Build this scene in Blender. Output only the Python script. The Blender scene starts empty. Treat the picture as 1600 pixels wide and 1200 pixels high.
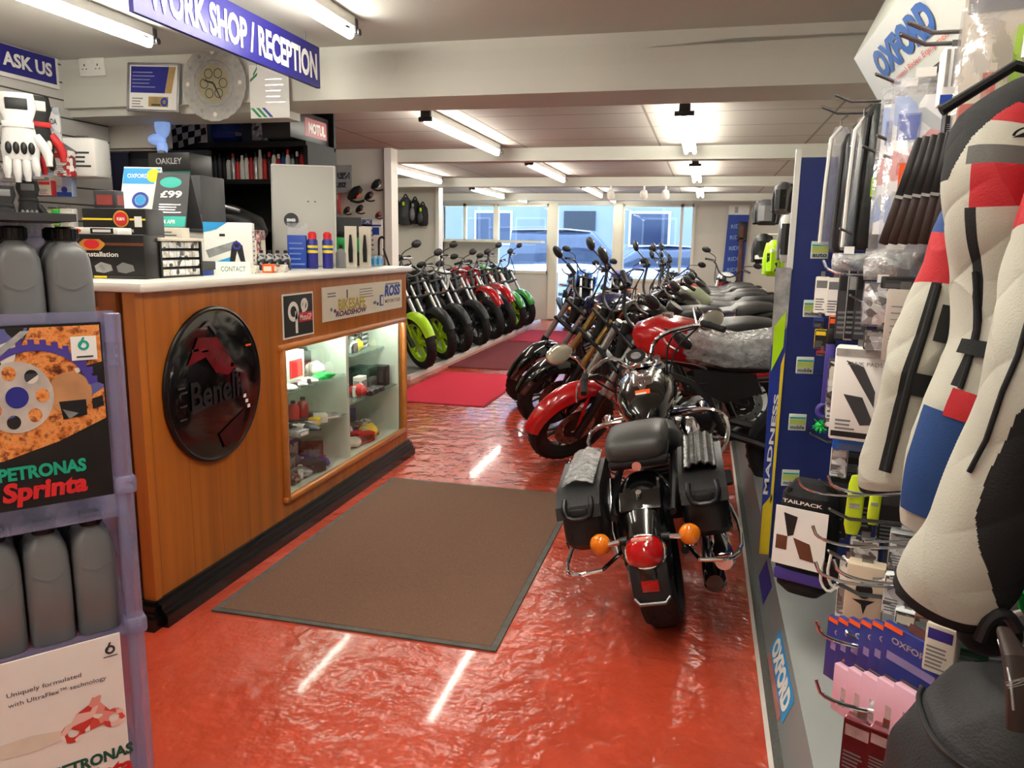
import bpy, bmesh, math, random
from mathutils import Vector as V, Matrix as M
random.seed(7)
sc=bpy.context.scene; C=sc.collection
PI=math.pi; R=math.radians
# ---------------------------------------------------------------- camera
cd=bpy.data.cameras.new('camera'); cam=bpy.data.objects.new('camera',cd); C.objects.link(cam)
cd.sensor_width=36; cd.lens=27.0; cd.clip_start=.02; cd.clip_end=120      # 1200 px focal length at 1600 px
cam.matrix_world=M.Translation((0,0,1.4))@M.Rotation(R(13.8),4,'Z')@M.Rotation(R(90-10.24),4,'X')@M.Rotation(R(.9),4,'Z')
sc.camera=cam
# ---------------------------------------------------------------- daylight and exposure
w=bpy.data.worlds.new('sky'); sc.world=w; w.use_nodes=True
bg=w.node_tree.nodes['Background']; bg.inputs[0].default_value=(.42,.64,1,1); bg.inputs[1].default_value=4.5
sc.view_settings.view_transform='Standard'; sc.view_settings.look='None'; sc.view_settings.gamma=1; sc.view_settings.exposure=.52
TUBE=38.0     # radiance of the fluorescent tubes
# ---------------------------------------------------------------- materials
def lin(c):
    return tuple((x/255/12.92 if x/255<=.04045 else ((x/255+.055)/1.055)**2.4) for x in c)
MATS={}
def mt(name,rgb,r=.5,metal=0,nz=None,bump=None,coat=0,trans=0,emit=0,ior=1.45,alpha=1,dark=.6,spec=.5,col2=None,stretch=None):
    if name in MATS: return MATS[name]
    m=bpy.data.materials.new(name); m.use_nodes=True; MATS[name]=m
    nt=m.node_tree; b=nt.nodes['Principled BSDF']; L=nt.links.new; I=b.inputs
    c=lin(rgb); I['Base Color'].default_value=(*c,1); I['Roughness'].default_value=r; I['Metallic'].default_value=metal
    I['IOR'].default_value=ior; I['Coat Weight'].default_value=coat; I['Coat Roughness'].default_value=.06; I['Transmission Weight'].default_value=trans
    I['Specular IOR Level'].default_value=spec; I['Alpha'].default_value=alpha
    if emit: I['Emission Color'].default_value=(*c,1); I['Emission Strength'].default_value=emit
    tc=None
    def coord():
        nonlocal tc
        if tc is None:
            t=nt.nodes.new('ShaderNodeTexCoord'); mp=nt.nodes.new('ShaderNodeMapping'); L(t.outputs['Object'],mp.inputs[0])
            if stretch: mp.inputs['Scale'].default_value=stretch
            tc=mp.outputs[0]
        return tc
    if nz:
        n=nt.nodes.new('ShaderNodeTexNoise'); n.inputs['Scale'].default_value=nz[0]; n.inputs['Detail'].default_value=5; L(coord(),n.inputs['Vector'])
        rp=nt.nodes.new('ShaderNodeValToRGB'); k=nz[1]
        c2=lin(col2) if col2 else tuple(x*dark for x in c)
        rp.color_ramp.elements[0].color=(*c2,1); rp.color_ramp.elements[1].color=(*c,1)
        rp.color_ramp.elements[0].position=.5-.5*(1-k)*.5-.05; rp.color_ramp.elements[1].position=.5+.5*(1-k)*.5+.05
        L(n.outputs['Fac'],rp.inputs[0]); L(rp.outputs[0],I['Base Color'])
    if bump:
        n=nt.nodes.new('ShaderNodeTexNoise'); n.inputs['Scale'].default_value=bump[0]; n.inputs['Detail'].default_value=3; L(coord(),n.inputs['Vector'])
        bp=nt.nodes.new('ShaderNodeBump'); bp.inputs['Strength'].default_value=bump[1]; bp.inputs['Distance'].default_value=bump[2] if len(bump)>2 else .01
        L(n.outputs['Fac'],bp.inputs['Height']); L(bp.outputs[0],I['Normal'])
    return m
def mt_print(name,cols,scale,r=.4,seed=0,kind='voronoi',stretch=None):
    """a busy printed picture: patches of the given colours"""
    if name in MATS: return MATS[name]
    m=mt(name,cols[0],r); nt=m.node_tree; L=nt.links.new; b=nt.nodes['Principled BSDF']
    t=nt.nodes.new('ShaderNodeTexCoord'); mp=nt.nodes.new('ShaderNodeMapping'); mp.inputs['Location'].default_value=(seed*3.1,seed*1.7,seed)
    if stretch: mp.inputs['Scale'].default_value=stretch
    L(t.outputs['Object'],mp.inputs[0])
    if kind=='voronoi':
        n=nt.nodes.new('ShaderNodeTexVoronoi'); n.inputs['Scale'].default_value=scale; L(mp.outputs[0],n.inputs['Vector'])
        s=nt.nodes.new('ShaderNodeSeparateColor'); L(n.outputs['Color'],s.inputs[0]); f=s.outputs[0]; lo,hi=0,1
    else:
        n=nt.nodes.new('ShaderNodeTexNoise'); n.inputs['Scale'].default_value=scale; n.inputs['Detail'].default_value=6; n.inputs['Roughness'].default_value=.65; L(mp.outputs[0],n.inputs['Vector'])
        f=n.outputs['Fac']; lo,hi=.3,.7
    rp=nt.nodes.new('ShaderNodeValToRGB'); rp.color_ramp.interpolation='CONSTANT' if kind=='voronoi' else 'LINEAR'
    e=rp.color_ramp.elements
    while len(e)<len(cols): e.new(.5)
    for i,cc in enumerate(cols):
        e[i].position=lo+(hi-lo)*i/(len(cols) if kind=='voronoi' else max(1,len(cols)-1)); e[i].color=(*lin(cc),1)
    L(f,rp.inputs[0]); L(rp.outputs[0],b.inputs['Base Color'])
    return m
def grid_lines(m,axis,period,width,rgb,offset=0):
    """thin regular joint lines across a panelled surface"""
    nt=m.node_tree; L=nt.links.new; b=nt.nodes['Principled BSDF']
    t=nt.nodes.new('ShaderNodeTexCoord'); s=nt.nodes.new('ShaderNodeSeparateXYZ'); L(t.outputs['Object'],s.inputs[0])
    fac=None
    for ax,pd,off in zip(axis,period,offset if isinstance(offset,tuple) else (0,)*len(axis)):
        a=nt.nodes.new('ShaderNodeMath'); a.operation='ADD'; a.inputs[1].default_value=off+100*pd; L(s.outputs['XYZ'.index(ax)],a.inputs[0])
        d=nt.nodes.new('ShaderNodeMath'); d.operation='MODULO'; d.inputs[1].default_value=pd; L(a.outputs[0],d.inputs[0])
        k=nt.nodes.new('ShaderNodeMath'); k.operation='LESS_THAN'; k.inputs[1].default_value=width; L(d.outputs[0],k.inputs[0])
        if fac is None: fac=k.outputs[0]
        else:
            x=nt.nodes.new('ShaderNodeMath'); x.operation='MAXIMUM'; L(fac,x.inputs[0]); L(k.outputs[0],x.inputs[1]); fac=x.outputs[0]
    mx=nt.nodes.new('ShaderNodeMix'); mx.data_type='RGBA'; L(fac,mx.inputs[0])
    ln=b.inputs['Base Color'].links
    if ln: L(ln[0].from_socket,mx.inputs[6])
    else: mx.inputs[6].default_value=b.inputs['Base Color'].default_value
    mx.inputs[7].default_value=(*lin(rgb),1); L(mx.outputs[2],b.inputs['Base Color'])
    return m
# ---------------------------------------------------------------- geometry builder
def frame(o,x,y):
    """4x4 frame with origin o, x along x, y along (roughly) y, z the normal"""
    x=V(x).normalized(); z=x.cross(V(y)).normalized(); y=z.cross(x)
    return M(((x.x,y.x,z.x,o[0]),(x.y,y.y,z.y,o[1]),(x.z,y.z,z.z,o[2]),(0,0,0,1)))
TXT={}
def text_mesh(s,bold):
    k=(s,bold)
    if k not in TXT:
        cu=bpy.data.curves.new('t','FONT'); cu.body=s; cu.size=1; cu.offset=bold; cu.resolution_u=3
        o=bpy.data.objects.new('t',cu); C.objects.link(o)
        dg=bpy.context.evaluated_depsgraph_get(); me=o.evaluated_get(dg).to_mesh()
        vs=[v.co.copy() for v in me.vertices]; fs=[tuple(p.vertices) for p in me.polygons]
        o.evaluated_get(dg).to_mesh_clear(); bpy.data.objects.remove(o); bpy.data.curves.remove(cu)
        x0=min(v.x for v in vs); x1=max(v.x for v in vs); y0=min(v.y for v in vs); y1=max(v.y for v in vs)
        vs=[((v.x-x0)/(x1-x0)-.5,(v.y-y0)/(y1-y0)-.5) for v in vs]
        TXT[k]=(vs,fs)
    return TXT[k]
class G:
    def __init__(s,m=None): s.v=[]; s.f=[]; s.mi=[]; s.ms=[]; s.m=m; s.X=None
    def _m(s,m):
        m=m or s.m
        if m not in s.ms: s.ms.append(m)
        return s.ms.index(m)
    def add(s,vs,fs,m=None):
        b=len(s.v); k=s._m(m)
        for v in vs:
            v=V(v); s.v.append(s.X@v if s.X else v)
        for f in fs: s.f.append(tuple(b+i for i in f)); s.mi.append(k)
        return s
    def box(s,c,d,m=None,rot=None,bev=0,taper=1):
        x,y,z=d[0]/2,d[1]/2,d[2]/2; c=V(c); q=rot or M.Identity(3); q=q.to_3x3()
        b=min(bev,x*.98,y*.98,z*.98)
        if b<=0:
            vs=[V((sx*x*(taper if sz>0 else 1),sy*y*(taper if sz>0 else 1),sz*z)) for sz in(-1,1) for sy in(-1,1) for sx in(-1,1)]
            fs=[(0,2,3,1),(4,5,7,6),(0,1,5,4),(2,6,7,3),(0,4,6,2),(1,3,7,5)]
            return s.add([c+q@v for v in vs],fs,m)
        rings=[]
        for zz,ins in((-z,b),(-z+b*.3,b*.3),(-z+b,0),(z-b,0),(z-b*.3,b*.3),(z,b)):
            ring=[]; k=taper if zz>0 else 1
            for (cx,cy,a0) in((1,1,0),(-1,1,1),(-1,-1,2),(1,-1,3)):
                for j in range(3):
                    a=(a0+j/2)*PI/2; rr=b-ins if ins<b else 0
                    ring.append(V(((cx*(x-b)+math.cos(a)*rr)*k,(cy*(y-b)+math.sin(a)*rr)*k,zz)))
            rings.append([c+q@v for v in ring])
        return s.rings(rings,m)
    def rings(s,rings,m=None,cap=True,closed=True,loop=False):
        n=len(rings[0]); vs=[v for r in rings for v in r]; fs=[]
        for i in range(len(rings) if loop else len(rings)-1):
            i2=(i+1)%len(rings)
            for j in range(n if closed else n-1):
                k=(j+1)%n; fs.append((i*n+j,i*n+k,i2*n+k,i2*n+j))
        if cap and closed and not loop: fs.append(tuple(range(n-1,-1,-1))); fs.append(tuple((len(rings)-1)*n+j for j in range(n)))
        return s.add(vs,fs,m)
    def tube(s,pts,r,m=None,n=8,loop=False,cap=True,smooth=0):
        P=[V(p) for p in pts]
        if smooth and len(P)>2:
            for _ in range(smooth):
                q=[] if loop else [P[0]]
                N=len(P)
                for i in range(N if loop else N-1):
                    a,b=P[i],P[(i+1)%N]; q+= [a.lerp(b,.25),a.lerp(b,.75)]
                if not loop: q.append(P[-1])
                P=q
        if not isinstance(r,(list,tuple)): r=[r]*len(P)
        elif len(r)!=len(P): r=[r[0]+(r[-1]-r[0])*i/(len(P)-1) if len(r)==2 else r[min(len(r)-1,int(i*len(r)/len(P)))] for i in range(len(P))]
        rg=[]; up=None
        for i,p in enumerate(P):
            a=P[i-1] if (i>0 or loop) else p; b=P[(i+1)%len(P)] if (i<len(P)-1 or loop) else p
            d=(b-a)
            if d.length<1e-9: d=V((0,0,1))
            d.normalize()
            if up is None: up=V((0,0,1)) if abs(d.z)<.9 else V((1,0,0))
            u=up-d*up.dot(d)
            if u.length<1e-6: u=d.orthogonal()
            u.normalize(); up=u; w=d.cross(u)
            rg.append([p+(u*math.cos(2*PI*k/n)+w*math.sin(2*PI*k/n))*r[i] for k in range(n)])
        return s.rings(rg,m,cap=cap,loop=loop)
    def cyl(s,a,b,r,m=None,n=16,r2=None): return s.tube([a,b],[r,r2 if r2 is not None else r],m,n)
    def lathe(s,prof,m=None,n=20,F=None,cap=True):
        F=F or M.Identity(4)
        return s.rings([[F@V((r*math.cos(2*PI*k/n),r*math.sin(2*PI*k/n),z)) for k in range(n)] for r,z in prof],m,cap=cap)
    def torus(s,F,R0,r,m=None,n=28,k=10,sq=1):
        return s.rings([[F@V(((R0+r*math.cos(2*PI*j/k))*math.cos(2*PI*i/n),(R0+r*math.cos(2*PI*j/k))*math.sin(2*PI*i/n),r*sq*math.sin(2*PI*j/k))) for j in range(k)] for i in range(n)],m,loop=True)
    def ell(s,c,rx,ry,rz,m=None,nu=14,nv=8,rot=None):
        q=(rot or M.Identity(3)).to_3x3(); c=V(c); rg=[]
        for i in range(nv+1):
            a=-PI/2+PI*i/nv; a=max(-PI/2+.05,min(PI/2-.05,a))
            rg.append([c+q@V((rx*math.cos(a)*math.cos(2*PI*k/nu),ry*math.cos(a)*math.sin(2*PI*k/nu),rz*math.sin(a))) for k in range(nu)])
        return s.rings(rg,m)
    def sec(s,c,u,v,a,b,e=2.5,n=16,ph=0):
        c=V(c);u=V(u);v=V(v);o=[]
        for k in range(n):
            t=2*PI*k/n+ph; ct,st=math.cos(t),math.sin(t)
            o.append(c+u*(a*math.copysign(abs(ct)**(2/e),ct))+v*(b*math.copysign(abs(st)**(2/e),st)))
        return o
    def loft(s,secs,m=None,e=2.5,n=16,cap=True,u=(0,1,0)):
        """secs: (centre, half width, half height[, tilt of the ring about u]); path in the plane across u"""
        rg=[]; P=[V(q[0]) for q in secs]; u=V(u)
        for i,q in enumerate(secs):
            d=(P[min(i+1,len(P)-1)]-P[max(i-1,0)]); d.normalize()
            v=u.cross(d)
            if v.length<1e-5: v=V((0,0,1))
            v.normalize(); uu=d.cross(v).normalized()
            rg.append(s.sec(P[i],uu,-v,q[1],q[2],q[3] if len(q)>3 else e,n))
        return s.rings(rg,m,cap=cap)
    def prism(s,F,pts,d,m=None,z0=0):
        """polygon in frame F pulled along its normal by d"""
        n=len(pts); vs=[F@V((x,y,z0)) for x,y in pts]+[F@V((x,y,z0+d)) for x,y in pts]
        fs=[tuple(range(n-1,-1,-1)),tuple(range(n,2*n))]+[(i,(i+1)%n,n+(i+1)%n,n+i) for i in range(n)]
        return s.add(vs,fs,m)
    def poly(s,F,pts,m=None,z=.001):
        return s.add([F@V((x,y,z)) for x,y in pts],[tuple(range(len(pts)))],m)
    def rect(s,F,x0,y0,x1,y1,m=None,z=.001): return s.poly(F,[(x0,y0),(x1,y0),(x1,y1),(x0,y1)],m,z)
    def disc(s,F,x,y,rx,ry=None,m=None,z=.001,n=28):
        ry=ry or rx; return s.poly(F,[(x+rx*math.cos(2*PI*k/n),y+ry*math.sin(2*PI*k/n)) for k in range(n)],m,z)
    def ring(s,F,x,y,r0,r1,m=None,z=.001,n=28,ry=1,a0=0,a1=2*PI):
        vs=[];fs=[]
        for k in range(n+1):
            a=a0+(a1-a0)*k/n
            for r in(r0,r1): vs.append(F@V((x+r*math.cos(a),y+r*ry*math.sin(a),z)))
        for k in range(n): fs.append((2*k,2*k+1,2*k+3,2*k+2))
        return s.add(vs,fs,m)
    def text(s,F,x,y,w,h,t,m=None,z=.0015,bold=.02,shear=0,rot=0):
        vs,fs=text_mesh(t,bold); o=[]; cr,sr=math.cos(rot),math.sin(rot)
        for a,b in vs:
            px=a*w+shear*b*h; py=b*h; o.append(F@V((x+px*cr-py*sr,y+px*sr+py*cr,z)))
        return s.add(o,fs,m)
    def lines(s,F,x0,y0,x1,y1,n,m,z=.0015,fill=.45,rag=.35,seed=1):
        """rows of small print as thin bars"""
        rnd=random.Random(seed); h=(y1-y0)/n
        for i in range(n):
            s.rect(F,x0,y0+i*h,x0+(x1-x0)*(1-rag*rnd.random()),y0+i*h+h*fill,m,z)
        return s
    def sheet(s,fn,nu,nv,m=None,thick=0):
        """a surface fn(u,v); with thickness it is closed along the normal"""
        P=[[V(fn(i/nu,j/nv)) for j in range(nv+1)] for i in range(nu+1)]
        vs=[p for r in P for p in r]; fs=[(i*(nv+1)+j,(i+1)*(nv+1)+j,(i+1)*(nv+1)+j+1,i*(nv+1)+j+1) for i in range(nu) for j in range(nv)]
        if thick:
            N=len(vs); W=nv+1; out=[]
            for i in range(nu+1):
                for j in range(nv+1):
                    a=P[min(i+1,nu)][j]-P[max(i-1,0)][j]; b=P[i][min(j+1,nv)]-P[i][max(j-1,0)]; nn=a.cross(b)
                    nn=nn.normalized() if nn.length>1e-12 else V((0,0,1)); out.append(P[i][j]-nn*thick)
            fs2=[tuple(N+k for k in reversed(f)) for f in fs]; rim=[i*W for i in range(nu+1)]+[nu*W+j for j in range(1,W)]+[i*W+nv for i in range(nu-1,-1,-1)]+[j for j in range(nv-1,0,-1)]
            fs=fs+fs2+[(rim[k],N+rim[k],N+rim[(k+1)%len(rim)],rim[(k+1)%len(rim)]) for k in range(len(rim))]; vs=vs+out
        return s.add(vs,fs,m)
    def build(s,name,parent=None,ang=38,label=None,**kw):
        me=bpy.data.meshes.new(name); me.from_pydata(s.v,[],s.f)
        for m in s.ms: me.materials.append(m)
        me.polygons.foreach_set('material_index',s.mi); me.polygons.foreach_set('use_smooth',[True]*len(s.f))
        bm=bmesh.new(); bm.from_mesh(me); bmesh.ops.recalc_face_normals(bm,faces=bm.faces) if not kw.get('keep') else None; bm.to_mesh(me); bm.free()
        me.set_sharp_from_angle(angle=R(ang)); me.update()
        o=bpy.data.objects.new(name,me); C.objects.link(o)
        if parent: o.parent=parent
        if label: o['label']=label
        return o
def tag(o,label,cat,group=None,kind=None):
    o['label']=label; o['category']=cat
    if group: o['group']=group
    if kind: o['kind']=kind
    return o
def thing(name,label,cat,loc=(0,0,0),rz=0,group=None,rot=None):
    o=bpy.data.objects.new(name,None); C.objects.link(o); o.location=loc; o.rotation_euler=rot or (0,0,rz); o.empty_display_size=.05
    return tag(o,label,cat,group)
def struct(g,name,ang=30):
    o=g.build(name,ang=ang); o['kind']='structure'; return o
def kids(o): return [c for c in KID.get(o.name,[])]
KID={}
def dup(o,loc=None,rz=None,label=None,rot=None):
    """a copy of a thing with copies of its parts and sub-parts"""
    src=[x for x in bpy.data.objects]
    def cp(a,par):
        c=a.copy(); C.objects.link(c)
        if par: c.parent=par
        for ch in src:
            if ch.parent==a: cp(ch,c)
        return c
    c=cp(o,None)
    if loc is not None: c.location=loc
    if rz is not None: c.rotation_euler=(c.rotation_euler[0],c.rotation_euler[1],rz)
    if rot is not None: c.rotation_euler=rot
    if label: c['label']=label
    return c
def rotz(a): return M.Rotation(a,3,'Z')
def roty(a): return M.Rotation(a,3,'Y')
def rotx(a): return M.Rotation(a,3,'X')
# common materials
BLK=mt('black_plastic',(22,22,24),.45,bump=(60,.05)); BLKG=mt('gloss_black_paint',(8,8,9),.12,coat=1); BLKM=mt('matt_black_fabric',(24,24,26),.85,nz=(40,.3),bump=(180,.3,.002))
RUB=mt('tyre_rubber',(20,20,21),.7,bump=(90,.2,.003)); CHR=mt('chrome',(225,225,228),.08,1); STL=mt('brushed_steel',(150,150,152),.3,1,nz=(30,.4),dark=.75); DSTL=mt('dark_cast_metal',(58,58,60),.38,.8,nz=(25,.4)); ALU=mt('cast_aluminium',(185,185,186),.35,.9,nz=(20,.4),dark=.8)
WHT=mt('white_paint',(236,234,226),.45,nz=(6,.4),dark=.95); WHTP=mt('white_card',(240,239,234),.5,nz=(9,.4),dark=.95); GRY=mt('grey_plastic',(120,120,122),.5,nz=(12,.4),dark=.85); DGRY=mt('dark_grey_plastic',(60,60,63),.5,nz=(12,.4),dark=.8)
RED=mt('red_paint',(188,14,20),.2,coat=1,nz=(3,.5),dark=.85); REDM=mt('red_print',(206,36,40),.5,nz=(9,.4),dark=.9); BLU=mt('blue_print',(28,66,160),.45,nz=(9,.4),dark=.88); NAVY=mt('navy_print',(44,46,136),.4,nz=(5,.4),dark=.9); LIME=mt('lime_paint',(176,226,20),.35,nz=(7,.4),dark=.88); ORG=mt('orange_tag',(240,92,24),.5,nz=(9,.4),dark=.9); YEL=mt('yellow_print',(236,206,40),.5,nz=(9,.4),dark=.9); GRN=mt('green_plastic',(24,190,84),.4,nz=(9,.4),dark=.85); TEAL=mt('teal_print',(24,166,150),.45,nz=(9,.4),dark=.9); CYAN=mt('cyan_print',(40,150,214),.45,nz=(9,.4),dark=.9); CRM=mt('cream_card',(222,214,196),.55,nz=(9,.4),dark=.93); PUR=mt('purple_plastic',(74,62,150),.4,nz=(9,.4),dark=.85); BRN=mt('brown_print',(110,62,40),.5,nz=(9,.4))
CLR=mt('clear_polythene',(245,246,250),.12,trans=.75,alpha=.42,bump=(26,.5,.01)); GLASS=mt('clear_glass',(255,255,255),.02,trans=1,alpha=.12,nz=None); CRINK=mt('crumpled_clear_wrap',(232,232,232),.14,bump=(45,1,.02),trans=.35,alpha=.75,nz=(25,.2),dark=.35)

# ================================================================ ROOM
FLOOR=mt('red_floor_paint',(188,70,46),.22,nz=(2.2,.45),dark=.82,bump=(10,.55,.03),coat=.35,spec=.6)
n=FLOOR.node_tree; tc=[x for x in n.nodes if x.type=='MAPPING'][0]
WALLM=mt('cream_wall_paint',(216,212,200),.7,nz=(2,.4),dark=.93); CEIL=mt('cream_ceiling_paint',(204,204,196),.75,nz=(1.2,.4),dark=.94)
CEILB=mt('ceiling_boards',(178,173,165),.7,nz=(1.5,.4),dark=.92); grid_lines(CEILB,'XY',(1.2,.61),.018,(120,112,104),(.45,.1))
BEAM=mt('beam_paint',(212,212,202),.65,nz=(1.4,.4),dark=.94)
SLAT=mt('slatwall_board',(205,202,196),.5,nz=(3,.4),dark=.95); grid_lines(SLAT,'Z',(.1,),.009,(70,66,62))
GREYF=mt('grey_ramp_paint',(150,152,150),.45,nz=(5,.4),dark=.85,bump=(30,.1))
struct(G(FLOOR).box((-2,6,-.05),(8,17,.1)),'floor')
struct(G(CEIL).box((-1.15,.75,2.48),(5.3,6.6,.1)),'ceiling')
struct(G(CEILB).box((-2,9.25,2.33),(6.9,10.5,.1)),'ceiling_back')
b=G(BEAM); b.box((-1.15,4.2,2.31),(5.3,.4,.3)); b.box((-3.1,4.22,2.145),(1.35,.36,.06)); struct(b,'trim_1')
for i,(y,z0) in enumerate(((7.2,2.165),(10.25,2.165),(13.3,2.165))):
    struct(G(BEAM).box((-2,y,(z0+2.3)/2),(6.9,.16,2.3-z0)),'trim_%d'%(i+2))
struct(G(WALLM).box((1.45,6,1.2),(.1,17,2.6)),'wall_right')
struct(G(WALLM).box((-2,-2.45,1.2),(8,.1,2.6)),'wall_back')
struct(G(SLAT).box((-3.8,.97,1.2),(.1,6.75,2.6)),'wall_left')
struct(G(WALLM).box((-5.45,9.3,1.2),(.1,10.6,2.6)),'wall_far_left')
struct(G(WALLM).box((-4.6,4.3,1.05),(1.6,.1,2.2)),'wall_return')
p=G(WALLM); p.box((-4.17,7.08,1.14),(2.46,.1,2.3)); p.box((-2.95,7.05,1.14),(.07,.16,2.3),WHT); p.box((-3.65,7.02,1.13),(.04,.04,2.28),WHT); struct(p,'wall_partition')
p=G(WALLM); p.box((-4.35,11.08,1.14),(.96,.12,2.3)); p.box((-3.87,11.06,1.14),(.05,.18,2.3),WHT); p.box((-4.66,11.01,1.14),(.05,.06,2.3),WHT); struct(p,'wall_pier')
# shopfront
f=G(WALLM); f.box((-5.2,14.55,1.14),(.45,.1,2.3)); f.box((.6,14.55,1.14),(1.65,.1,2.3)); f.box((-2.4,14.55,2.22),(6.2,.14,.14)); f.box((-4.55,14.55,.74),(1.3,.1,1.48)); f.box((-3.3,14.55,.45),(1.2,.1,.9)); f.box((-.9,14.55,.4),(1.4,.1,.8)); struct(f,'wall_front')
FR=mt('cream_window_frame',(232,228,208),.45,nz=(4,.4),dark=.95)
def window(n,x0,x1,z0,z1,mull=()):
    g=G(FR); t=.05
    for x in(x0,x1)+tuple(mull): g.box((x,14.53,(z0+z1)/2),(t,.1,z1-z0+t))
    for z in(z0,z1): g.box(((x0+x1)/2,14.53,z),(x1-x0,.1,t))
    r=struct(g,'window_%d'%n)
    p=G(GLASS).box(((x0+x1)/2,14.53,(z0+z1)/2),(x1-x0-t,.006,z1-z0-t)).build('pane',r)
window(1,-5.0,-3.95,1.48,2.15,(-4.55,)); window(2,-3.9,-2.9,.9,2.15); window(3,-1.5,-.24,.8,2.15,(-.45,))
b=G(FR); b.box((-2.8,14.53,1.1),(.16,.14,2.16)); b.box((-1.6,14.53,1.1),(.17,.14,2.16)); struct(b,'door_1')
b=G(FR); b.box((-4.4,14.25,1.47),(2.9,.4,.04)); struct(b,'trim_5')
# ramp on the left, plinth on the right
WEDGE=mt('white_edge_strip',(212,208,202),.5,nz=(6,.4),dark=.9)
r=G(GREYF); r.box((-4.2,10.7,.02),(2.45,6.6,.04)); r.box((-2.93,10.7,.022),(.05,6.6,.044),WEDGE); struct(r,'trim_6')
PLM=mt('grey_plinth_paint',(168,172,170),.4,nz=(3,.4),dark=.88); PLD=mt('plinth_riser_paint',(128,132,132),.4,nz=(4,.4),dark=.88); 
pl=G(PLM); F=frame((0,-1,0),(0,1,0),(0,0,1))
L=6.0
def plinth():
    g=G(PLM); yA,yB=-1.2,7.6
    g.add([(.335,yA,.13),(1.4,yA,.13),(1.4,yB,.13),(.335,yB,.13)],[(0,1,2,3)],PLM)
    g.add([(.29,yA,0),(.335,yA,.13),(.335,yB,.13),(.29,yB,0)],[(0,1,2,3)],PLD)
    g.add([(.29,yA,0),(.29,yB,0),(.262,yB,.012),(.262,yA,.012)],[(0,1,2,3)],mt('grey_carpet_edge',(104,104,100),.9,nz=(120,.2)))
    g.add([(.262,yA,.012),(.262,yB,.012),(.25,yB,0),(.25,yA,0)],[(0,1,2,3)],WEDGE)
    g.box((.87,1.72,.131),(1.06,.006,.002),DGRY)
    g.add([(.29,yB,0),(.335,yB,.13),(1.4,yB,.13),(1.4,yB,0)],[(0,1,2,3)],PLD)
    return struct(g,'trim_7')
plinth()
# outside the shop: street, house front
ST=mt('pale_street_asphalt',(180,180,178),.8,nz=(8,.4)); struct(G(ST).box((-3,24.6,-.06),(40,20,.1)),'street')
HB=mt('grey_house_render',(150,154,166),.8,nz=(1.5,.4),dark=.9); h=G(HB); h.box((-4,27.2,3),(30,.4,6.2)); 
for x in(-10,-7.4,-1.9,.9,3.6): h.box((x,26.98,2.0),(1.4,.06,1.2),WHT); h.box((x,26.94,2.0),(1.24,.04,1.04),mt('dark_window_glass',(44,52,74),.1))
h.box((-4.3,26.97,1.3),(1.1,.08,2.6),DGRY); struct(h,'wall_house_opposite')
def car(label,loc,rz,paint,van=False):
    t=thing('car' if not van else 'van',label,'car' if not van else 'van',loc,rz); g=G(paint); H=.62 if not van else .8
    g.loft([((-2.1,0,.55),.7,.2),((-2.0,0,.6),.84,.3),((0,0,.62),.88,.34),((1.7,0,.58),.84,.28),((2.1,0,.5),.68,.18)],n=24,e=4); g.build('body',t,ang=60)
    g=G(mt('car_window_glass',(60,70,92),.06,coat=1,nz=(3,.4))); g.loft([((-1.7 if not van else -2.0,0,.9),.7,.1),((-1.1 if not van else -1.9,0,1.12 if not van else 1.3),.68,.3 if not van else .55),((.3,0,1.14 if not van else 1.3),.68,.3 if not van else .55),((1.1,0,.92),.66,.1)],n=20,e=4); g.build('cabin_glass',t,ang=60)
    g=G(paint); g.loft([((-1.2 if not van else -2.0,0,1.42 if not van else 1.85),.55,.03),((-.4,0,1.46 if not van else 1.88),.6,.03),((.3,0,1.42 if not van else 1.82),.55,.03)],n=16,e=3); g.build('roof',t)
    for x in(-1.3,1.3):
        for s in(-1,1): g=G(RUB); g.lathe([(.2,-.09),(.31,-.08),(.32,0),(.31,.08),(.2,.09)],n=24,F=M.Translation((x,s*.78,.32))@M.Rotation(R(90),4,'X')); w_=g.build('wheel',t); G(ALU).lathe([(.02,.07),(.2,.06),(.2,-.06),(.02,-.07)],n=20,F=M.Translation((x,s*.78,.32))@M.Rotation(R(90),4,'X')).build('hub',w_)
    return t
car('pale violet car parked across the street, seen through the right shop window',(-.6,20.5,-.01),R(8),mt('pale_violet_paint',(190,186,226),.2,coat=1,nz=(3,.4),dark=.95)); car('white van parked across the street, seen through the open shop door',(-3.5,22.5,-.01),R(2),mt('white_van_paint',(240,240,244),.2,coat=1,nz=(3,.4),dark=.97),True)
# ---------------------------------------------------------------- mats
def floor_mat(name,label,x0,x1,y0,y1,m,rim,z=.008):
    t=thing(name,label,'mat',((x0+x1)/2,(y0+y1)/2,0))
    w,d=x1-x0,y1-y0
    G(m).box((0,0,z/2),(w-.05,d-.05,z)).build('pile',t)
    g=G(rim); 
    for sx in(-1,1): g.box((sx*(w/2-.0125),0,z*.4),(.025,d,z*.8)); g.box((0,sx*(d/2-.0125),z*.4),(w-.05,.025,z*.8))
    g.build('border',t)
    return t
BM=mt('brown_mat_pile',(122,88,70),.95,nz=(160,.15),dark=.62,bump=(260,.6,.004)); 
floor_mat('door_mat','large brown ribbed mat with grey rubber border beside the wooden counter','mat' and -1.76,-.63,2.39,4.17,BM,mt('grey_rubber_border',(92,90,84),.7,nz=(20,.4)))
floor_mat('carpet_mat','bright pink red carpet mat lying past the end of the counter',-2.76,-1.80,6.33,8.03,mt('pink_red_pile',(206,30,60),.95,nz=(90,.3),dark=.85,bump=(200,.4,.003)),mt('pink_red_edge',(180,24,50),.9,nz=(30,.3)))
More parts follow.
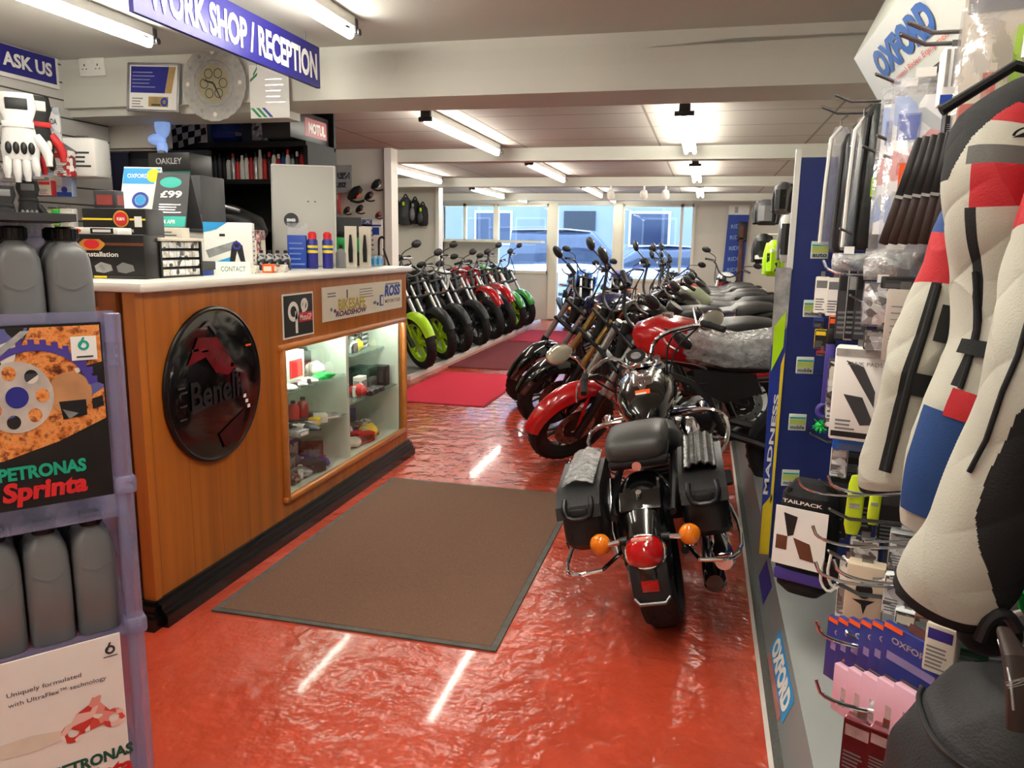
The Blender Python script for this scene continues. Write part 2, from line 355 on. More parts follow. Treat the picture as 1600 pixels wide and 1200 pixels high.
floor_mat('runner_mat','dark maroon runner mat along the left row of bikes',-2.82,-1.9,8.35,10.9,mt('maroon_pile',(112,30,38),.95,nz=(90,.3),bump=(200,.4,.003)),mt('maroon_edge',(90,24,30),.9,nz=(30,.3)))
floor_mat('carpet_mat','small crimson carpet mat furthest along the aisle by the left row of bikes',-2.78,-1.9,11.0,12.6,mt('crimson_pile',(170,28,58),.95,nz=(90,.3),bump=(200,.4,.003)),mt('crimson_edge',(150,24,50),.9,nz=(30,.3)))
# ---------------------------------------------------------------- fluorescent fittings
TUBEM=mt('lit_fluorescent_tube',(255,250,238),.4,emit=TUBE)
def tube_light(label,x,y0,y1,z,zc,twin=False,group='fluorescent fittings'):
    t=thing('fluorescent_light',label,'light',(x,(y0+y1)/2,zc),0,group)
    L=y1-y0; d=z-zc
    G(WHT).box((0,0,d+.055),(.06,L,.05),bev=.008).build('batten',t)
    for s in(-1,1):
        g=G(DGRY); g.box((0,s*(L/2-.02),d/2+.02),(.03,.06,abs(d)-.02),bev=.004); g.cyl((-.06 if twin else -.045,s*(L/2+.012),d+.012),(.06 if twin else .045,s*(L/2+.012),d+.012),.016,n=10); g.box((0,s*(L/2+.005),d+.035),(.07,.03,.07),bev=.006); g.build('end_bracket',t)
    for dx in ((-.035,.035) if twin else (0,)):
        G(TUBEM).cyl((dx,-L/2,d),(dx,L/2,d),.019 if not twin else .016,n=12).build('tube',t)
    return t
tube_light('single tube light over the counter front, nearest the hanging workshop sign',-1.66,1.7,3.5,2.35,2.43)
tube_light('single tube light in the top left corner above the slatted wall',-2.72,1.72,3.47,2.35,2.43)
tube_light('twin tube light at the top centre, in front of the main beam',-.31,.7,2.52,2.36,2.43,True)
tube_light('tube light just behind the main beam, above the end of the counter',-1.85,5.03,6.85,2.2,2.28)
tube_light('twin tube light just behind the main beam over the parked bikes',-.175,5.05,6.93,2.2,2.28,True)
tube_light('tube light over the products wall by the backpacks',-3.445,7.96,9.89,2.2,2.28)
tube_light('tube light in the second bay, middle of the shop ceiling',-1.78,7.84,9.78,2.2,2.28)
tube_light('twin tube light in the second bay over the parked bikes',-.15,8.1,9.9,2.2,2.28,True)
tube_light('tube light in the third bay over the left row of bikes',-3.4,11.2,13.0,2.2,2.28)
tube_light('tube light in the third bay, middle of the shop ceiling',-1.7,10.9,12.8,2.2,2.28)
tube_light('twin tube light in the third bay over the parked bikes',-.13,10.9,12.8,2.2,2.28,True)
tube_light('far tube light before the shop window on the left',-3.3,13.45,14.3,2.2,2.28)
tube_light('far tube light before the shop door',-1.65,13.45,14.3,2.2,2.28)
tube_light('added tube light, unseen behind the viewer',-.9,-1.9,-.1,2.35,2.43,True)  # unseen fitting, added to light the near end of the shop

# ================================================================ RECEPTION COUNTER
def GW(t,m=None):
    g=G(m); g.X=M.Translation(-t.location); return g
WOOD=mt('varnished_orange_oak',(184,106,38),.28,nz=(2.0,.35),dark=.62,stretch=(5,9,.35),coat=.3,bump=(8,.05)); grid_lines(WOOD,'Y',(.19,),.0025,(110,54,18),(.05,))
WOODP=mt('oak_moulding',(196,122,58),.3,nz=(3,.4),dark=.75,stretch=(4,1,6),coat=.3); WOODD=mt('dark_oak_post',(132,70,26),.32,nz=(2,.4),dark=.65,stretch=(8,8,.4))
LAM=mt('cream_laminate_top',(226,222,212),.3,nz=(4,.4),dark=.95); SKT=mt('black_skirting_gloss',(14,14,15),.25,nz=(6,.3),dark=.7); CABW=mt('cabinet_white_lining',(214,222,208),.45,nz=(3,.4),dark=.95)
ct=thing('shop_counter','long orange oak reception counter with cream worktop and a glazed display case','counter',(-2.2,3.47,0))
XF=-1.88; YA,YB=2.25,4.72; WY0,WY1,WZ0,WZ1=3.16,4.66,.185,.915
g=GW(ct,WOOD)
g.box((XF-.0125,(YA+WY0)/2,.65),(.025,WY0-YA,1.14)); g.box((XF-.0125,(WY0+WY1)/2,(WZ1+1.22)/2),(.025,WY1-WY0,1.22-WZ1)); g.box((XF-.0125,(WY0+WY1)/2,(.08+WZ0)/2),(.025,WY1-WY0,WZ0-.08)); g.box((XF-.0125,(WY1+YB)/2,.65),(.025,YB-WY1,1.14))
g.box((-2.22,YB-.0125,.65),(.66,.025,1.14)); g.box((-2.24,YA+.02,.65),(.7,.03,1.14),WOODD)
g.box((-1.9,YA,.65),(.05,.03,1.14),WOOD); g.box((-1.985,YA-.004,.65),(.07,.03,1.14),WOODD)
g.build('body',ct)
g=GW(ct,WOODD); g.box((-2.04,YA-.02,.62),(.045,.02,1.1),bev=.005); g.box((-2.3,YA-.02,1.12),(.5,.02,.06),bev=.005); g.box((-2.3,YA-.02,.14),(.5,.02,.1),bev=.005); g.box((-2.3,YA-.012,.63),(.48,.012,.95),WOOD); g.build('flap_door',ct)
for z in(1.005,.315):
    g=GW(ct,mt('black_iron_hinge',(30,28,27),.4,.6,nz=(30,.3))); g.box((-1.965,YA-.024,z),(.05,.008,.1),bev=.003); g.box((-2.03,YA-.035,z),(.05,.008,.1),bev=.003); g.cyl((-1.997,YA-.034,z-.055),(-1.997,YA-.034,z+.055),.009,n=10)
    for sx in(-1.952,-2.045):
        for dz in(-.03,0,.03): g.cyl((sx,YA-.042,z+dz),(sx,YA-.028,z+dz),.004,STL,8)
    g.build('hinge',ct)
g=GW(ct,LAM); g.box((-2.21,3.485,1.238),(.74,2.52,.036),bev=.012); g.box((-2.75,3.45,1.238),(.38,2.3,.036),bev=.01); g.build('worktop',ct,label='cream laminate worktop')
g=GW(ct,SKT)
for (dx,z0,z1) in((.05,0,.045),(.038,.045,.062),(.028,.062,.085),(.012,.085,.1)): g.box((XF+dx/2,3.485,(z0+z1)/2),(dx,2.5,z1-z0)); g.box((-2.2,YA-.02-dx/2+.01,(z0+z1)/2),(.64+dx,dx,z1-z0))
g.build('skirting',ct,label='black gloss skirting')
g=GW(ct,WOODP)
for z in(WZ0,WZ1): g.box((XF+.008,(WY0+WY1)/2,z),(.03,WY1-WY0+.05,.03),bev=.01)
for y in(WY0,WY1): g.box((XF+.008,y,(WZ0+WZ1)/2),(.03,.03,WZ1-WZ0+.03),bev=.01)
g.build('window_frame',ct)
g=GW(ct,CABW); xb=-2.36
g.box((xb,3.91,.55),(.02,1.5,.75)); g.box(((XF+xb)/2-.02,3.91,WZ0-.008),(.46,1.5,.016)); g.box(((XF+xb)/2-.02,3.91,WZ1+.02),(.46,1.5,.016))
for y in(WY0+.008,WY1-.008): g.box(((XF+xb)/2-.02,y,.55),(.46,.016,.74))
g.box(((XF+xb)/2-.02,3.915,.55),(.45,.03,.74)); g.build('display_lining',ct)
SHG=mt('green_edged_shelf_glass',(196,226,210),.06,trans=.7,alpha=.5,nz=(5,.4),dark=.9)
for y0,y1,z in((3.18,3.895,.675),(3.18,3.895,.447),(3.935,4.64,.49),(4.16,4.64,.735)): GW(ct,SHG).box(((XF+xb)/2-.01,(y0+y1)/2,z),(.42 if z<.7 else .25,y1-y0,.008)).build('glass_shelf',ct)
GW(ct,GLASS).box((XF-.018,3.91,.55),(.005,1.48,.72)).build('glass_pane',ct)
CASEGLOW=mt('added_case_glow',(240,255,244),.4,emit=26)  # added glow, hidden behind the frame, to brighten the case interior
for y0,y1 in((3.2,3.88),(3.95,4.62)): GW(ct,CASEGLOW).box((XF-.05,(y0+y1)/2,.9),(.02,y1-y0,.012)).build('added_glow_strip',ct)
# signs fixed to the counter front
FX=lambda y,z,x=XF: frame((x,y,z),(0,1,0),(0,0,1))
t=thing('round_sign','round gloss black sign with a painted reflection of a red motorcycle on the oak counter front','sign',(XF+.011,2.65,.835)); F=FX(0,0,0)
g=G(BLKG); g.lathe([(.0,.014),(.2,.012),(.285,.008),(.3,.006)],n=48,F=F,cap=False); g.build('disc',t,ang=60)
G(mt('black_rim',(16,14,14),.3,nz=(8,.4))).torus(F,.302,.01,n=56,k=8).build('rim',t)
REFR=mt('reflection_red',(120,14,26),.25,coat=.6,nz=(14,.35),dark=.45); g=G(REFR); g.X=M.Translation((.0155,0,0))  # reflection of the red bike, painted as flat patches on the disc
g.poly(F,[(-.19,.1),(-.12,.2),(.0,.19),(.08,.1),(.12,.05),(.06,.03),(-.02,.05),(-.08,.12)]); g.poly(F,[(-.02,-.2),(.17,-.13),(.13,-.22),(.02,-.27)],mt('reflection_dark_red',(54,8,14),.3,nz=(10,.4)))
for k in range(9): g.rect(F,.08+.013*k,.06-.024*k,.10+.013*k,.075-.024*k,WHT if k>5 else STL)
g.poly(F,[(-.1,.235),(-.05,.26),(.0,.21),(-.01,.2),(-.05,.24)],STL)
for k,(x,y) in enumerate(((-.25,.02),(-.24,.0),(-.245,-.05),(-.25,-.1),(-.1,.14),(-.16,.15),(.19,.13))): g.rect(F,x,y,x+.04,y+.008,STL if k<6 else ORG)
g.build('painted_reflection',t)
g=G(mt('charcoal_ink',(40,40,44),.2,coat=.5,nz=(8,.4))); g.X=M.Translation((.016,0,0)); g.text(F,-.01,-.02,.34,.11,'Benelli',bold=.02); g.build('lettering',t)
t=thing('square_sticker','small square black sticker with white and red racing logo on the oak counter','sticker',(XF,3.33,1.055)); F=FX(0,0,0)
g=G(WHT); g.prism(F,[(-.145,-.105),(.145,-.105),(.145,.105),(-.145,.105)],.003); g.rect(F,-.136,-.097,.136,.097,BLK,.0035)
for dx,dy,s in((-.05,.02,.05),(.055,.045,.035)):
    g.ring(F,dx,dy,s*.55,s,WHT,.0045,24,.95); 
g.rect(F,-.035,-.085,-.012,.02,WHT,.0045); g.poly(F,[(.02,-.02),(.05,.075),(.075,.075),(.04,-.03)],WHT,.0046); g.rect(F,.0,-.035,.13,.01,REDM,.005); g.text(F,.065,-.013,.11,.03,'MotoGP',WHT,.0056,.01)
g.build('face',t)
t=thing('banner_sign','long cream printed banner sign with blue and yellow lettering above the display case','sign',(XF,4.1,1.085)); F=FX(0,0,0)
g=G(CRM); g.prism(F,[(-.53,-.088),(.53,-.088),(.53,.088),(-.53,.088)],.006); z=.0068
g.lines(F,-.48,.035,-.34,.065,2,GRY,z,seed=2); g.rect(F,-.26,.02,-.245,.065,DGRY,z); g.lines(F,-.1,.01,.11,.07,4,GRY,z,.3,.3,3); g.text(F,-.19,-.012,.34,.062,'BIKESAFE',mt('old_gold_ink',(206,178,40),.5,nz=(20,.4),dark=.6),z+.0006,.03); g.text(F,-.2,-.058,.38,.03,'ROADSHOW',mt('plum_ink',(92,20,74),.5,nz=(20,.4)),z+.0006,.04,.3)
g.rect(F,.18,-.055,.235,.01,BLU,z); g.rect(F,.2,-.047,.229,.0,CRM,z+.0004); g.text(F,.38,.03,.24,.07,'ROSS',BLU,z,.05,.2); g.text(F,.38,-.033,.24,.02,'MOTORCYCLES',DGRY,z,.02); g.lines(F,.27,.066,.5,.085,1,GRY,z)
for k,x in enumerate((-.44,-.4,.12,.15,.1)): g.disc(F,x,-.03-.01*(k%2),.014,.01,DGRY if k%2 else GRY,z)
g.build('panel',t)
# ---------------------------------------------------------------- goods inside the display case
MIXW=mt_print('boxed_part_print',[(236,238,234),(214,216,214),(90,88,86),(196,188,172),(240,240,240),(226,226,220)],60,seed=2)
def pack(name,label,cat,loc,d,m,rz=0,group=None,kind='box',lid=None,rot=None):
    """one packed article: body with its own shape, a label or lid as a part"""
    t=thing(name,label,cat,loc,rz,group,rot); x,y,z=d
    if kind=='box':
        G(m).box((0,0,z/2),d,bev=min(d)*.06).build('carton',t)
        g=G(lid or WHTP); Fx=frame((0,-y/2,z/2),(1,0,0),(0,0,1)); Fy=frame((x/2,0,z/2),(0,1,0),(0,0,1))
        g.rect(Fx,-x*.36,-z*.3,x*.36,z*.25,None,.0015); g.rect(Fy,-y*.36,-z*.3,y*.36,z*.25,None,.0015); g.build('label_print',t)
    elif kind=='bottle':
        G(m).lathe([(x*.5,0),(x*.52,.01*z),(x*.52,z*.62),(x*.4,z*.75),(x*.18,z*.82),(x*.18,z*.88)],n=16).build('bottle_body',t)
        G(lid or BLK).lathe([(x*.22,z*.86),(x*.22,z*.98),(x*.17,z)],n=14).build('cap',t)
    elif kind=='blob':
        g=G(m); rnd=random.Random(hash(label)%1000 if False else len(label)*7+int(loc[1]*100)); 
        g.loft([((-x/2,0,z*.3),y*.18,z*.2),((-x*.3,0,z*.42),y*.42,z*.4),((0,0,z*.5),y*.5,z*.48),((x*.28,0,z*.4),y*.4,z*.38),((x/2,0,z*.3),y*.15,z*.16)],n=14)
        g.build('shell',t); G(lid or BLK).box((0,0,z*.45),(x*.22,y*1.02,z*.9),bev=z*.12).build('strap',t)
    elif kind=='stick':
        G(m).tube([(-x/2,0,z*.4),(-x*.2,y*.2,z*.5),(x*.2,-y*.1,z*.5),(x/2,y*.1,z*.35)],[z*.25,z*.5,z*.45,z*.2],n=8,smooth=1).build('lever',t); G(lid or STL).cyl((-x/2,0,0),(-x/2,0,z),z*.5,n=10).build('pivot',t)
    elif kind=='roll':
        G(m).cyl((-x/2,0,z/2),(x/2,0,z/2),z/2,n=16).build('roll_body',t); G(lid or WHTP).cyl((-x*.2,0,z/2),(x*.2,0,z/2),z/2*1.02,n=16).build('band',t)
    elif kind=='ring':
        G(m).torus(M.Translation((0,0,z/2)),x/2-z/2,z/2,n=24,k=8).build('coil',t); G(lid or STL).box((x/2-z/2,0,z/2),(z*1.2,z*1.6,z*1.1),bev=z*.15).build('lock_head',t)
    return t
SILV=mt('silver_packet',(206,208,210),.25,.5,nz=(30,.35),dark=.5); MIXB=mt_print('dark_part_print',[(30,30,32),(60,60,62),(20,20,22),(150,150,152),(40,38,40)],70,seed=5); MIXR=mt_print('brown_part_print',[(60,36,28),(110,80,66),(150,132,112),(40,30,28),(120,40,36)],60,seed=9)
def case_items():
    sh=[(.679,'top left glass shelf'),(.451,'lower left glass shelf'),(.193,'left floor of the display case'),(.494,'right glass shelf'),(.193,'right floor of the display case'),(.739,'top right glass shelf')]
    P=pack
    z=sh[0][0]
    P('storage_case','clear white cased kit with a red emblem on the top left glass shelf','case',(-2.06,3.52,z),(.1,.18,.17),CABW,lid=REDM)
    P('cable_lock','grey coiled cable lock standing at the back of the top left glass shelf','lock',(-2.16,3.74,z+.1),(.2,.2,.04),DGRY,kind='ring',rot=(R(90),0,R(70)),lid=BLK)
    P('light_unit','white light unit beside the coiled lock on the top left glass shelf','light unit',(-2.02,3.74,z),(.09,.12,.09),WHT,kind='blob',lid=SILV)
    P('lever','bright green plastic lever at the front of the top left glass shelf','lever',(-1.955,3.7,z),(.2,.07,.035),GRN,R(80),kind='blob',lid=GRN)
    for k,(y,c,n) in enumerate(((3.36,WHT,'flat white bracket at the near end of the top left glass shelf'),(3.46,SILV,'flat silver bracket in front of the cased kit'),(3.57,WHT,'flat white cover beside the green lever on the top left glass shelf'))): P('bracket',n,'bracket',(-1.97,y,z),(.1,.1,.03),c,.3*k,'brackets on the top left glass shelf',kind='blob',lid=BLK)
    z=sh[1][0]
    P('brake_pot','red cylinder pair standing on a black base on the lower left glass shelf','cylinder',(-2.08,3.6,z+.02),(.06,.06,.1),REDM,kind='bottle'); P('brake_pot','taller red cylinder with a black cap right of its twin in the case','cylinder',(-2.06,3.665,z+.02),(.06,.06,.11),RED,kind='bottle')
    P('base_plate','flat black base under the two red cylinders in the case','plate',(-2.06,3.66,z),(.12,.24,.018),BLK)
    for k,(x,y,c,d,n) in enumerate(((-2.0,3.4,BLK,(.18,.1,.04),'flat black lever set at the camera end of the lower left glass shelf'),(-1.95,3.48,DGRY,(.2,.08,.04),'dark grey lever set in front on the lower left glass shelf'),(-1.955,3.6,YEL,(.06,.05,.035),'small yellow clip on the lower left glass shelf'),(-1.955,3.66,WHT,(.07,.06,.045),'small white packet beside the yellow clip in the case'),(-1.96,3.76,SILV,(.12,.07,.02),'silver packet near the front of the lower left glass shelf'),(-1.93,3.36,SILV,(.08,.1,.03),'pale packet at the very front corner of the lower left glass shelf'))): P('small_part',n,'part',(x,y,z),d,c,.4*k-.6,'small parts on the lower left glass shelf',kind='blob' if k<2 else 'box',lid=WHT)
    z=sh[2][0]; rnd=random.Random(3)
    cols=[(MIXR,'brown mottled'),(PUR,'purple'),(CRM,'cream'),(SILV,'silver'),(BRN,'brown'),(MIXW,'patterned white'),(DGRY,'dark grey'),(REDM,'red')]
    nn=['at the back left','second at the back','in the back middle','at the back right','in the middle row left','in the middle row second','in the centre of the middle row','in the middle row right','at the right of the middle row','in the front row left','in the front row second','in the middle of the front row','in the front row right','at the front right corner']
    for k in range(14):
        r_=k//5; x=-2.2+.105*r_; y=3.36+.11*(k%5)+.03*rnd.random(); c,cn=cols[(k*3+r_)%8]
        P('bagged_part','%s bagged part %s of the case left floor'%(cn,nn[k]),'bagged part',(x,y,z),(.12,.11,.055+.05*rnd.random()*(2-r_)),c,rnd.uniform(-.6,.6),'bagged parts on the left floor of the case',kind='blob' if k%3 else 'box',lid=cols[(k+2)%8][0])
    z=sh[3][0]
    P('camera_box','black tall box at the left of the right glass shelf','box',(-2.16,4.26,z),(.12,.1,.2),MIXB,lid=SILV); P('toolbox','dark green lidded tin at the right of the right glass shelf','tin',(-2.06,4.42,z),(.14,.16,.14),mt('bottle_green',(20,58,44),.4,nz=(9,.4)),lid=mt('bottle_green_lid',(14,40,32),.4,nz=(9,.4)))
    P('tin','black tin beside the dark green lidded tin in the case','tin',(-2.0,4.56,z),(.1,.08,.13),BLK,lid=DGRY); P('sachet','white sachet between the red pouch and the dark green tin','sachet',(-2.02,4.3,z+.0),(.05,.1,.1),WHT,lid=SILV); P('pouch','red pouch in front of the tall black box in the case','pouch',(-1.98,4.18,z),(.1,.12,.075),REDM,kind='blob',lid=WHT)
    P('wallet','flat dark wallet at the front of the right glass shelf','wallet',(-1.94,4.3,z),(.08,.2,.03),MIXB,lid=DGRY)
    z=sh[5][0]
    for k in range(5): P('sunglasses_box',['bottom','second lowest','middle','second highest','top'][k]+' dark flat box of the stack on the top right shelf','box',(-2.14,4.5,z+.03*k),(.12,.15,.026),MIXB,.05*k,'stacked flat boxes on the top right shelf',lid=SILV)
    P('chrome_cup','bright chrome cup at the left of the top right glass shelf','cup',(-2.06,4.27,z),(.08,.08,.1),CHR,kind='bottle',lid=SILV); P('figurine','small yellow figure before the stacked flat boxes in the case','figure',(-2.06,4.36,z),(.06,.06,.08),YEL,kind='blob',lid=CRM)
    for k,(y,z2,c) in enumerate(((4.26,.62,SILV),(4.36,.62,CHR),(4.28,.80,SILV),(4.38,.80,WHT))):
        P('badge_card',['silver badge card lower left','chrome badge card lower right','silver badge card upper left','white badge card upper right'][k]+' of the hanging group in the right of the case','badge card',(-2.3+.02*k,y,z2-.0),(.02,.09,.075),c,0,'hanging badge cards in the case',lid=BLK)
    z=sh[4][0]
    P('tray','flat pink red tray at the back left of the right case floor','tray',(-2.16,4.2,z+.07),(.14,.16,.02),REDM); P('pouch','yellow pouch in the middle of the right floor of the case','pouch',(-2.0,4.36,z),(.11,.15,.09),YEL,kind='blob',lid=CRM)
    for k in range(11):
        r_=k//4; c,cn=cols[(k*5+2)%8]
        P('bagged_part','%s bagged part %s of the case right floor'%(cn,nn[k]),'bagged part',(-2.24+.12*r_,4.1+.14*(k%4)+.03*rnd.random(),z),(.11,.12,.06+.05*rnd.random()*(2-r_)),c,rnd.uniform(-.6,.6),'bagged parts on the right floor of the case',kind='blob' if k%3 else 'box',lid=cols[(k+3)%8][0])
case_items()
# ---------------------------------------------------------------- goods on the worktop
ZT=1.2565
LOGO=mt('amber_ring',(220,150,60),.5,nz=(9,.4)); BOXB=mt('black_carton',(26,25,25),.4,nz=(8,.4))
t=thing('filter_display','black display carton with silver shapes and orange badge at the worktop near end','display carton',(-2.19,2.47,ZT),R(8))
G(BOXB).box((0,0,.08),(.4,.14,.16),bev=.004).build('carton',t)
g=G(LOGO); F=frame((0,-.07,.08),(1,0,0),(0,0,1)); g.poly(F,[(-.03,.062),(.03,.062),(.055,.045),(.03,.022),(-.03,.022),(-.055,.045)],None,.001); g.disc(F,0,.044,.03,.017,REDM,.002); g.rect(F,-.2,.04,-.05,.05,BRN,.0012); g.rect(F,.05,.04,.2,.05,BRN,.0012); g.text(F,0,.008,.2,.018,'Filter Installation',WHT,.002,.02)
for k in range(4): x=-.13+.085*k; g.poly(F,[(x-.035,-.035),(x-.01,-.02),(x+.03,-.03),(x+.035,-.05),(x,-.06),(x-.03,-.055)],GRY if k%2 else SILV,.002)
g.rect(F,-.2,-.078,.2,-.07,DGRY,.0015); g.rect(F,.0,-.078,.05,-.07,YEL,.002); g.build('print',t)
t=thing('badge_carton','upper black carton with a round orange badge, behind the silver shapes carton','carton',(-2.23,2.63,ZT),R(8))
G(BOXB).box((0,0,.13),(.26,.13,.26),bev=.004).build('carton',t)
g=G(LOGO); F=frame((0,-.065,.2),(1,0,0),(0,0,1)); g.ring(F,.03,.02,.026,.032,None,.001); g.disc(F,.03,.02,.025,.025,REDM,.002); g.rect(F,-.13,.015,-.005,.022,YEL,.0012); g.rect(F,.065,.015,.13,.022,YEL,.0012); g.text(F,.03,.02,.03,.012,'K&N',WHT,.003,.03); g.rect(F,.085,-.01,.115,.03,WHT,.002); g.text(F,.02,-.025,.12,.01,'PERFORMANCE',WHT,.002); g.build('print',t)
t=thing('promo_card','flat orange and white card lying on top of the silver shapes carton','card',(-2.22,2.455,ZT+.16),R(8)); G(WHTP).box((0,0,.012),(.25,.09,.024),bev=.002).build('card',t); g=G(ORG); F=frame((0,-.045,.012),(1,0,0),(0,0,1)); g.disc(F,-.05,0,.035,.0105,ORG,.001); g.rect(F,.02,-.01,.11,.01,BLK,.001); g.rect(F,.03,-.005,.1,.005,WHT,.0016); g.build('print',t)
t=thing('carton_rack','low rack packed with four rows of small white cartons beside the silver shapes carton','rack',(-2.1,2.65,ZT),0)
g=G(BOXB); g.box((-.11,0,.07),(.01,.24,.14)); g.box((0,.12,.07),(.22,.01,.14)); g.box((0,-.12,.07),(.22,.01,.14)); g.box((0,0,.003),(.22,.24,.006)); 
g.build('rack_frame',t); 
for k in range(1,4): G(BOXB).box((0,0,.035*k),(.21,.23,.003)).build('tier',t)
for k in range(4):
    for j in range(5): G(MIXW).box((.055,-.092+.046*j,.006+.035*k+.013),(.1,.042,.025),bev=.002).build('carton',t)
G(CRM).box((0,0,.145),(.24,.26,.012),bev=.002).build('cover_board',t); 
t=thing('paper_carton','wide white paper carton behind the rack of small cartons','carton',(-2.45,3.12,ZT)); G(WHTP).box((0,0,.09),(.36,.26,.18),bev=.003).build('carton',t); g=G(GRY); F=frame((0,-.13,.09),(1,0,0),(0,0,1)); g.lines(F,-.16,.02,.02,.06,3,GRY,.001); g.text(F,.12,.04,.08,.02,'SIMPLEX',DGRY,.001,0); g.build('print',t)
t=thing('monitor_stand','black flat box lying across the white paper carton','box',(-2.45,3.15,ZT+.18)); G(BLK).box((0,0,.008),(.4,.24,.016),bev=.003).build('shell',t); G(DGRY).box((0,-.1,.016),(.34,.01,.004)).build('slot',t)
def tent(label,loc,rz,w,h,m,lean,fn):
    t=thing('tent_card',label,'card',loc,rz); s=math.sin(lean)*h; c=math.cos(lean)*h
    F=frame((0,-s,0),(1,0,0),(0,s,c)); g=G(m); g.prism(F,[(-w/2,0),(w/2,0),(w/2*.9,h),(-w/2*.9,h)],.002); g.build('front_panel',t)
    F2=frame((0,s,0),(-1,0,0),(0,-s,c)); G(m).prism(F2,[(-w/2,0),(w/2,0),(w/2*.9,h),(-w/2*.9,h)],.002).build('back_panel',t)
    g=G(m); fn(g,F,w,h); g.build('print',t); return t
def p1(g,F,w,h): g.poly(F,[(-w*.45,h*.98),(w*.45,h*.98),(w*.3,h*.72),(-w*.45,h*.72)],CYAN,.003); g.disc(F,w*.28,h*.86,w*.17,w*.17,mt('acid_yellow',(210,226,30),.5,nz=(9,.4)),.0035); g.text(F,-w*.1,h*.85,w*.5,h*.07,'OXFORD',WHT,.004); g.ring(F,0,h*.45,w*.13,w*.2,BLU,.003); g.disc(F,0,h*.45,w*.12,None,CYAN,.003); g.lines(F,-w*.35,h*.1,w*.3,h*.26,4,GRY,.003)
def p2(g,F,w,h): g.rect(F,-w*.47,h*.01,w*.47,h*.2,TEAL,.003); g.text(F,0,h*.1,w*.4,h*.07,'0% APR',WHT,.004); g.disc(F,-w*.05,h*.82,w*.3,h*.1,TEAL,.003); g.text(F,0,h*.6,w*.6,h*.13,'£99',WHT,.004,.03); g.lines(F,-w*.3,h*.26,w*.35,h*.45,4,SILV,.003)
ZC=ZT+.197
tent('white tent card with cyan and yellow print standing on the paper carton',(-2.53,3.13,ZC),R(14),.19,.285,WHTP,R(17),p1)
tent('grey tent card with a teal foot standing before the grey eyewear carton',(-2.33,3.08,ZC),R(14),.16,.26,DGRY,R(22),p2)
t=thing('meter_carton','white and blue carton picturing a black clamp meter, standing on the worktop','carton',(-2.09,3.12,ZT),R(26)); t.scale=(1.2,1.1,1.12); G(WHTP).box((0,0,.1),(.17,.1,.2),bev=.003).build('carton',t)
g=G(BLU); F=frame((0,-.05,.1),(1,0,0),(0,0,1)); g.poly(F,[(-.085,.1),(.0,.1),(-.04,.072),(-.085,.06)],CYAN,.001); g.poly(F,[(-.06,-.06),(.02,-.03),(.02,-.085),(-.03,-.09)],CYAN,.001); g.poly(F,[(-.08,-.01),(.03,.03),(.03,.0),(-.07,-.04)],SILV,.001); g.prism(F,[(.0,-.07),(.012,.01),(.03,.03),(.05,.01),(.06,-.07),(.045,-.07),(.03,-.01),(.018,-.07)],.001,BLK,.001); g.ring(F,.03,.01,.008,.016,NAVY,.003); g.rect(F,-.03,.045,-.01,.055,BLK,.001); g.lines(frame((.085,0,.1),(0,1,0),(0,0,1)),-.04,-.07,.04,.08,8,SILV,.001,.3); g.build('print',t)
t=thing('upright_carton','cream upright carton with a picture of tools between the paper carton and meter carton','carton',(-2.22,2.9,ZT),R(10)); G(CRM).box((0,0,.1),(.12,.07,.19),bev=.003).build('carton',t); g=G(BRN); F=frame((0,-.035,.1),(1,0,0),(0,0,1)); g.poly(F,[(-.03,.05),(.02,.03),(.0,-.05)],mt('tan_print',(184,160,120),.5,nz=(9,.4)),.001); g.lines(F,-.04,.06,.04,.085,2,GRY,.001); g.build('print',t)
t=thing('parts_tray','grey open tray with a blue base on the worktop edge','tray',(-2.07,2.82,ZT),R(6)); G(BLU).box((0,0,.012),(.12,.12,.024),bev=.002).build('base',t); g=G(DGRY)
for s in(-1,1): g.box((s*.062,0,.04),(.006,.13,.034)); g.box((0,s*.062,.04),(.12,.006,.034))
g.box((0,0,.025),(.12,.12,.004)); g.build('rim',t)
for k in range(5): pack('loose_part',['silver','red','white','brown','grey'][k]+' loose part in the grey tray on the worktop','part',(-2.1+.018*k,2.8+.025*((k*2)%3),ZT+.0275),(.03,.025,.014),[SILV,REDM,WHT,BRN,GRY][k],k,kind='blob')
t=thing('card_holder','pale green wedge card holder with dark lettering at the worktop edge','card holder',(-1.98,2.97,ZT),R(35)); G(mt('pale_green_card',(206,222,204),.5,nz=(9,.4),dark=.95)).prism(frame((-.07,0,0),(0,1,0),(0,0,1)),[(-.04,0),(.05,0),(.0,.055)],.14).build('wedge',t); g=G(DGRY); F=frame((0,-.04,0),(1,0,0),(0,.04,.055)); g.text(F,0,.03,.1,.025,'CONTACT',DGRY,.001,0); g.build('print',t)
for k,(x,y,c,d,n) in enumerate(((-1.99,3.13,MIXW,(.05,.06,.035),'patterned packet next to the wedge card holder'),(-1.97,3.24,ORG,(.05,.06,.04),'small orange packet near the middle of the worktop edge'),(-1.96,3.33,MIXW,(.05,.06,.035),'patterned packet beyond the orange packet on the worktop'))): pack('small_packet',n,'packet',(x,y,ZT),d,c,.3,'small packets along the worktop edge',lid=CRM)
for k in range(4): pack('oil_vial',['left end','second from the left','second from the right','right end'][k]+' of the four small dark bottles behind the small packets','bottle',(-2.17+.028*k,3.5+.03*k,ZT),(.045,.045,.1),MIXB,0,'small dark bottles on the worktop',kind='bottle',lid=BLK)
pack('gasket_box','brown and red mottled box behind the small dark bottles on the worktop','box',(-2.3,3.62,ZT),(.12,.12,.2),mt_print('mottled_red_print',[(150,90,86),(60,40,42),(190,150,146),(40,36,38)],70,seed=4),.3,lid=CRM)
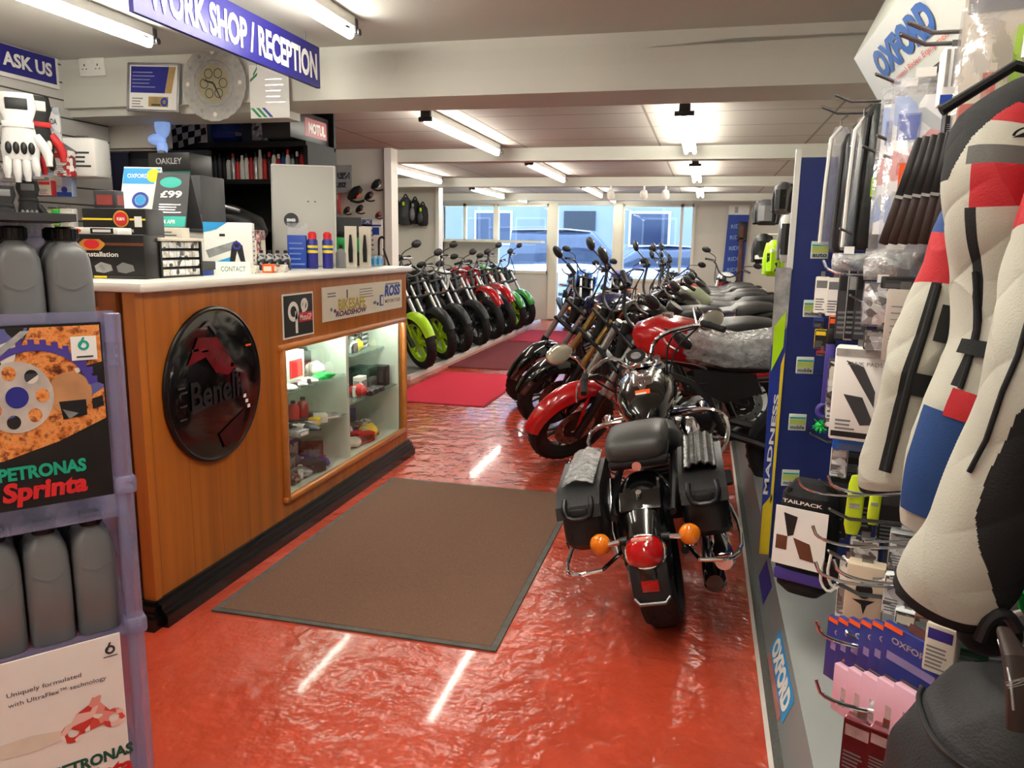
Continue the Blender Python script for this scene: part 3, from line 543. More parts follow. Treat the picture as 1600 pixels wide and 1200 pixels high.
pack('red_carton','small dark carton with a red oval label on top of the amber badge carton','carton',(-2.3,2.64,ZT+.2605),(.09,.06,.07),DGRY,R(10),lid=mt('dull_red',(160,70,66),.5,nz=(9,.4)))
# computer seen from behind
PCM=mt('warm_grey_plastic',(188,186,180),.45,nz=(3,.4),dark=.95)
t=thing('desktop_screen','tall grey back of a desktop screen with a round black sticker on the worktop','screen',(-2.34,4.25,ZT),R(24)); q=rotx(R(-8))
G(PCM).box((0,.0,.3),(.36,.035,.58),rot=q,bev=.012).build('back_shell',t); G(WHT).box((.0,.03,.3),(.375,.02,.6),rot=q,bev=.006).build('bezel',t)
g=G(BLK); F=frame((-.07,-.026,.27),(1,0,0),(0,.14,1)); g.prism(F,[(.042*math.cos(2*PI*k/28),.042*math.sin(2*PI*k/28)) for k in range(28)],.002); g.text(F,0,0,.05,.018,'BMB',SILV,.003,.03); g.build('sticker',t)
G(PCM).box((0,.02,.012),(.26,.16,.024),bev=.008).build('foot',t); g=G(DGRY)
for dx in(-.02,.02): g.cyl((dx+.05,-.03,.38),(dx+.05,-.01,.38),.004,n=8)
g.build('vent_hole',t)
t=thing('leaflet_holder','blue leaflet rack with a clear top standing beside the desktop screen','leaflet rack',(-2.17,3.86,ZT),R(20)); g=G(BLU); g.box((0,0,.09),(.1,.04,.18),bev=.003); g.build('blue_front',t); G(CLR).box((0,.025,.12),(.11,.01,.25)).build('clear_back',t); g=G(WHT); F=frame((0,-.02,.09),(1,0,0),(0,0,1)); g.lines(F,-.04,-.07,.045,.07,5,mt('pale_blue_ink',(110,140,210),.5,nz=(9,.4)),.001,.3); g.build('print',t)
def can(label,loc):
    t=thing('spray_can',label,'spray can',loc,.6,'blue and yellow spray cans'); G(NAVY).lathe([(.026,0),(.029,.004),(.029,.15),(.022,.162)],n=20).build('can_body',t)
    g=G(YEL); F=M.Identity(4)
    g.lathe([(.0295,.085),(.0296,.086),(.0296,.125),(.0295,.126)],n=20,cap=False); g.lathe([(.0299,.1),(.03,.101),(.03,.111),(.0299,.112)],BLU,n=20,cap=False); g.build('yellow_band',t)
    G(REDM).lathe([(.023,.16),(.023,.19),(.014,.2)],n=18).build('cap',t); return t
can('blue spray can with a red cap, left one of two beside the leaflet rack',(-2.1,3.9,ZT)); can('blue spray can with a red cap, right one of two beside the leaflet rack',(-2.04,3.96,ZT))
pack('black_bottle','short black topped grey bottle right of the two spray cans','bottle',(-2.03,4.1,ZT),(.055,.055,.13),GRY,kind='bottle'); 
for k in range(2):
    t=thing('fork_tool',['pale carded tool with a black handle, left of its pair on the worktop','pale carded tool with a black handle, right of its pair on the worktop'][k],'tool',(-2.04+.05*k,4.25+.09*k,ZT),.3,'carded tools on the worktop'); G(CRM).box((0,.006,.12),(.07,.004,.24)).build('card',t); G(BLK).tube([(0,-.004,.03),(0,-.008,.1),(0,-.004,.19)],[.012,.014,.006],n=8).build('handle',t)
t=thing('sunglasses_rack','green edged rack of dark sunglasses standing behind the spray cans','sunglasses rack',(-2.25,4.5,ZT),.35); G(GRN).box((0,0,.13),(.32,.02,.09),bev=.003).build('green_band',t); g=G(DGRY); g.box((0,.02,.15),(.3,.02,.3)); g.build('stand',t)
for k in range(4):
    g=G(BLK); x=-.12+.08*k
    for s in(-1,1): g.ell((x+s*.018,-.015,.2),.017,.006,.013)
    g.tube([(x-.036,-.012,.205),(x-.036,.03,.2)],.003); g.tube([(x+.036,-.012,.205),(x+.036,.03,.2)],.003); g.build('sunglasses',t)
t=thing('hand_torch','yellow and black hand torch hanging over the worktop far end','torch',(-2.12,4.62,ZT+.05),.4,rot=(0,R(-35),.4)); G(YEL).lathe([(.02,-.06),(.032,-.03),(.034,.05),(.018,.09)],n=14).build('body',t); G(BLK).lathe([(.028,-.075),(.028,-.058)],n=14).build('lens_ring',t)
for k in range(3): pack('blue_pack',['left','middle','right'][k]+' pale blue pack of the three at the far end of the worktop','pack',(-2.02,4.42+.085*k,ZT),(.05,.07,.065),mt('pale_blue_card',(150,190,214),.5,nz=(14,.4)),.2,'pale blue packs on the worktop',lid=CYAN)
pack('puncture_kit','dark blue box beside the pale blue packs on the worktop','box',(-2.05,4.68,ZT),(.05,.05,.05),NAVY,lid=SILV)

# ================================================================ MOTORCYCLES
GOLD=mt('gold_anodised',(190,160,96),.3,.8,nz=(20,.3)); LENS=mt('clear_lamp_lens',(235,238,242),.05,nz=(8,.4),dark=.8,coat=1); AMB=mt('amber_lens',(240,130,10),.12,coat=1,nz=(30,.4),dark=.8); RLENS=mt('red_lens',(190,6,10),.1,coat=1,nz=(18,.4),dark=.7)
SEATM=mt('black_seat_vinyl',(34,34,35),.5,bump=(220,.25,.002),nz=(5,.4)); SEATG=mt('dark_grey_seat_vinyl',(62,61,60),.45,bump=(220,.25,.002),nz=(5,.4)); BLUB=mt('midnight_blue_paint',(16,22,62),.18,coat=1,nz=(3,.4)); MIRG=mt('mirror_glass',(200,205,205),.03,1); SAGE=mt('sage_green_paint',(150,160,132),.3,coat=.7,nz=(3,.4),dark=.9); SKYB=mt('sky_blue_paint',(70,130,220),.25,coat=1,nz=(3,.4),dark=.85); WPA=mt('gloss_white_paint',(232,232,230),.2,coat=1,nz=(3,.4),dark=.95); GRNP=mt('green_paint',(64,160,60),.25,coat=1,nz=(3,.4)); BRASS=mt('bronze_fork_tube',(160,120,84),.25,.7,nz=(15,.4))
def wheel(t,name,x,z,Rw,wd,rimm,mm,discs=True,spokes=5):
    """tyre, rim and brake disc of one wheel, axle across y; mm is the matrix of the assembly"""
    Fw=mm@M.Translation((x,0,z))@M.Rotation(R(90),4,'X')
    g=G(RUB); hw=wd/2; prof=[(Rw*.72,-hw*.7),(Rw*.82,-hw*.98),(Rw*.93,-hw*.85),(Rw*.985,-hw*.45),(Rw,0),(Rw*.985,hw*.45),(Rw*.93,hw*.85),(Rw*.82,hw*.98),(Rw*.72,hw*.7)]
    g.lathe(prof,n=44,F=Fw,cap=False)
    for k in range(30):                                   # tread blocks
        for s in(-1,1):
            a=2*PI*(k+(.5 if s>0 else 0))/30; p=Fw@V((Rw*.985*math.cos(a),Rw*.985*math.sin(a),s*hw*.38)); d=(Fw.to_3x3()@V((math.cos(a),math.sin(a),0))); tt=(Fw.to_3x3()@V((-math.sin(a),math.cos(a),s*.8)))
            q=frame((0,0,0),tt,d).to_3x3(); g.box(p,(.032,.006,.012),rot=q)
    w_=g.build(name,t)
    g=G(rimm); g.lathe([(Rw*.74,-hw*.72),(Rw*.7,-hw*.5),(Rw*.62,-hw*.3),(Rw*.62,hw*.3),(Rw*.7,hw*.5),(Rw*.74,hw*.72)],n=40,F=Fw,cap=False); g.lathe([(.045,-hw*.6),(.05,-hw*.4),(.05,hw*.4),(.045,hw*.6)],n=16,F=Fw)
    for k in range(spokes):
        for s in((-.11,.11) if spokes<8 else (0,)):
            a=2*PI*k/spokes; a2=a+s*1.6
            g.tube([Fw@V((.045*math.cos(a),.045*math.sin(a),0)),Fw@V((Rw*.64*math.cos(a2),Rw*.64*math.sin(a2),0))],([.022,.016] if rimm is LIME else [.013,.009]) if spokes<8 else .004,n=6)
    g.build('rim',w_)
    if discs:
        g=G(STL); F2=Fw@M.Translation((0,0,-hw*.75))
        g.lathe([(Rw*.3,-.002),(Rw*.48,-.002),(Rw*.48,.002),(Rw*.3,.002)],n=32,F=F2,cap=False); g.lathe([(.05,.004),(Rw*.3,0)],DSTL,n=10,F=F2,cap=False)
        for k in range(10): a=2*PI*k/10; g.cyl(F2@V((Rw*.4*math.cos(a),Rw*.4*math.sin(a),-.0035)),F2@V((Rw*.4*math.cos(a),Rw*.4*math.sin(a),.0035)),.007,DSTL,8)
        g.build('brake_disc',w_)
    return w_
def arc_guard(g,x,z,r,w,a0,a1,m,mm,n=14,drop=.35):
    """mudguard: an arched strip with turned-down sides about the axle (x,z)"""
    def fn(u,v):
        a=a0+(a1-a0)*u; k=(v-.5)*2; rr=r-abs(k)**3*w*drop
        taper=1-.25*abs(u-.5)*2
        return mm@V((x+rr*math.cos(a),k*w*.5*taper,z+rr*math.sin(a)))
    return g.sheet(fn,n,8,m,.005)
def motorcycle(label,loc,rz,tank,guard,rim,steer=30,lean=9,seat=None,fork=None,group=None,tail=None,light='round',high=False,wrap=False,Rw=.3,tagcol=None,spokes=5,shroud=None,gold=None,bar='flat',stripes=None):
    t=thing('motorcycle',label,'motorcycle',loc,rz,group,rot=(R(-lean),0,rz))
    seat=seat or SEATM; fork=fork or ALU; tail=tail or tank; zr=Rw
    hx,hz=.30,.92; ax=.70                                            # steering head, front axle
    axis=V((ax-hx-.02,0,zr-hz)).normalized()
    SM=M.Translation((hx,0,hz))@M.Rotation(R(-steer),4,axis)@M.Translation((-hx,0,-hz))
    wheel(t,'front_wheel',ax,zr,Rw,.115,rim,SM,spokes=spokes); wheel(t,'rear_wheel',-.70,zr,Rw,.145,rim,M.Identity(4),spokes=spokes)
    up=-axis
    for s in(-1,1):
        g=G(fork); b=V((ax,s*.095,zr)); 
        g.tube([SM@(b+up*-.03),SM@(b+up*.3)],[.03,.028],DSTL if fork is not DSTL else fork,n=12); g.tube([SM@(b+up*.29),SM@(b+up*.74)],.0235,fork,n=12); g.tube([SM@(b+up*.3),SM@(b+up*.33)],.032,BLK,n=12)
        g.build('fork_leg',t)
    g=G(DSTL)
    for k,h in((.52,.02),(.70,.018)): c=V((ax,0,zr))+up*h*0+up*k; g.box(SM@c,(.07,.25,.03),rot=(SM.to_3x3()@M.Rotation(math.atan2(up.x,up.z),3,'Y')),bev=.01)
    g.build('fork_yoke',t)
    g=G(guard)
    if high: arc_guard(g,ax-.03,zr+.06,Rw+.13,.15,R(28),R(140),guard,SM)
    else: arc_guard(g,ax,zr,Rw+.035,.15,R(20),R(150),guard,SM)
    for s in(-1,1): g.tube([SM@V((ax,s*.075,zr+.02)),SM@V((ax-.06,s*.075,zr+Rw*.72)),SM@V((ax-.1,s*.06,zr+Rw*.95))],.011,guard,n=6)
    g.build('front_mudguard',t)
    # headlight and dials
    hl=V((ax-.22,0,zr))+up*.56; hl.x+=.11; d=SM.to_3x3()@V((1,0,-.12)).normalized(); yv=SM.to_3x3()@V((0,1,0))
    F=frame(SM@hl,yv,d.cross(yv)*1); 
    if (F.to_3x3()@V((0,0,1))).dot(d)<0: F=F@M.Rotation(PI,4,'Y')
    g=G(BLKG)
    if light=='round':
        g.lathe([(.03,-.14),(.075,-.11),(.088,-.03),(.09,0)],n=24,F=F); g.build('headlight_shell',t); g=G(CHR); g.torus(F,.086,.008,n=28,k=8); o=g.build('headlight_ring',t); G(LENS).lathe([(.08,.0),(.06,.02),(.02,.028),(.001,.029)],n=24,F=F,cap=False).build('headlight_lens',t)
    else:
        g.m=guard if light=='mask' else BLKG
        g.loft([(F@V((0,0,-.13)),.05,.07),(F@V((0,.02,-.05)),.1,.13),(F@V((0,.01,.0)),.085,.12),(F@V((0,-.01,.04)),.05,.08)],u=yv,n=18,e=2.2); g.build('headlight_cowl',t); g=G(LENS); g.ell(F@V((0,-.03,.025)),.055,.055,.03); g.build('headlight_lens',t)
    g=G(BLK); c=SM@(V((ax-.30,0,zr))+up*.78); q=SM.to_3x3()@M.Rotation(R(-40),3,'Y'); g.lathe([(.045,-.03),(.055,0),(.05,.018)],n=18,F=M.Translation(c)@q.to_4x4()); g.lathe([(.044,.019),(.001,.02)],SILV if light=='round' else LENS,n=18,F=M.Translation(c)@q.to_4x4(),cap=False); g.build('instrument_dial',t)
    # handlebar
    top=V((ax,0,zr))+up*.77; hb=.36; rise=.1 if bar=='flat' else .2
    pts=[V((top.x-.16,-hb,top.z+rise-.02)),V((top.x-.1,-hb*.62,top.z+rise)),V((top.x+.0,-.1,top.z+.02)),V((top.x,.1,top.z+.02)),V((top.x-.1,hb*.62,top.z+rise)),V((top.x-.16,hb,top.z+rise-.02))]
    g=G(BLK if not gold else gold); g.tube([SM@p for p in pts],.012,n=8,smooth=2); hbo=g.build('handlebar',t)
    for s in(-1,1):
        e=V((top.x-.165,s*(hb+.01),top.z+rise-.022)); i=V((top.x-.118,s*(hb-.12),top.z+rise-.008)); G(RUB).tube([SM@e,SM@i],.018,n=10).build('grip',hbo)
        g=G(ALU); l0=V((top.x-.06,s*(hb-.13),top.z+rise-.005)); l1=V((top.x-.085,s*(hb+.0),top.z+rise-.03)); g.tube([SM@l0,SM@((l0+l1)/2+V((.025,0,0))),SM@l1],[.009,.006,.006],n=6,smooth=1); g.tube([SM@(l0+V((-.045,0,0))),SM@l0],.016,BLK,n=8); g.build('lever',hbo)
        g=G(BLK); m0=V((top.x-.09,s*(hb-.14),top.z+rise)); m1=V((top.x-.05,s*(hb+.03),top.z+rise+.10)); g.tube([SM@m0,SM@(m0+V((.02,s*.02,.06))),SM@m1],.006,n=6,smooth=1)
        qm=(SM.to_3x3()@M.Rotation(R(8*s),3,'Z')); g.ell(SM@(m1+V((0,s*.03,.02))),.02,.072,.045,rot=qm,nu=16)
        mo=g.build('mirror',t); g=G(MIRG); g.ell(SM@(m1+V((-.012,s*.03,.02))),.0105,.066,.039,rot=qm,nu=16); g.build('mirror_glass',mo)
    g=G(BLK)
    for k,s in enumerate((-1,1,-1,1)): y=s*(.12+.05*k); g.tube([SM@V((top.x-.06,s*.2,top.z+rise-.03)),SM@V((top.x+.06+.02*k,s*.16,top.z-.02-.04*k)),V((hx+.02,s*.06,hz-.12)),V((hx-.12,s*.05,hz-.3))],.0055,n=6,smooth=2)
    g.build('cable',t)
    for s in(-1,1):
        g=G(BLK); p=hl+V((-.06,s*.12,-.05)); g.tube([SM@(hl+V((-.06,s*.07,-.04))),SM@p],.008,n=6); io=g.build('indicator',t); G(AMB).ell(SM@(p+V((0,s*.035,0))),.018,.036,.02).build('indicator_lens',io)
        g=G(BLK); g.tube([(-.86,s*.07,.72),(-.88,s*.14,.72)],.008,n=6); io=g.build('indicator',t); G(AMB).ell((-.885,s*.17,.72),.018,.036,.02).build('indicator_lens',io)
    # tank, seat, tail, side panels
    g=G(tank); g.loft([((.26,0,.86),.05,.06),((.22,0,.885),.12,.1),((.1,0,.905),.155,.13),((-.05,0,.885),.14,.125),((-.16,0,.835),.095,.09),((-.22,0,.80),.05,.05)],n=24,e=2.6); to=g.build('fuel_tank',t,ang=60)
    g=G(CHR); g.cyl((.07,0,1.02),(.07,0,1.042),.034,n=18); g.build('fuel_cap',to)
    if stripes:
        g=G(stripes)
        for s in(-1,1): g.sheet(lambda u,v: (.16-.26*u,s*(.148+.012*math.sin(u*PI)-.012*u),.87+.05*v-.02*u+.0*s),8,2,stripes,.003)
        g.build('tank_stripe',to)
    if shroud:
        for s in(-1,1): G(shroud).prism(frame((.0,s*.15,0),(1,0,0),(0,0,1)) if s<0 else frame((0,.162,0),(1,0,0),(0,0,1)),[(.36,.93),(.2,.95),(-.02,.88),(.1,.74),(.26,.66),(.34,.78)],.012).build('shroud',t)
    g=G(seat); g.loft([((-.14,0,.815),.07,.045),((-.2,0,.815),.115,.055),((-.38,0,.80),.145,.055),((-.5,0,.815),.14,.06),((-.56,0,.86),.125,.06),((-.72,0,.885),.105,.05),((-.84,0,.89),.08,.035),((-.88,0,.885),.05,.02)],n=20,e=3); so=g.build('seat',t,ang=60)
    g=G(BLK); g.box((-.53,0,.845),(.012,.27,.1),bev=.004); g.build('seat_strap',so)
    g=G(tail); g.loft([((-.42,0,.74),.12,.05),((-.6,0,.77),.115,.055),((-.8,0,.83),.09,.05),((-.95,0,.86),.06,.035),((-.99,0,.865),.04,.02)],n=18,e=2.6); g.build('tail_cowl',t,ang=60)
    g=G(RLENS); g.box((-.985,0,.845),(.03,.1,.05),bev=.012); g.build('tail_light',t)
    g=G(BLK); g.tube([(-.8,0,.78),(-.93,0,.68),(-1.0,0,.55)],[.03,.025,.02],n=8); g.box((-1.0,0,.56),(.012,.19,.14),bev=.004,rot=roty(R(-14))); g.build('plate_hanger',t)
    for s in(-1,1): g=G(tail if not wrap else BLK); g.prism(frame((0,s*.12-(.0 if s<0 else .0),0),(1,0,0),(0,0,1)),[(-.12,.76),(-.46,.76),(-.5,.66),(-.3,.58),(-.14,.64)],.012*-s); g.build('side_panel',t)
    # engine
    g=G(DSTL); g.box((.02,0,.36),(.42,.26,.2),bev=.05); g.box((-.14,0,.46),(.2,.24,.16),bev=.05)
    for s in(-1,1): g.cyl((-.03,s*.12,.37),(-.03,s*.175,.37),.095,ALU,20); g.cyl((.12,s*.12,.36),(.12,s*.165,.36),.07,DSTL,18)
    g.build('engine_case',t); g=G(ALU); q=roty(R(25))
    for k in range(7): g.box(V((.1,0,.47))+q@V((0,0,.028*k)),(.2,.22,.012),rot=q,bev=.003)
    g.box(V((.1,0,.47))+q@V((0,0,.21)),(.17,.18,.06),DSTL,rot=q,bev=.02); g.box(V((.1,0,.47))+q@V((0,0,.09)),(.15,.16,.2),DSTL,rot=q); g.build('cylinder',t)
    g=G(BLK); g.box((.3,0,.62),(.05,.26,.26),bev=.012); 
    for k in range(8): g.box((.327,0,.52+.028*k),(.006,.24,.008),DSTL)
    g.build('radiator',t)
    g=G(fork if gold else BLK)
    for s in(-1,1): g.tube([(hx,s*.03,hz-.02),(.12,s*.12,.74),(-.18,s*.13,.66),(-.3,s*.12,.4)],.02,n=8,smooth=1); g.tube([(hx,s*.03,hz-.12),(.3,s*.1,.6),(.2,s*.11,.34),(-.2,s*.11,.3)],.016,n=8,smooth=1); g.tube([(-.16,s*.12,.68),(-.5,s*.11,.74),(-.85,s*.08,.8)],.014,n=8)
    g.tube([(hx+.01,0,hz+.05),(hx+.07,0,hz-.16)],.035,n=12); g.build('frame',t)
    g=G(DSTL)
    for s in(-1,1): g.tube([(-.28,s*.1,.4),(-.5,s*.11,.36),(-.74,s*.11,zr)],[.028,.024,.022],n=8)
    g.build('swing_arm',t); g=G(RED if tank is not RED else YEL)
    g.tube([(-.5+.006*math.sin(k*1.3)*0+.036*math.cos(k*.9)-.002*k,.036*math.sin(k*.9),.42+.0045*k) for k in range(52)],.007,n=5); g.build('shock_spring',t)
    g=G(STL); g.tube([(.18,-.1,.6),(.34,-.12,.48),(.28,-.13,.27),(.0,-.14,.22),(-.25,-.16,.26)],.02,n=8,smooth=2); g.build('exhaust_pipe',t); g=G(DSTL); g.tube([(-.24,-.16,.26),(-.34,-.175,.31),(-.72,-.2,.45),(-.76,-.2,.465)],[.025,.05,.055,.04],n=14); g.lathe([(.028,0),(.032,.004)],CHR,14,F=frame((-.765,-.2,.467),(0,1,0),(0,0,1))); g.build('silencer',t)
    g=G(DSTL)
    for s in(-1,1): g.tube([(-.24,s*.13,.36),(-.2,s*.25,.34)],.011,n=8)
    g.tube([(-.1,.12,.28),(-.12,.22,.12),(-.1,.28,.0+.045)],.012,n=8); g.build('side_stand',t)
    if wrap:
        rnd=random.Random(5)
        g=G(CRINK); g.loft([((-.02,0,.9),.12,.1),((-.12,0,.87),.15,.1),((-.3,0,.84),.165,.09),((-.55,0,.88),.16,.1),((-.8,0,.91),.13,.09),((-.98,0,.9),.09,.07)],n=26,e=3); 
        g.v=[v+V((rnd.uniform(-.012,.012),rnd.uniform(-.012,.012),rnd.uniform(-.004,.02))) for v in g.v]; g.build('plastic_wrap',t,label='crumpled clear plastic wrap over the seat')
    if tagcol:
        p=SM@V((top.x-.02,.16,top.z+.04)); G(tagcol).prism(frame(p,(.3,.6,.2),(-.3,.1,1)),[(-.035,-.05),(.035,-.05),(.045,.02),(.0,.06),(-.04,.03)],.003).build('price_tag',t)
    return t
HD=181
# right row, bars turned to the left
GR='motorcycles parked in the right row'
def front_at(x,y,deg): a=R(deg); return (x-.72*math.cos(a),y-.72*math.sin(a),0)
b1=motorcycle('red motorcycle with red mudguard and its seat under clear plastic wrap',front_at(-.78,4.80,HD-16),R(HD-16),RED,RED,BLK,steer=60,lean=8,group=GR,fork=ALU,light='cowl',wrap=True,tail=RED)
b2=motorcycle('black motorcycle with low black mudguard and orange tag, behind the red mudguard one',front_at(-1.1,5.75,HD+2),R(HD+2),BLKG,BLKG,BLK,steer=42,lean=8,group=GR,fork=GOLD,tagcol=ORG,seat=SEATG,bar='high')
b3=motorcycle('blue black motorcycle with twin round dials whose front wheel stands furthest out in the aisle',front_at(-1.45,6.62,HD+6),R(HD+6),BLUB,BLKG,BLK,steer=56,lean=8,group=GR,fork=ALU,light='cowl',tagcol=ORG)
b4=motorcycle('black motorcycle with bronze fork, fourth from the cruiser in the right row',front_at(-.95,7.5,HD),R(HD),BLKG,BLKG,DSTL,steer=34,lean=8,group=GR,fork=BRASS,seat=SEATG,bar='high',light='round')
b5=motorcycle('motorcycle with a sage green tank in the middle of the right row',front_at(-.85,8.35,HD+2),R(HD+2),SAGE,WPA,BLK,steer=30,lean=8,group=GR,fork=ALU,bar='high',spokes=24)
b6=motorcycle('red and black motorcycle beyond the sage green one in the right row',front_at(-.9,9.2,HD),R(HD),RED,BLK,BLK,steer=34,lean=8,group=GR,tail=BLK,light='cowl',tagcol=ORG)
b7=dup(b4,front_at(-.85,10.05,HD),R(HD),'black motorcycle with bronze fork, seventh from the cruiser in the right row'); b7.rotation_euler=(R(-8),0,R(HD))
b8=motorcycle('white motorcycle second from last in the right row',front_at(-.9,10.9,HD),R(HD),WPA,WPA,BLK,steer=30,lean=8,group=GR,fork=ALU,seat=SEATG)
b9=dup(b2,front_at(-.9,11.75,HD),R(HD),'black motorcycle with orange tag, last in the right row before the shop window'); b9.rotation_euler=(R(-8),0,R(HD))
# left row on the grey ramp
GL='motorcycles parked on the grey ramp'
def L(x,y,deg): return front_at(x,y,deg)[:2]+(.04,)
HL=-16
l1=motorcycle('lime wheeled black motorcycle nearest the counter on the grey ramp',L(-2.97,7.88,HL),R(HL),BLKG,LIME,LIME,steer=-28,lean=2,group=GL,fork=ALU,shroud=LIME,light='mask',high=False,bar='high')
l2=motorcycle('lime wheeled black motorcycle second from the counter on the grey ramp',L(-2.98,8.6,HL),R(HL),BLKG,BLK,LIME,steer=-28,lean=2,group=GL,fork=ALU,light='cowl',shroud=BLK)
l3=motorcycle('black wheeled motorcycle with silver fork beside the lime wheeled pair',L(-2.98,9.25,HL),R(HL),DSTL,BLK,BLK,steer=-28,lean=2,group=GL,fork=ALU,light='cowl',shroud=BLK,bar='high')
l4=motorcycle('white and red tanked motorcycle fourth from the counter on the grey ramp',L(-2.96,10.0,HL),R(HL),WPA,BLK,DSTL,steer=-28,lean=2,group=GL,fork=ALU,stripes=RED,shroud=WPA,light='cowl')
l5=motorcycle('black wheeled motorcycle with red and white shroud fifth on the grey ramp',L(-2.96,10.75,HL),R(HL),RED,RED,BLK,steer=-28,lean=2,group=GL,fork=ALU,shroud=RED,stripes=WPA,light='mask',high=True)
l6=motorcycle('red faired motorcycle beyond the red and white shroud one on the grey ramp',L(-2.96,11.45,HL),R(HL),RED,RED,DSTL,steer=-28,lean=2,group=GL,fork=ALU,shroud=RED,light='cowl',high=True,bar='high')
l7=motorcycle('green motorcycle with lime wheels near the far end of the grey ramp',L(-2.96,12.15,HL),R(HL),GRNP,GRNP,LIME,steer=-28,lean=2,group=GL,fork=WHT,shroud=RED,light='cowl')
l8=motorcycle('green shrouded motorcycle last on the grey ramp beside the shop door',L(-2.96,12.85,HL),R(HL),BLKG,GRNP,BLK,steer=-28,lean=2,group=GL,shroud=GRNP,light='cowl',bar='high')
x1=motorcycle('light blue motorcycle standing before the open shop door',(-2.05,12.6,0),R(-70),SKYB,SKYB,BLK,steer=12,lean=7,light='cowl',shroud=SKYB,bar='high',seat=BLK)
GB='motorcycles behind the right row by the window'
x2=motorcycle('dark motorcycle under the right part of the shop window',(-.62,13.1,0),R(-95),BLKG,BLK,BLK,steer=20,lean=7,group=GB,bar='high',spokes=24)
x3=motorcycle('purple blue motorcycle under the left part of the shop window',(-1.42,12.6,0),R(-92),PUR,BLK,BLK,steer=-20,lean=7,group=GB,light='cowl')
x4=motorcycle('white and red motorcycle in the right corner by the shop window',(.25,13.0,0),R(-100),WPA,RED,BLK,steer=20,lean=7,group=GB,light='mask',bar='high')
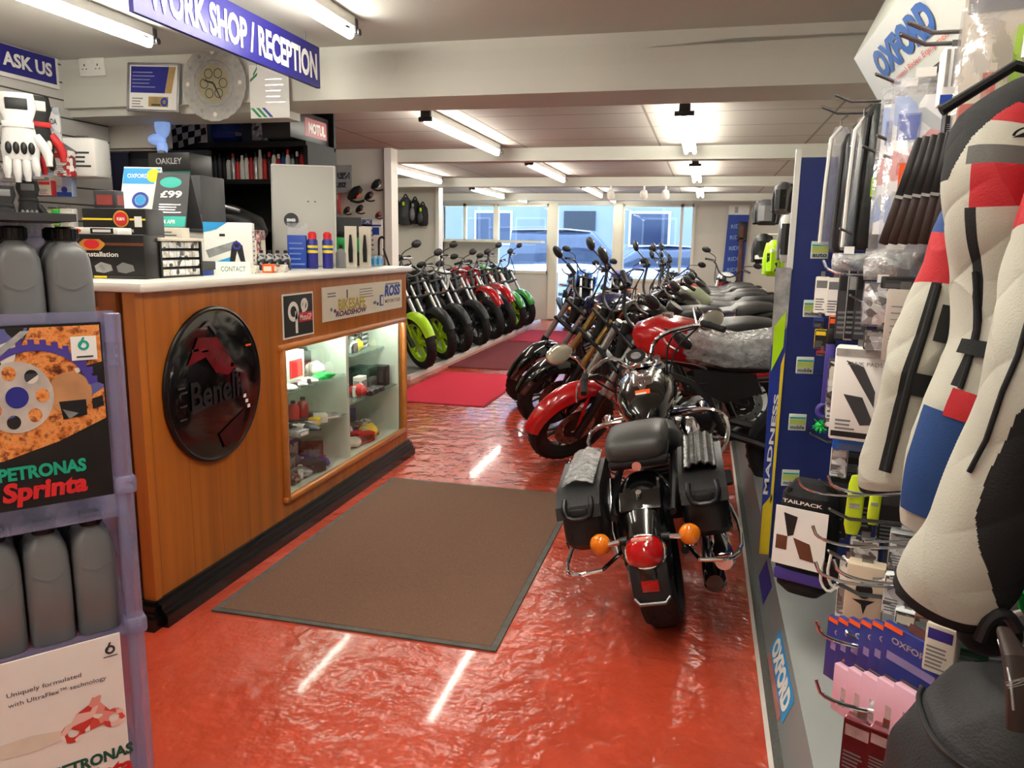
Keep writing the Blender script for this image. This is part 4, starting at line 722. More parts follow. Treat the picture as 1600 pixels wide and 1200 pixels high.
# ---------------------------------------------------------------- the cruiser in front
LEA=mt('black_saddlebag_leather',(22,21,22),.42,bump=(140,.3,.003),nz=(6,.4)); LEAT=mt('wrapped_leather',(40,39,38),.3,bump=(30,.6,.01),nz=(8,.4))
def cruiser():
    t=thing('cruiser_motorcycle','black cruiser motorcycle with studded saddlebags seen from behind, nearest the viewer','motorcycle',(-.07,3.47,0),0,rot=(0,R(-13),R(1))); t.scale=(.86,.86,.86)
    # local frame: y forward, x right; wheels in the yz plane
    Q=M.Rotation(R(90),4,'Z')              # wheel() works along x: turn it to y
    T=lambda p: Q@V(p)
    wheel(t,'rear_wheel',-.78,.31,.31,.17,BLK,Q,spokes=9); 
    hx,hz,ax=.47,.86,.83
    axis=V((ax-hx-.05,0,.31-hz)).normalized(); SM=Q@M.Translation((hx,0,hz))@M.Rotation(R(-24),4,axis)@M.Translation((-hx,0,-hz)); up=-axis
    wheel(t,'front_wheel',ax,.31,.31,.11,BLK,SM,spokes=24)
    for s in(-1,1):
        g=G(CHR); b=V((ax,s*.1,.31)); g.tube([SM@b,SM@(b+up*.3)],.03,n=12); g.tube([SM@(b+up*.3),SM@(b+up*.78)],.024,n=12); g.tube([SM@(b+up*.42),SM@(b+up*.72)],.036,BLKG,n=12); g.build('fork_leg',t)
    g=G(BLKG); arc_guard(g,ax,.31,.35,.17,R(15),R(175),BLKG,SM); g.build('front_mudguard',t)
    g=G(BLKG); arc_guard(g,-.78,.31,.365,.23,R(35),R(178),BLKG,Q,20,.3); g.build('rear_mudguard',t)
    # handlebar, dial, headlight
    top=V((ax,0,.31))+up*.76; pts=[V((top.x-.3,-.42,top.z+.05)),V((top.x-.2,-.36,top.z+.12)),V((top.x-.02,-.14,top.z+.14)),V((top.x+.02,-.06,top.z+.0)),V((top.x+.02,.06,top.z+.0)),V((top.x-.02,.14,top.z+.14)),V((top.x-.2,.36,top.z+.12)),V((top.x-.3,.42,top.z+.05))]
    g=G(CHR); g.tube([SM@p for p in pts],.0125,n=8,smooth=2); hb=g.build('handlebar',t)
    for s in(-1,1):
        G(RUB).tube([SM@V((top.x-.31,s*.428,top.z+.045)),SM@V((top.x-.235,s*.385,top.z+.095))],.018,n=10).build('grip',hb); G(RUB).tube([SM@V((top.x-.24,s*.388,top.z+.092)),SM@V((top.x-.2,s*.362,top.z+.115))],.02,n=10).build('switch_pod',hb)
        g=G(CHR); g.tube([SM@V((top.x-.19,s*.37,top.z+.11)),SM@V((top.x-.16,s*.42,top.z+.08)),SM@V((top.x-.25,s*.47,top.z+.01))],[.009,.006,.006],n=6,smooth=1); g.build('lever',hb)
        g=G(CHR); m0=V((top.x-.18,s*.34,top.z+.12)); m1=V((top.x-.14,s*.44,top.z+(.28 if s>0 else .1))); g.tube([SM@m0,SM@(m0+V((.03,s*.03,.12))),SM@m1],.006,n=6,smooth=1); g.ell(SM@m1,.02,.08,.055,rot=SM.to_3x3(),nu=18); mo=g.build('mirror',t); G(mt('cream_mirror_glass',(214,208,186),.08,.6,nz=(4,.3),dark=.9)).ell(SM@(m1+V((-.012,0,0))),.0105,.074,.05,rot=SM.to_3x3(),nu=18).build('mirror_glass',mo)
    F=M.Translation(SM@V((top.x+.03,0,top.z+.06)))@(SM.to_3x3()@M.Rotation(R(-38),3,'Y')).to_4x4(); g=G(CHR); g.lathe([(.05,-.05),(.062,-.03),(.066,0),(.058,.012)],n=24,F=F); g.lathe([(.056,.013),(.001,.014)],BLK,24,F=F,cap=False); g.lathe([(.03,.0145),(.001,.015)],SILV,24,F=F,cap=False); g.build('speedometer',t)
    hl=V((ax+.02,0,.31))+up*.62; F=frame(SM@hl,SM.to_3x3()@V((0,1,0)),SM.to_3x3()@V((0,0,1))); g=G(CHR); g.ell(SM@hl,.1,.095,.095); g.build('headlight_shell',t)
    g=G(CHR); g.box(SM@(top+V((-.02,0,-.03))),(.1,.24,.05),rot=SM.to_3x3(),bev=.02); g.build('fork_yoke',t)
    g=G(BLK)
    for k,s in enumerate((-1,1,-1,1)): g.tube([SM@V((top.x-.18,s*.34,top.z+.1)),SM@V((top.x+.06,s*.22,top.z+.1-.05*k)),Q@V((hx+.05,s*.1,hz-.1)),Q@V((hx-.1,s*.06,hz-.3))],.006,n=6,smooth=2)
    g.build('cable',t)
    # tank with chrome console
    g=G(BLKG); g.loft([(T((.5,0,.82)),.05,.06),(T((.44,0,.845)),.12,.1),(T((.3,0,.85)),.17,.125),(T((.1,0,.815)),.155,.11),(T((-.04,0,.765)),.1,.075),(T((-.1,0,.745)),.05,.04)],n=26,e=2.4,u=(1,0,0)); to=g.build('fuel_tank',t,ang=60)
    g=G(CHR); g.loft([(T((.46,0,.935)),.03,.015),(T((.4,0,.955)),.075,.025),(T((.28,0,.965)),.08,.024),(T((.12,0,.93)),.06,.02),(T((-.0,0,.86)),.03,.012)],n=18,e=2.4,u=(1,0,0)); g.lathe([(.062,0),(.066,.016),(.05,.026)],None,24,F=M.Translation(T((.33,0,.985)))@M.Rotation(R(-8),4,'X')); g.lathe([(.046,.0265),(.001,.0275)],BLK,22,F=M.Translation(T((.33,0,.985)))@M.Rotation(R(-8),4,'X'),cap=False); g.torus(M.Translation(T((.2,0,.967)))@M.Rotation(R(12),4,'X'),.032,.01); g.cyl(T((.2,0,.95)),T((.2,0,.982)),.026,n=18); g.cyl(T((.1,0,.925)),T((.1,0,.945)),.02,n=14); g.build('tank_console',t,label='chrome tank console')
    g=G(ORG); F=frame(T((.06,0,.918)),(1,0,0),(0,.9,.34)); F=frame(T((.02,-.0,.875)),(1,0,0),(0,.78,.5)); g.rect(F,-.04,.0,.04,.035,ORG,.012); g.rect(F,-.035,-.0,.02,.014,WHT,.0125); g.build('warning_label',to)
    # seats
    g=G(SEATM); g.loft([(T((-.06,0,.74)),.07,.04),(T((-.14,0,.72)),.15,.06),(T((-.32,0,.70)),.185,.07),(T((-.44,0,.73)),.17,.075),(T((-.48,0,.76)),.12,.05)],n=22,e=2.8,u=(1,0,0)); g.build('rider_seat',t,ang=60)
    g=G(SEATG); g.loft([(T((-.46,0,.795)),.09,.035),(T((-.5,0,.80)),.135,.055),(T((-.66,0,.80)),.135,.06),(T((-.8,0,.79)),.13,.055),(T((-.83,0,.785)),.1,.03)],n=22,e=4,u=(1,0,0)); po=g.build('pillion_seat',t,ang=60); g=G(BLK); g.box(T((-.64,0,.735)),(.255,.35,.05),bev=.02); g.build('seat_pan',po)
    g=G(CHR); g.cyl(T((-.845,0,.735)),T((-.86,0,.735)),.02,n=16); g.build('seat_knob',t)
    g=G(BLKG); g.box(T((-.97,0,.62)),(.17,.1,.012),rot=rotx(R(35)),bev=.004); g.cyl(T((-.955,0,.64)),T((-.965,0,.655)),.012,CHR); g.build('mudguard_plate',t)
    # rear light, indicators, plate
    c=T((-1.125,0,.46)); g=G(RLENS); q=rotx(R(-22)); g.loft([(c+q@V((0,.05,0)),.06,.05),(c+q@V((0,.02,0)),.078,.066),(c+q@V((0,-.03,0)),.07,.06),(c+q@V((0,-.055,0)),.04,.034)],n=22,e=2.6,u=(1,0,0)); lo=g.build('tail_light',t,ang=60); g=G(CHR); g.lathe([(.084,-.0),(.086,.01),(.08,.02)],n=26,F=M.Translation(c+q@V((0,.03,0)))@q.to_4x4()@M.Rotation(R(90),4,'X')@M.Diagonal((1,.86,1,1))); g.build('light_ring',lo); g=G(mt('pale_red_lens',(236,150,140),.1,coat=1,nz=(30,.4))); g.box(c+q@V((0,-.035,.045)),(.085,.03,.02),rot=q,bev=.006); g.build('upper_lens',lo)
    for s in(-1,1):
        g=G(CHR); a=T((-1.06,-s*.07,.49)); b=T((-1.07,-s*.15,.485)); g.tube([a,b],.012,n=10); g.tube([a,a.lerp(b,.4)],.017,BLK,n=10); io=g.build('indicator',t); G(BLK).lathe([(.03,-.05),(.043,-.02),(.044,0)],n=20,F=frame(b+V((s*.04,.0,0)),(-1,0,0),(0,0,1))@M.Rotation(0,4,'Y')).build('indicator_shell',io) if False else None
        g=G(AMB); F=frame(b+V((s*.03,.02,0)),(1,0,0),(0,0,1)); g.lathe([(.025,-.03),(.042,-.005),(.044,.012),(.036,.03),(.016,.04),(.001,.042)],n=22,F=F); g.build('indicator_lens',io,ang=60)
    g=G(BLK); g.loft([(T((-1.08,0,.44)),.07,.02),(T((-1.12,0,.38)),.078,.018),(T((-1.14,0,.29)),.078,.014),(T((-1.145,0,.26)),.065,.01)],n=14,e=4,u=(1,0,0)); g.tube([T((-1.15,-.07,.275)),T((-1.17,-.05,.26)),T((-1.17,.05,.26)),T((-1.15,.07,.275))],.008,STL,n=8); g.build('plate_hanger',t); g=G(RLENS); g.box(T((-1.15,0,.325)),(.07,.02,.045),bev=.006,rot=rotx(R(10))); g.build('reflector',t)
    # saddlebags
    for s in(-1,1):
        rg=[]
        def bag(y0,y1,fn,x0,x1):
            pass
        xi,xo=s*.17,s*.345
        g=G(LEA); Fb=frame((min(xi,xo)+.0,0,0),(0,1,0),(0,0,1)); pts=[(-.98,.46),(-.96,.60),(-.90,.66),(-.60,.70),(-.48,.66),(-.46,.5),(-.56,.42),(-.9,.41)]
        cx=sum(p[0] for p in pts)/8; cz=sum(p[1] for p in pts)/8; sc_=lambda k:[(cx+(a-cx)*k,cz+(b-cz)*k) for a,b in pts]
        xs=[(xi,.9),(xi+s*.02,1),(xo-s*.05,1),(xo-s*.015,.95),(xo,.84)]
        g.rings([[V((x,a,b)) for a,b in sc_(k)] for x,k in xs]); g.v=[v for v in g.v]; bo=g.build('saddlebag',t,ang=50)
        g=G(LEA); lid=[(-1.0,.585),(-.985,.635),(-.9,.685),(-.6,.725),(-.45,.69),(-.44,.63),(-.6,.68),(-.9,.64),(-.97,.6)]
        g.rings([[V((x,a,b)) for a,b in lid] for x in(xi-s*.005,xo+s*.008)]); g.build('bag_lid',bo)
        if s>0:
            g=G(LEAT); rnd=random.Random(4); g.sheet(lambda u,v:(xi+s*.02+(xo-xi-s*.04)*v,-.9+.4*u,.70+.035*u+.022*math.sin(v*PI)+.006*math.sin(v*26)),14,18,LEAT,.006); g.build('lid_cover',bo)
        else:
            g=G(CRINK); rnd=random.Random(4); g.sheet(lambda u,v:(xi+s*.02+(xo-xi-s*.04)*v,-.9+.42*u,.70+.035*u+.02*math.sin(v*PI)+.008*rnd.random()),16,12,CRINK,.004); g.build('plastic_wrap',bo,label='crumpled clear plastic wrap on the left saddlebag')
        g=G(DSTL); xm=(xi+xo)/2; g.tube([(xm-.055,-.965,.66),(xm-.06,-1.0,.63),(xm-.045,-1.01,.585),(xm+.045,-1.01,.585),(xm+.06,-1.0,.63),(xm+.055,-.965,.66)],.011,n=8,smooth=1); g.box((xm,-.99,.6),(.08,.02,.05),BLK,bev=.008); g.build('buckle_strap',bo)
        path=[(-.5,.715),(-.62,.7),(-.74,.66),(-.84,.6),(-.9,.53),(-.93,.46),(-.9,.42)]
        for k in range(6):
            for j in range(3):
                a,b=V((xo+s*.002,*path[k])),V((xo+s*.002,*path[k+1])); p=a.lerp(b,j/3); G(CHR).ell(p,.004,.008,.008,nu=8,nv=5).build('stud',bo)
        g=G(CHR); g.tube([(xi+s*.03,-1.02,.36),(xo-s*.03,-1.03,.35),(xo+s*.02,-.98,.36),(xo+s*.03,-.7,.36),(xo,-.5,.4)],.009,n=8,smooth=1); g.tube([(xi-s*.03,-.78,.34),(xi+s*.03,-1.02,.36)],.009,n=8); g.build('bag_rail',t)
    # engine, frame, pipes, bars
    g=G(DSTL); g.box(T((.1,0,.33)),(.3,.5,.22),bev=.06); g.build('engine_case',t)
    for s,a in((1,22),(-1,-24)):
        g=G(ALU); q=rotx(R(-a))
        for k in range(8): g.box(T((.12,0,.42))+q@V((0,0,.03*k)),(.2,.18,.013),rot=q,bev=.004)
        g.box(T((.12,0,.42))+q@V((0,0,.25)),(.18,.16,.06),CHR,rot=q,bev=.025); g.box(T((.12,0,.42))+q@V((0,0,.1)),(.14,.13,.22),DSTL,rot=q); g.build('cylinder',t)
    g=G(CHR); g.ell(T((.12,-.2,.62)),.06,.11,.09); g.build('air_cleaner',t)
    g=G(BLK)
    for s in(-1,1): g.tube([T((hx,s*.03,hz-.05)),T((.1,s*.06,.7)),T((-.2,s*.12,.62)),T((-.6,s*.13,.62)),T((-.95,s*.12,.55))],.018,n=8,smooth=1); g.tube([T((hx,s*.03,hz-.15)),T((.42,s*.09,.3)),T((.2,s*.11,.2)),T((-.3,s*.12,.24)),T((-.78,s*.13,.31))],.017,n=8,smooth=1)
    g.build('frame',t)
    g=G(CHR); 
    for k in(0,1): g.tube([T((.26-.28*k,-.12,.5)),T((.34-.26*k,-.19,.36)),T((.1-.1*k,-.2,.2+.05*k)),T((-.35,-.21,.2+.06*k))],.024,n=10,smooth=2)
    g.build('exhaust_pipe',t)
    for k in(0,1): g=G(BLKG if k==0 else CHR); g.tube([T((-.33,-.21-.03*k,.2+.08*k)),T((-.42,-.22-.04*k,.21+.08*k)),T((-.98,-.24-.05*k,.24+.09*k)),T((-1.0,-.24-.05*k,.242+.09*k))],[.028,.044,.046,.036],n=14); g.build('silencer',t)
    g=G(CHR)
    g.tube([T((.45,-.06,.66)),T((.42,-.34,.68)),T((.4,-.42,.58)),T((.36,-.36,.42)),T((.3,-.08,.26))],.0135,n=8,smooth=2); g.build('crash_bar',t); g=G(CHR); g.tube([T((.45,.06,.66)),T((.42,.34,.68)),T((.4,.42,.58)),T((.36,.36,.42)),T((.3,.08,.26))],.0135,n=8,smooth=2); g.build('crash_bar',t)
    for s in(-1,1):
        g=G(CHR); g.tube([T((.3,-s*.12,.28)),T((.36,-s*.3,.27))],.012,n=8); g.box(T((.36,-s*.33,.27)),(.1,.26,.02),RUB,bev=.008); g.build('footboard',t)
        g=G(STL); g.tube([T((-.6,-s*.16,.62)),T((-.75,-s*.17,.42)),T((-.78,-s*.16,.33))],[.02,.03,.022],CHR,n=12); g.build('shock_absorber',t)
        g=G(CHR); g.lathe([(.03,-.04),(.045,0),(.04,.03),(.01,.045)],n=16,F=frame(T((.56,-s*.28,.66)),(1,0,0),(0,0,1))); g.tube([T((.49,-s*.1,.68)),T((.54,-s*.27,.66))],.012,n=8); io=g.build('spot_lamp',t)
    g=G(CHR); g.tube([T((.05,.14,.22)),T((.0,.24,.12)),T((.0,.32,.04))],.013,n=8); g.build('side_stand',t)
    return t
cruiser()

# ================================================================ RIGHT HAND DISPLAY RACK
RKB=mt('navy_rack_back',(24,40,104),.5,nz=(3,.4),dark=.85); RKW=mt('white_rack_post',(222,222,216),.4,nz=(6,.4),dark=.95); HDR=mt('pale_header_board',(226,232,222),.35,nz=(3,.4),dark=.97); INKB=mt('strong_blue_ink',(10,92,178),.45,nz=(9,.4),dark=.9)
rk=thing('display_rack','tall navy backed shop rack with hooks along the grey plinth','rack',(.76,1.7,.131))
GW(rk,DGRY).box((.77,1.72,1.05),(.02,2.96,1.83)).build('back_panel',rk); g=GW(rk,RKB); g.box((.545,3.205,.94),(.43,.02,1.61)); g.build('end_panel',rk,label='blue end panel')
g=GW(rk,RKW); g.box((.322,3.205,1.55),(.02,.03,.45)); g.build('end_post',rk,label='white upright post')
g=GW(rk,mt('poster_blue_yellow',(40,70,170),.3,nz=(3,.2),col2=(30,40,120))); F=frame((.3,3.19,0),(1,0,0),(0,0,1)); g.prism(F,[(-.012,.15),(.026,.15),(.028,1.33),(-.03,1.33)],-.012)
g.poly(F,[(-.012,.151),(.026,.151),(.026,.42),(-.012,.36)],YEL,.002); g.poly(F,[(.016,.36),(.026,.42),(.028,1.0),(.016,.95)],YEL,.002); g.poly(F,[(-.03,1.33),(.028,1.33),(.028,1.1),(-.028,1.02)],SILV,.002); g.poly(F,[(-.02,1.1),(.02,1.16),(.02,1.02),(-.02,.92)],LIME,.0025); g.text(F,.002,.62,.42,.018,'MADNESS',WHT,.003,.03,0,R(88)); g.build('end_poster',rk)
# header boards leaning out over the aisle
def header(label,y0,y1,txt,sub,mirror):
    t=thing('header_board',label,'header board',(.52,(y0+y1)/2,1.88),0,'header boards over the rack')
    u=V((.105,0,-.165)); F=frame((.46,y1,2.055),(0,-1,0),(-u.x,-u.y,-u.z)); F=M.Translation(-t.location)@F
    # x runs towards the viewer from the far end, y up the board
    H_=.31; Wd=y1-y0-.012
    g=G(HDR); g.prism(F,[(0,-.195),(Wd,-.195),(Wd,.0),(0,.0)],-.02); g.build('board',t)
    g=G(HDR); F2=M.Translation(-t.location)@frame((.46,y1,2.055),(0,-1,0),(.09,0,.2)); g.prism(F2,[(0,0),(Wd,0),(Wd,.22),(0,.22)],-.02); g.build('upper_board',t)
    g=G(DGRY); g.add([F@V(p) for p in((0,-.2,.001),(Wd,-.2,.001),(Wd,-.195,.001),(0,-.195,.001))],[(0,1,2,3)]); g.box(F@V((Wd/2,-.2,-.01)),(.02,Wd,.02)); g.build('lower_rail',t)
    g=G(INKB); g.text(F,txt[0],-.085,txt[1],.09,'OXFORD',INKB,.003,.06); g.text(F,txt[0]+.05,-.155,txt[1],.022,sub,mt('soft_red_ink',(220,96,84),.5,nz=(9,.4),dark=.9),.003,.0); g.build('lettering',t)
    return t
header('far pale header board with blue lettering leaning out above the rack',1.99,3.02,(.50,.62),'Essential Rider Equipment',0)
header('near pale header board above the rack, second from the beam',.95,1.98,(.62,.6),'Essential Rider Equipment',0)
# hooks
def hook(p,tip,label,tagged=False):
    """a double wire hook from the rack back out to the aisle; its tip bends up"""
    x,y,z=p; t=thing('wire_hook',label,'hook',(.76,y,z),0,'wire hooks on the rack'); l=.76-tip
    G(STL).box((-.004,0,0),(.012,.04,.03),bev=.003).build('back_plate',t); g=G(STL)
    g.tube([(-.004,-.006,0),(-l+.05,-.006,.0),(-l,-.006,.022)],.0032,n=6); g.tube([(-.004,.006,0),(-l+.05,.006,.0),(-l,.006,.022)],.0032,n=6); g.tube([(-l,-.006,.022),(-l-.002,0,.024),(-l,.006,.022)],.0032,n=6); g.build('wire',t)
    return t
HK=[((0,2.93,1.86),.36,'top hook at the far end of the rack over the dark garment bags'),((0,2.80,1.875),.38,'second top hook over the dark garment bags'),((0,2.30,1.835),.41,'top hook under the blue lettering of the far header board'),((0,1.93,1.865),.40,'upper hook beneath the seam of the two header boards'),((0,1.9,1.835),.38,'lower hook beneath the seam of the two header boards'),((0,2.15,1.66),.40,'hook in front of the clear bag with the orange sticker'),((0,2.28,1.65),.39,'far hook beside the clear bag with the orange sticker'),((0,2.05,1.60),.40,'hook above the brown strap packets'),((0,2.46,1.44),.38,'hook below the dark garment bags'),((0,2.2,1.26),.38,'hook above the mottled silver packets'),((0,2.55,.80),.36,'low hook above the black belt bag'),((0,2.3,.72),.36,'low curved hook beside the lime straps'),((0,2.1,.70),.36,'low hook in front of the lime straps'),((0,2.0,.62),.35,'low hook above the tan carton'),((0,1.85,.6),.35,'low hook beside the tan carton'),((0,1.75,.56),.35,'low hook over the blue cards'),((0,1.6,.6),.33,'low hook in front of the blue cards'),((0,1.5,.5),.31,'lowest hook in front of the pink packets')]
for p,tip,lb in HK: hook(p,tip,lb)
# hook ticket labels in a column before the blue end panel
TK=mt('clear_ticket',(206,216,210),.3,nz=(9,.4),dark=.93)
for k,(y,z) in enumerate(((3.0,1.4),(2.98,1.19),(2.95,.985),(2.93,.775),(2.9,.57))):
    t=thing('hook_ticket',['topmost','second','third','fourth','lowest'][k]+' ticket holder in the column before the blue end panel','ticket',(.40-.012*k,y,z),R(8),'ticket holders on hooks'); F=frame((0,0,0),(1,0,0),(0,0,1))
    G(TK).box((0,.002,0),(.062,.004,.062),bev=.0015).build('holder',t); g=G(LIME); g.rect(F,-.028,-.008,.028,.012,mt('pale_lime_print',(198,214,110),.5,nz=(9,.4)),.001); g.rect(F,-.028,.014,.028,.02,TEAL,.001); g.text(F,0,-.018,.05,.014,'auto' if k==0 else 'mobile',DGRY,.001,.03); g.build('print',t)
    G(STL).tube([(0,.004,-.028),(.03,.004,-.03),(.35,.03,-.03)],.003,n=6).build('wire_arm',t)
# goods
def span(a,b):
    """middle top point, width and height of a pack seen between two corners in one plane"""
    a=V(a);b=V(b); return V(((a.x+b.x)/2,(a.y+b.y)/2,a.z)),abs(b.x-a.x),abs(a.z-b.z)
def card(name,label,cat,a,b,d,m,prn=None,rz=0,group=None,bag=False,bev=.12):
    c,w,h=span(a,b); t=thing(name,label,cat,(c.x,c.y,c.z-h),rz,group)
    if bag:
        G(m).sheet(lambda u,v:(w*(u-.5)*(1-.12*abs(v-.5)),-d*math.sin(PI*u)*math.sin(PI*min(1,v*1.15))*(.7+.3*math.sin(9*u+7*v)),h*v),10,12,m).build('bag_front',t)
        G(m).sheet(lambda u,v:(w*(u-.5)*(1-.12*abs(v-.5)),.012+d*.4*math.sin(PI*u)*math.sin(PI*v),h*v),8,8,m).build('bag_back',t)
    else: G(m).box((0,0,h/2),(w,d,h),bev=min(w,d,h)*bev).build('body',t)
    if prn:
        g=G(WHTP); F=frame((0,(-d/2 if not bag else .006),h/2),(1,0,0),(0,0,1)); prn(g,F,w,h); g.build('print' if not bag else 'insert',t)
    G(STL if not bag else WHTP).box((0,0,h+.008),(w*.3,.003,.02)).build('hang_tab',t)
    return t
BAGD=mt('dark_garment_bag',(38,38,42),.35,nz=(9,.4),bump=(30,.3)); 
def garment(label,a,b,d,m,edge,rz):
    c,w,h=span(a,b); t=thing('garment_bag',label,'garment bag',(c.x,c.y,c.z-h),rz,'hanging garment bags'); g=G(m)
    g.loft([((0,0,0),w*.42,d*.4),((0,0,h*.05),w*.5,d*.5),((.004,0,h*.5),w*.48,d*.5),((0,0,h*.9),w*.4,d*.4),((0,0,h),w*.22,d*.2)],n=18,e=4,u=(1,0,0)); g.build('bag',t); G(edge).tube([(-w*.5,-d*.3,0.01),(-w*.49,-d*.35,h*.5),(-w*.4,-d*.3,h*.9),(0,-d*.1,h*1.0)],.006,n=6).build('piping',t); G(STL).tube([(0,0,h*.97),(0,0,h+.025),(.02,0,h+.04)],.003,n=6).build('hanger_hook',t)
garment('clear white garment bag furthest along the rack, beside the blue panel',(0.375,2.880,1.806),(0.459,2.880,1.414),.1,CLR,WHT,R(4)); garment('dark garment bag between the two clear ones',(0.398,2.760,1.768),(0.473,2.760,1.393),.1,BAGD,DGRY,R(4))
garment('clear white garment bag next to the broad black one',(0.410,2.640,1.799),(0.482,2.640,1.400),.1,CLR,WHT,R(4)); garment('broad black garment bag under the far header board',(0.412,2.500,1.813),(0.523,2.500,1.401),.14,mt('black_garment_bag',(30,34,33),.4,nz=(9,.4),bump=(30,.3)),BLK,R(6))
G_=lambda c1,c2=None,tx=None,tc=None:(lambda g,F,w,h:(g.rect(F,-w*.46,-h*.47,w*.46,h*.47,c1,.001),g.rect(F,-w*.4,h*.2,w*.4,h*.4,c2 or c1,.0015),(g.text(F,0,h*.3,w*.7,h*.1,tx,tc or WHT,.002) if tx else 0),g.lines(F,-w*.4,-h*.4,w*.3,-h*.05,5,GRY,.0015)))
POLYP=mt_print('poly_insert_print',[(214,216,220),(236,238,240),(150,170,214),(214,150,150),(246,246,246),(180,186,190)],18,seed=3)
def ins(g,F,w,h): g.rect(F,-w*.42,-h*.4,w*.42,h*.4,POLYP,.0); g.rect(F,-w*.35,h*.15,w*.0,h*.3,BLU,.002); g.rect(F,.0,-h*.3,w*.3,-h*.1,CYAN,.002); g.rect(F,-w*.3,-h*.05,-w*.1,h*.02,REDM,.002)
card('clear_bag','large clear bag of blue and red printed goods hanging left of the orange sticker','bag',(0.407,2.200,1.808),(0.533,2.200,1.402),.05,CLR,ins,R(-12),'clear bags on the rack',True)
t=card('clear_bag','large clear bag with an orange sticker on its front','bag',(0.395,2.020,1.795),(0.534,2.020,1.398),.055,CLR,ins,R(-14),'clear bags on the rack',True)
g=G(ORG); g.prism(frame((-.02,-.05,.16),(1,0,0),(0,0,1)),[(-.014,-.04),(.014,-.04),(.014,.04),(-.014,.04)],.002); g.build('orange_sticker',t)
t=thing('price_tag','yellow tag hanging on the broad black garment bag','tag',(0.448,2.380,1.579),.2); G(LIME).prism(frame((0,0,0),(1,0,0),(0,0,1)),[(-.012,-.03),(.012,-.03),(.012,.02),(0,.03),(-.012,.02)],.002).build('tag_card',t); G(WHT).tube([(0,0,.03),(.01,.02,.06)],.001,n=5).build('tag_string',t)
BST=mt('black_strap_pack',(30,28,28),.35,nz=(12,.4)); BSB=mt('dark_brown_strap',(52,30,24),.5,nz=(18,.4))
for k in range(7):
    a=V((0.391,1.720,1.612)); b=V((0.349,1.720,1.416)); f=k/6; top=V((0.399,1.720,1.621)).lerp(V((0.466,1.720,1.632)),f); bot=V((0.347,1.720,1.409)).lerp(V((0.446,1.720,1.411)),f)
    t=thing('strap_packet',['leftmost','second','third','fourth','fifth','sixth','rightmost'][k]+' of the fan of black and brown strap packets','strap',(bot.x,bot.y-.008*k,bot.z),R(-10),'fan of strap packets'); v=top-bot; v.y=0
    q=M.Rotation(math.atan2(v.x,v.z),3,'Y'); h=v.length
    G(BST).box(q@V((0,0,h*.72)),(.021,.012,h*.54),rot=q,bev=.003).build('upper_pack',t); G(BSB).box(q@V((0,0,h*.24)),(.02,.014,h*.44),rot=q,bev=.004).build('strap_coil',t); G(SILV).box(q@V((0,-.008,h*.455)),(.02,.004,.006),rot=q).build('staple_band',t)
card('carton','white ribbed carton with a blue foot hanging near the clear pouch','carton',(0.445,1.820,1.805),(0.490,1.820,1.695),.06,WHTP,lambda g,F,w,h:([g.rect(F,-w*.4+w*.28*k,-h*.2,-w*.25+w*.28*k,h*.45,SILV,.001) for k in range(3)],g.rect(F,-w*.5,-h*.5,w*.5,-h*.34,BLU,.001)),R(-6))
card('carton','black carton hanging under the white ribbed carton','carton',(0.455,1.800,1.687),(0.489,1.800,1.630),.05,BOXB,G_(BLK,CRM),R(-6))
def bigins(g,F,w,h): g.rect(F,-w*.45,-h*.48,w*.45,h*.46,CRM,.0); g.poly(F,[(-w*.4,-h*.3),(-w*.1,-h*.3),(-w*.1,-h*.1),(w*.1,-h*.1),(w*.05,-h*.42),(-w*.4,-h*.45)],mt('coral_print',(226,104,92),.5,nz=(9,.4)),.001); g.rect(F,-w*.4,h*.3,w*.4,h*.46,GRY,.001); g.poly(F,[(w*.25,-h*.2),(w*.4,-h*.2),(w*.42,h*.2),(w*.3,h*.2)],LIME,.001)
card('clear_bag','big clear pouch with coral and lime card hanging above the jacket shoulder','bag',(0.368,1.420,1.816),(0.469,1.420,1.590),.05,CLR,bigins,R(-18),'clear bags on the rack',True)
card('white_box','small white box at the left of the pair under the top ticket','box',(0.371,2.820,1.311),(0.416,2.820,1.186),.04,CRM,G_(WHTP,GRY),R(-8),'small white boxes'); card('white_box','small white box at the right of the pair under the top ticket','box',(0.401,2.760,1.310),(0.450,2.760,1.183),.04,CRM,G_(WHTP,GRY),R(-8),'small white boxes')
for k,(a,b,m_,n) in enumerate((((0.373,2.800,1.173),(0.409,2.800,1.139),BLU,'small blue pack below the white boxes'),((0.380,2.800,1.134),(0.419,2.800,1.067),YEL,'black and yellow tool pack below the white boxes'),((0.413,2.740,1.184),(0.447,2.740,1.108),ORG,'orange pack below the right white box'),((0.388,2.780,1.061),(0.422,2.780,1.045),REDM,'small red pack under the yellow tool pack'))): card('tool_pack',n,'tool pack',a,b,.03,m_,G_(BLK,m_),R(-8),'small tool packs')
for k in range(3): card('long_pouch',['left','middle','right'][k]+' of three long black pouches under the garment bags','pouch',((0.395,2.500,1.346),(0.412,2.450,1.351),(0.427,2.400,1.356))[k],((0.434,2.500,1.131),(0.450,2.450,1.137),(0.465,2.400,1.140))[k],.03,BLK if k!=1 else SILV,G_(DGRY,BLK) if k!=1 else G_(BLK,SILV),R(-6),'long black pouches')
MOTS=mt_print('mottled_packet_print',[(190,190,192),(90,84,80),(226,226,226),(140,130,124),(60,54,50),(206,206,208)],55,seed=8)
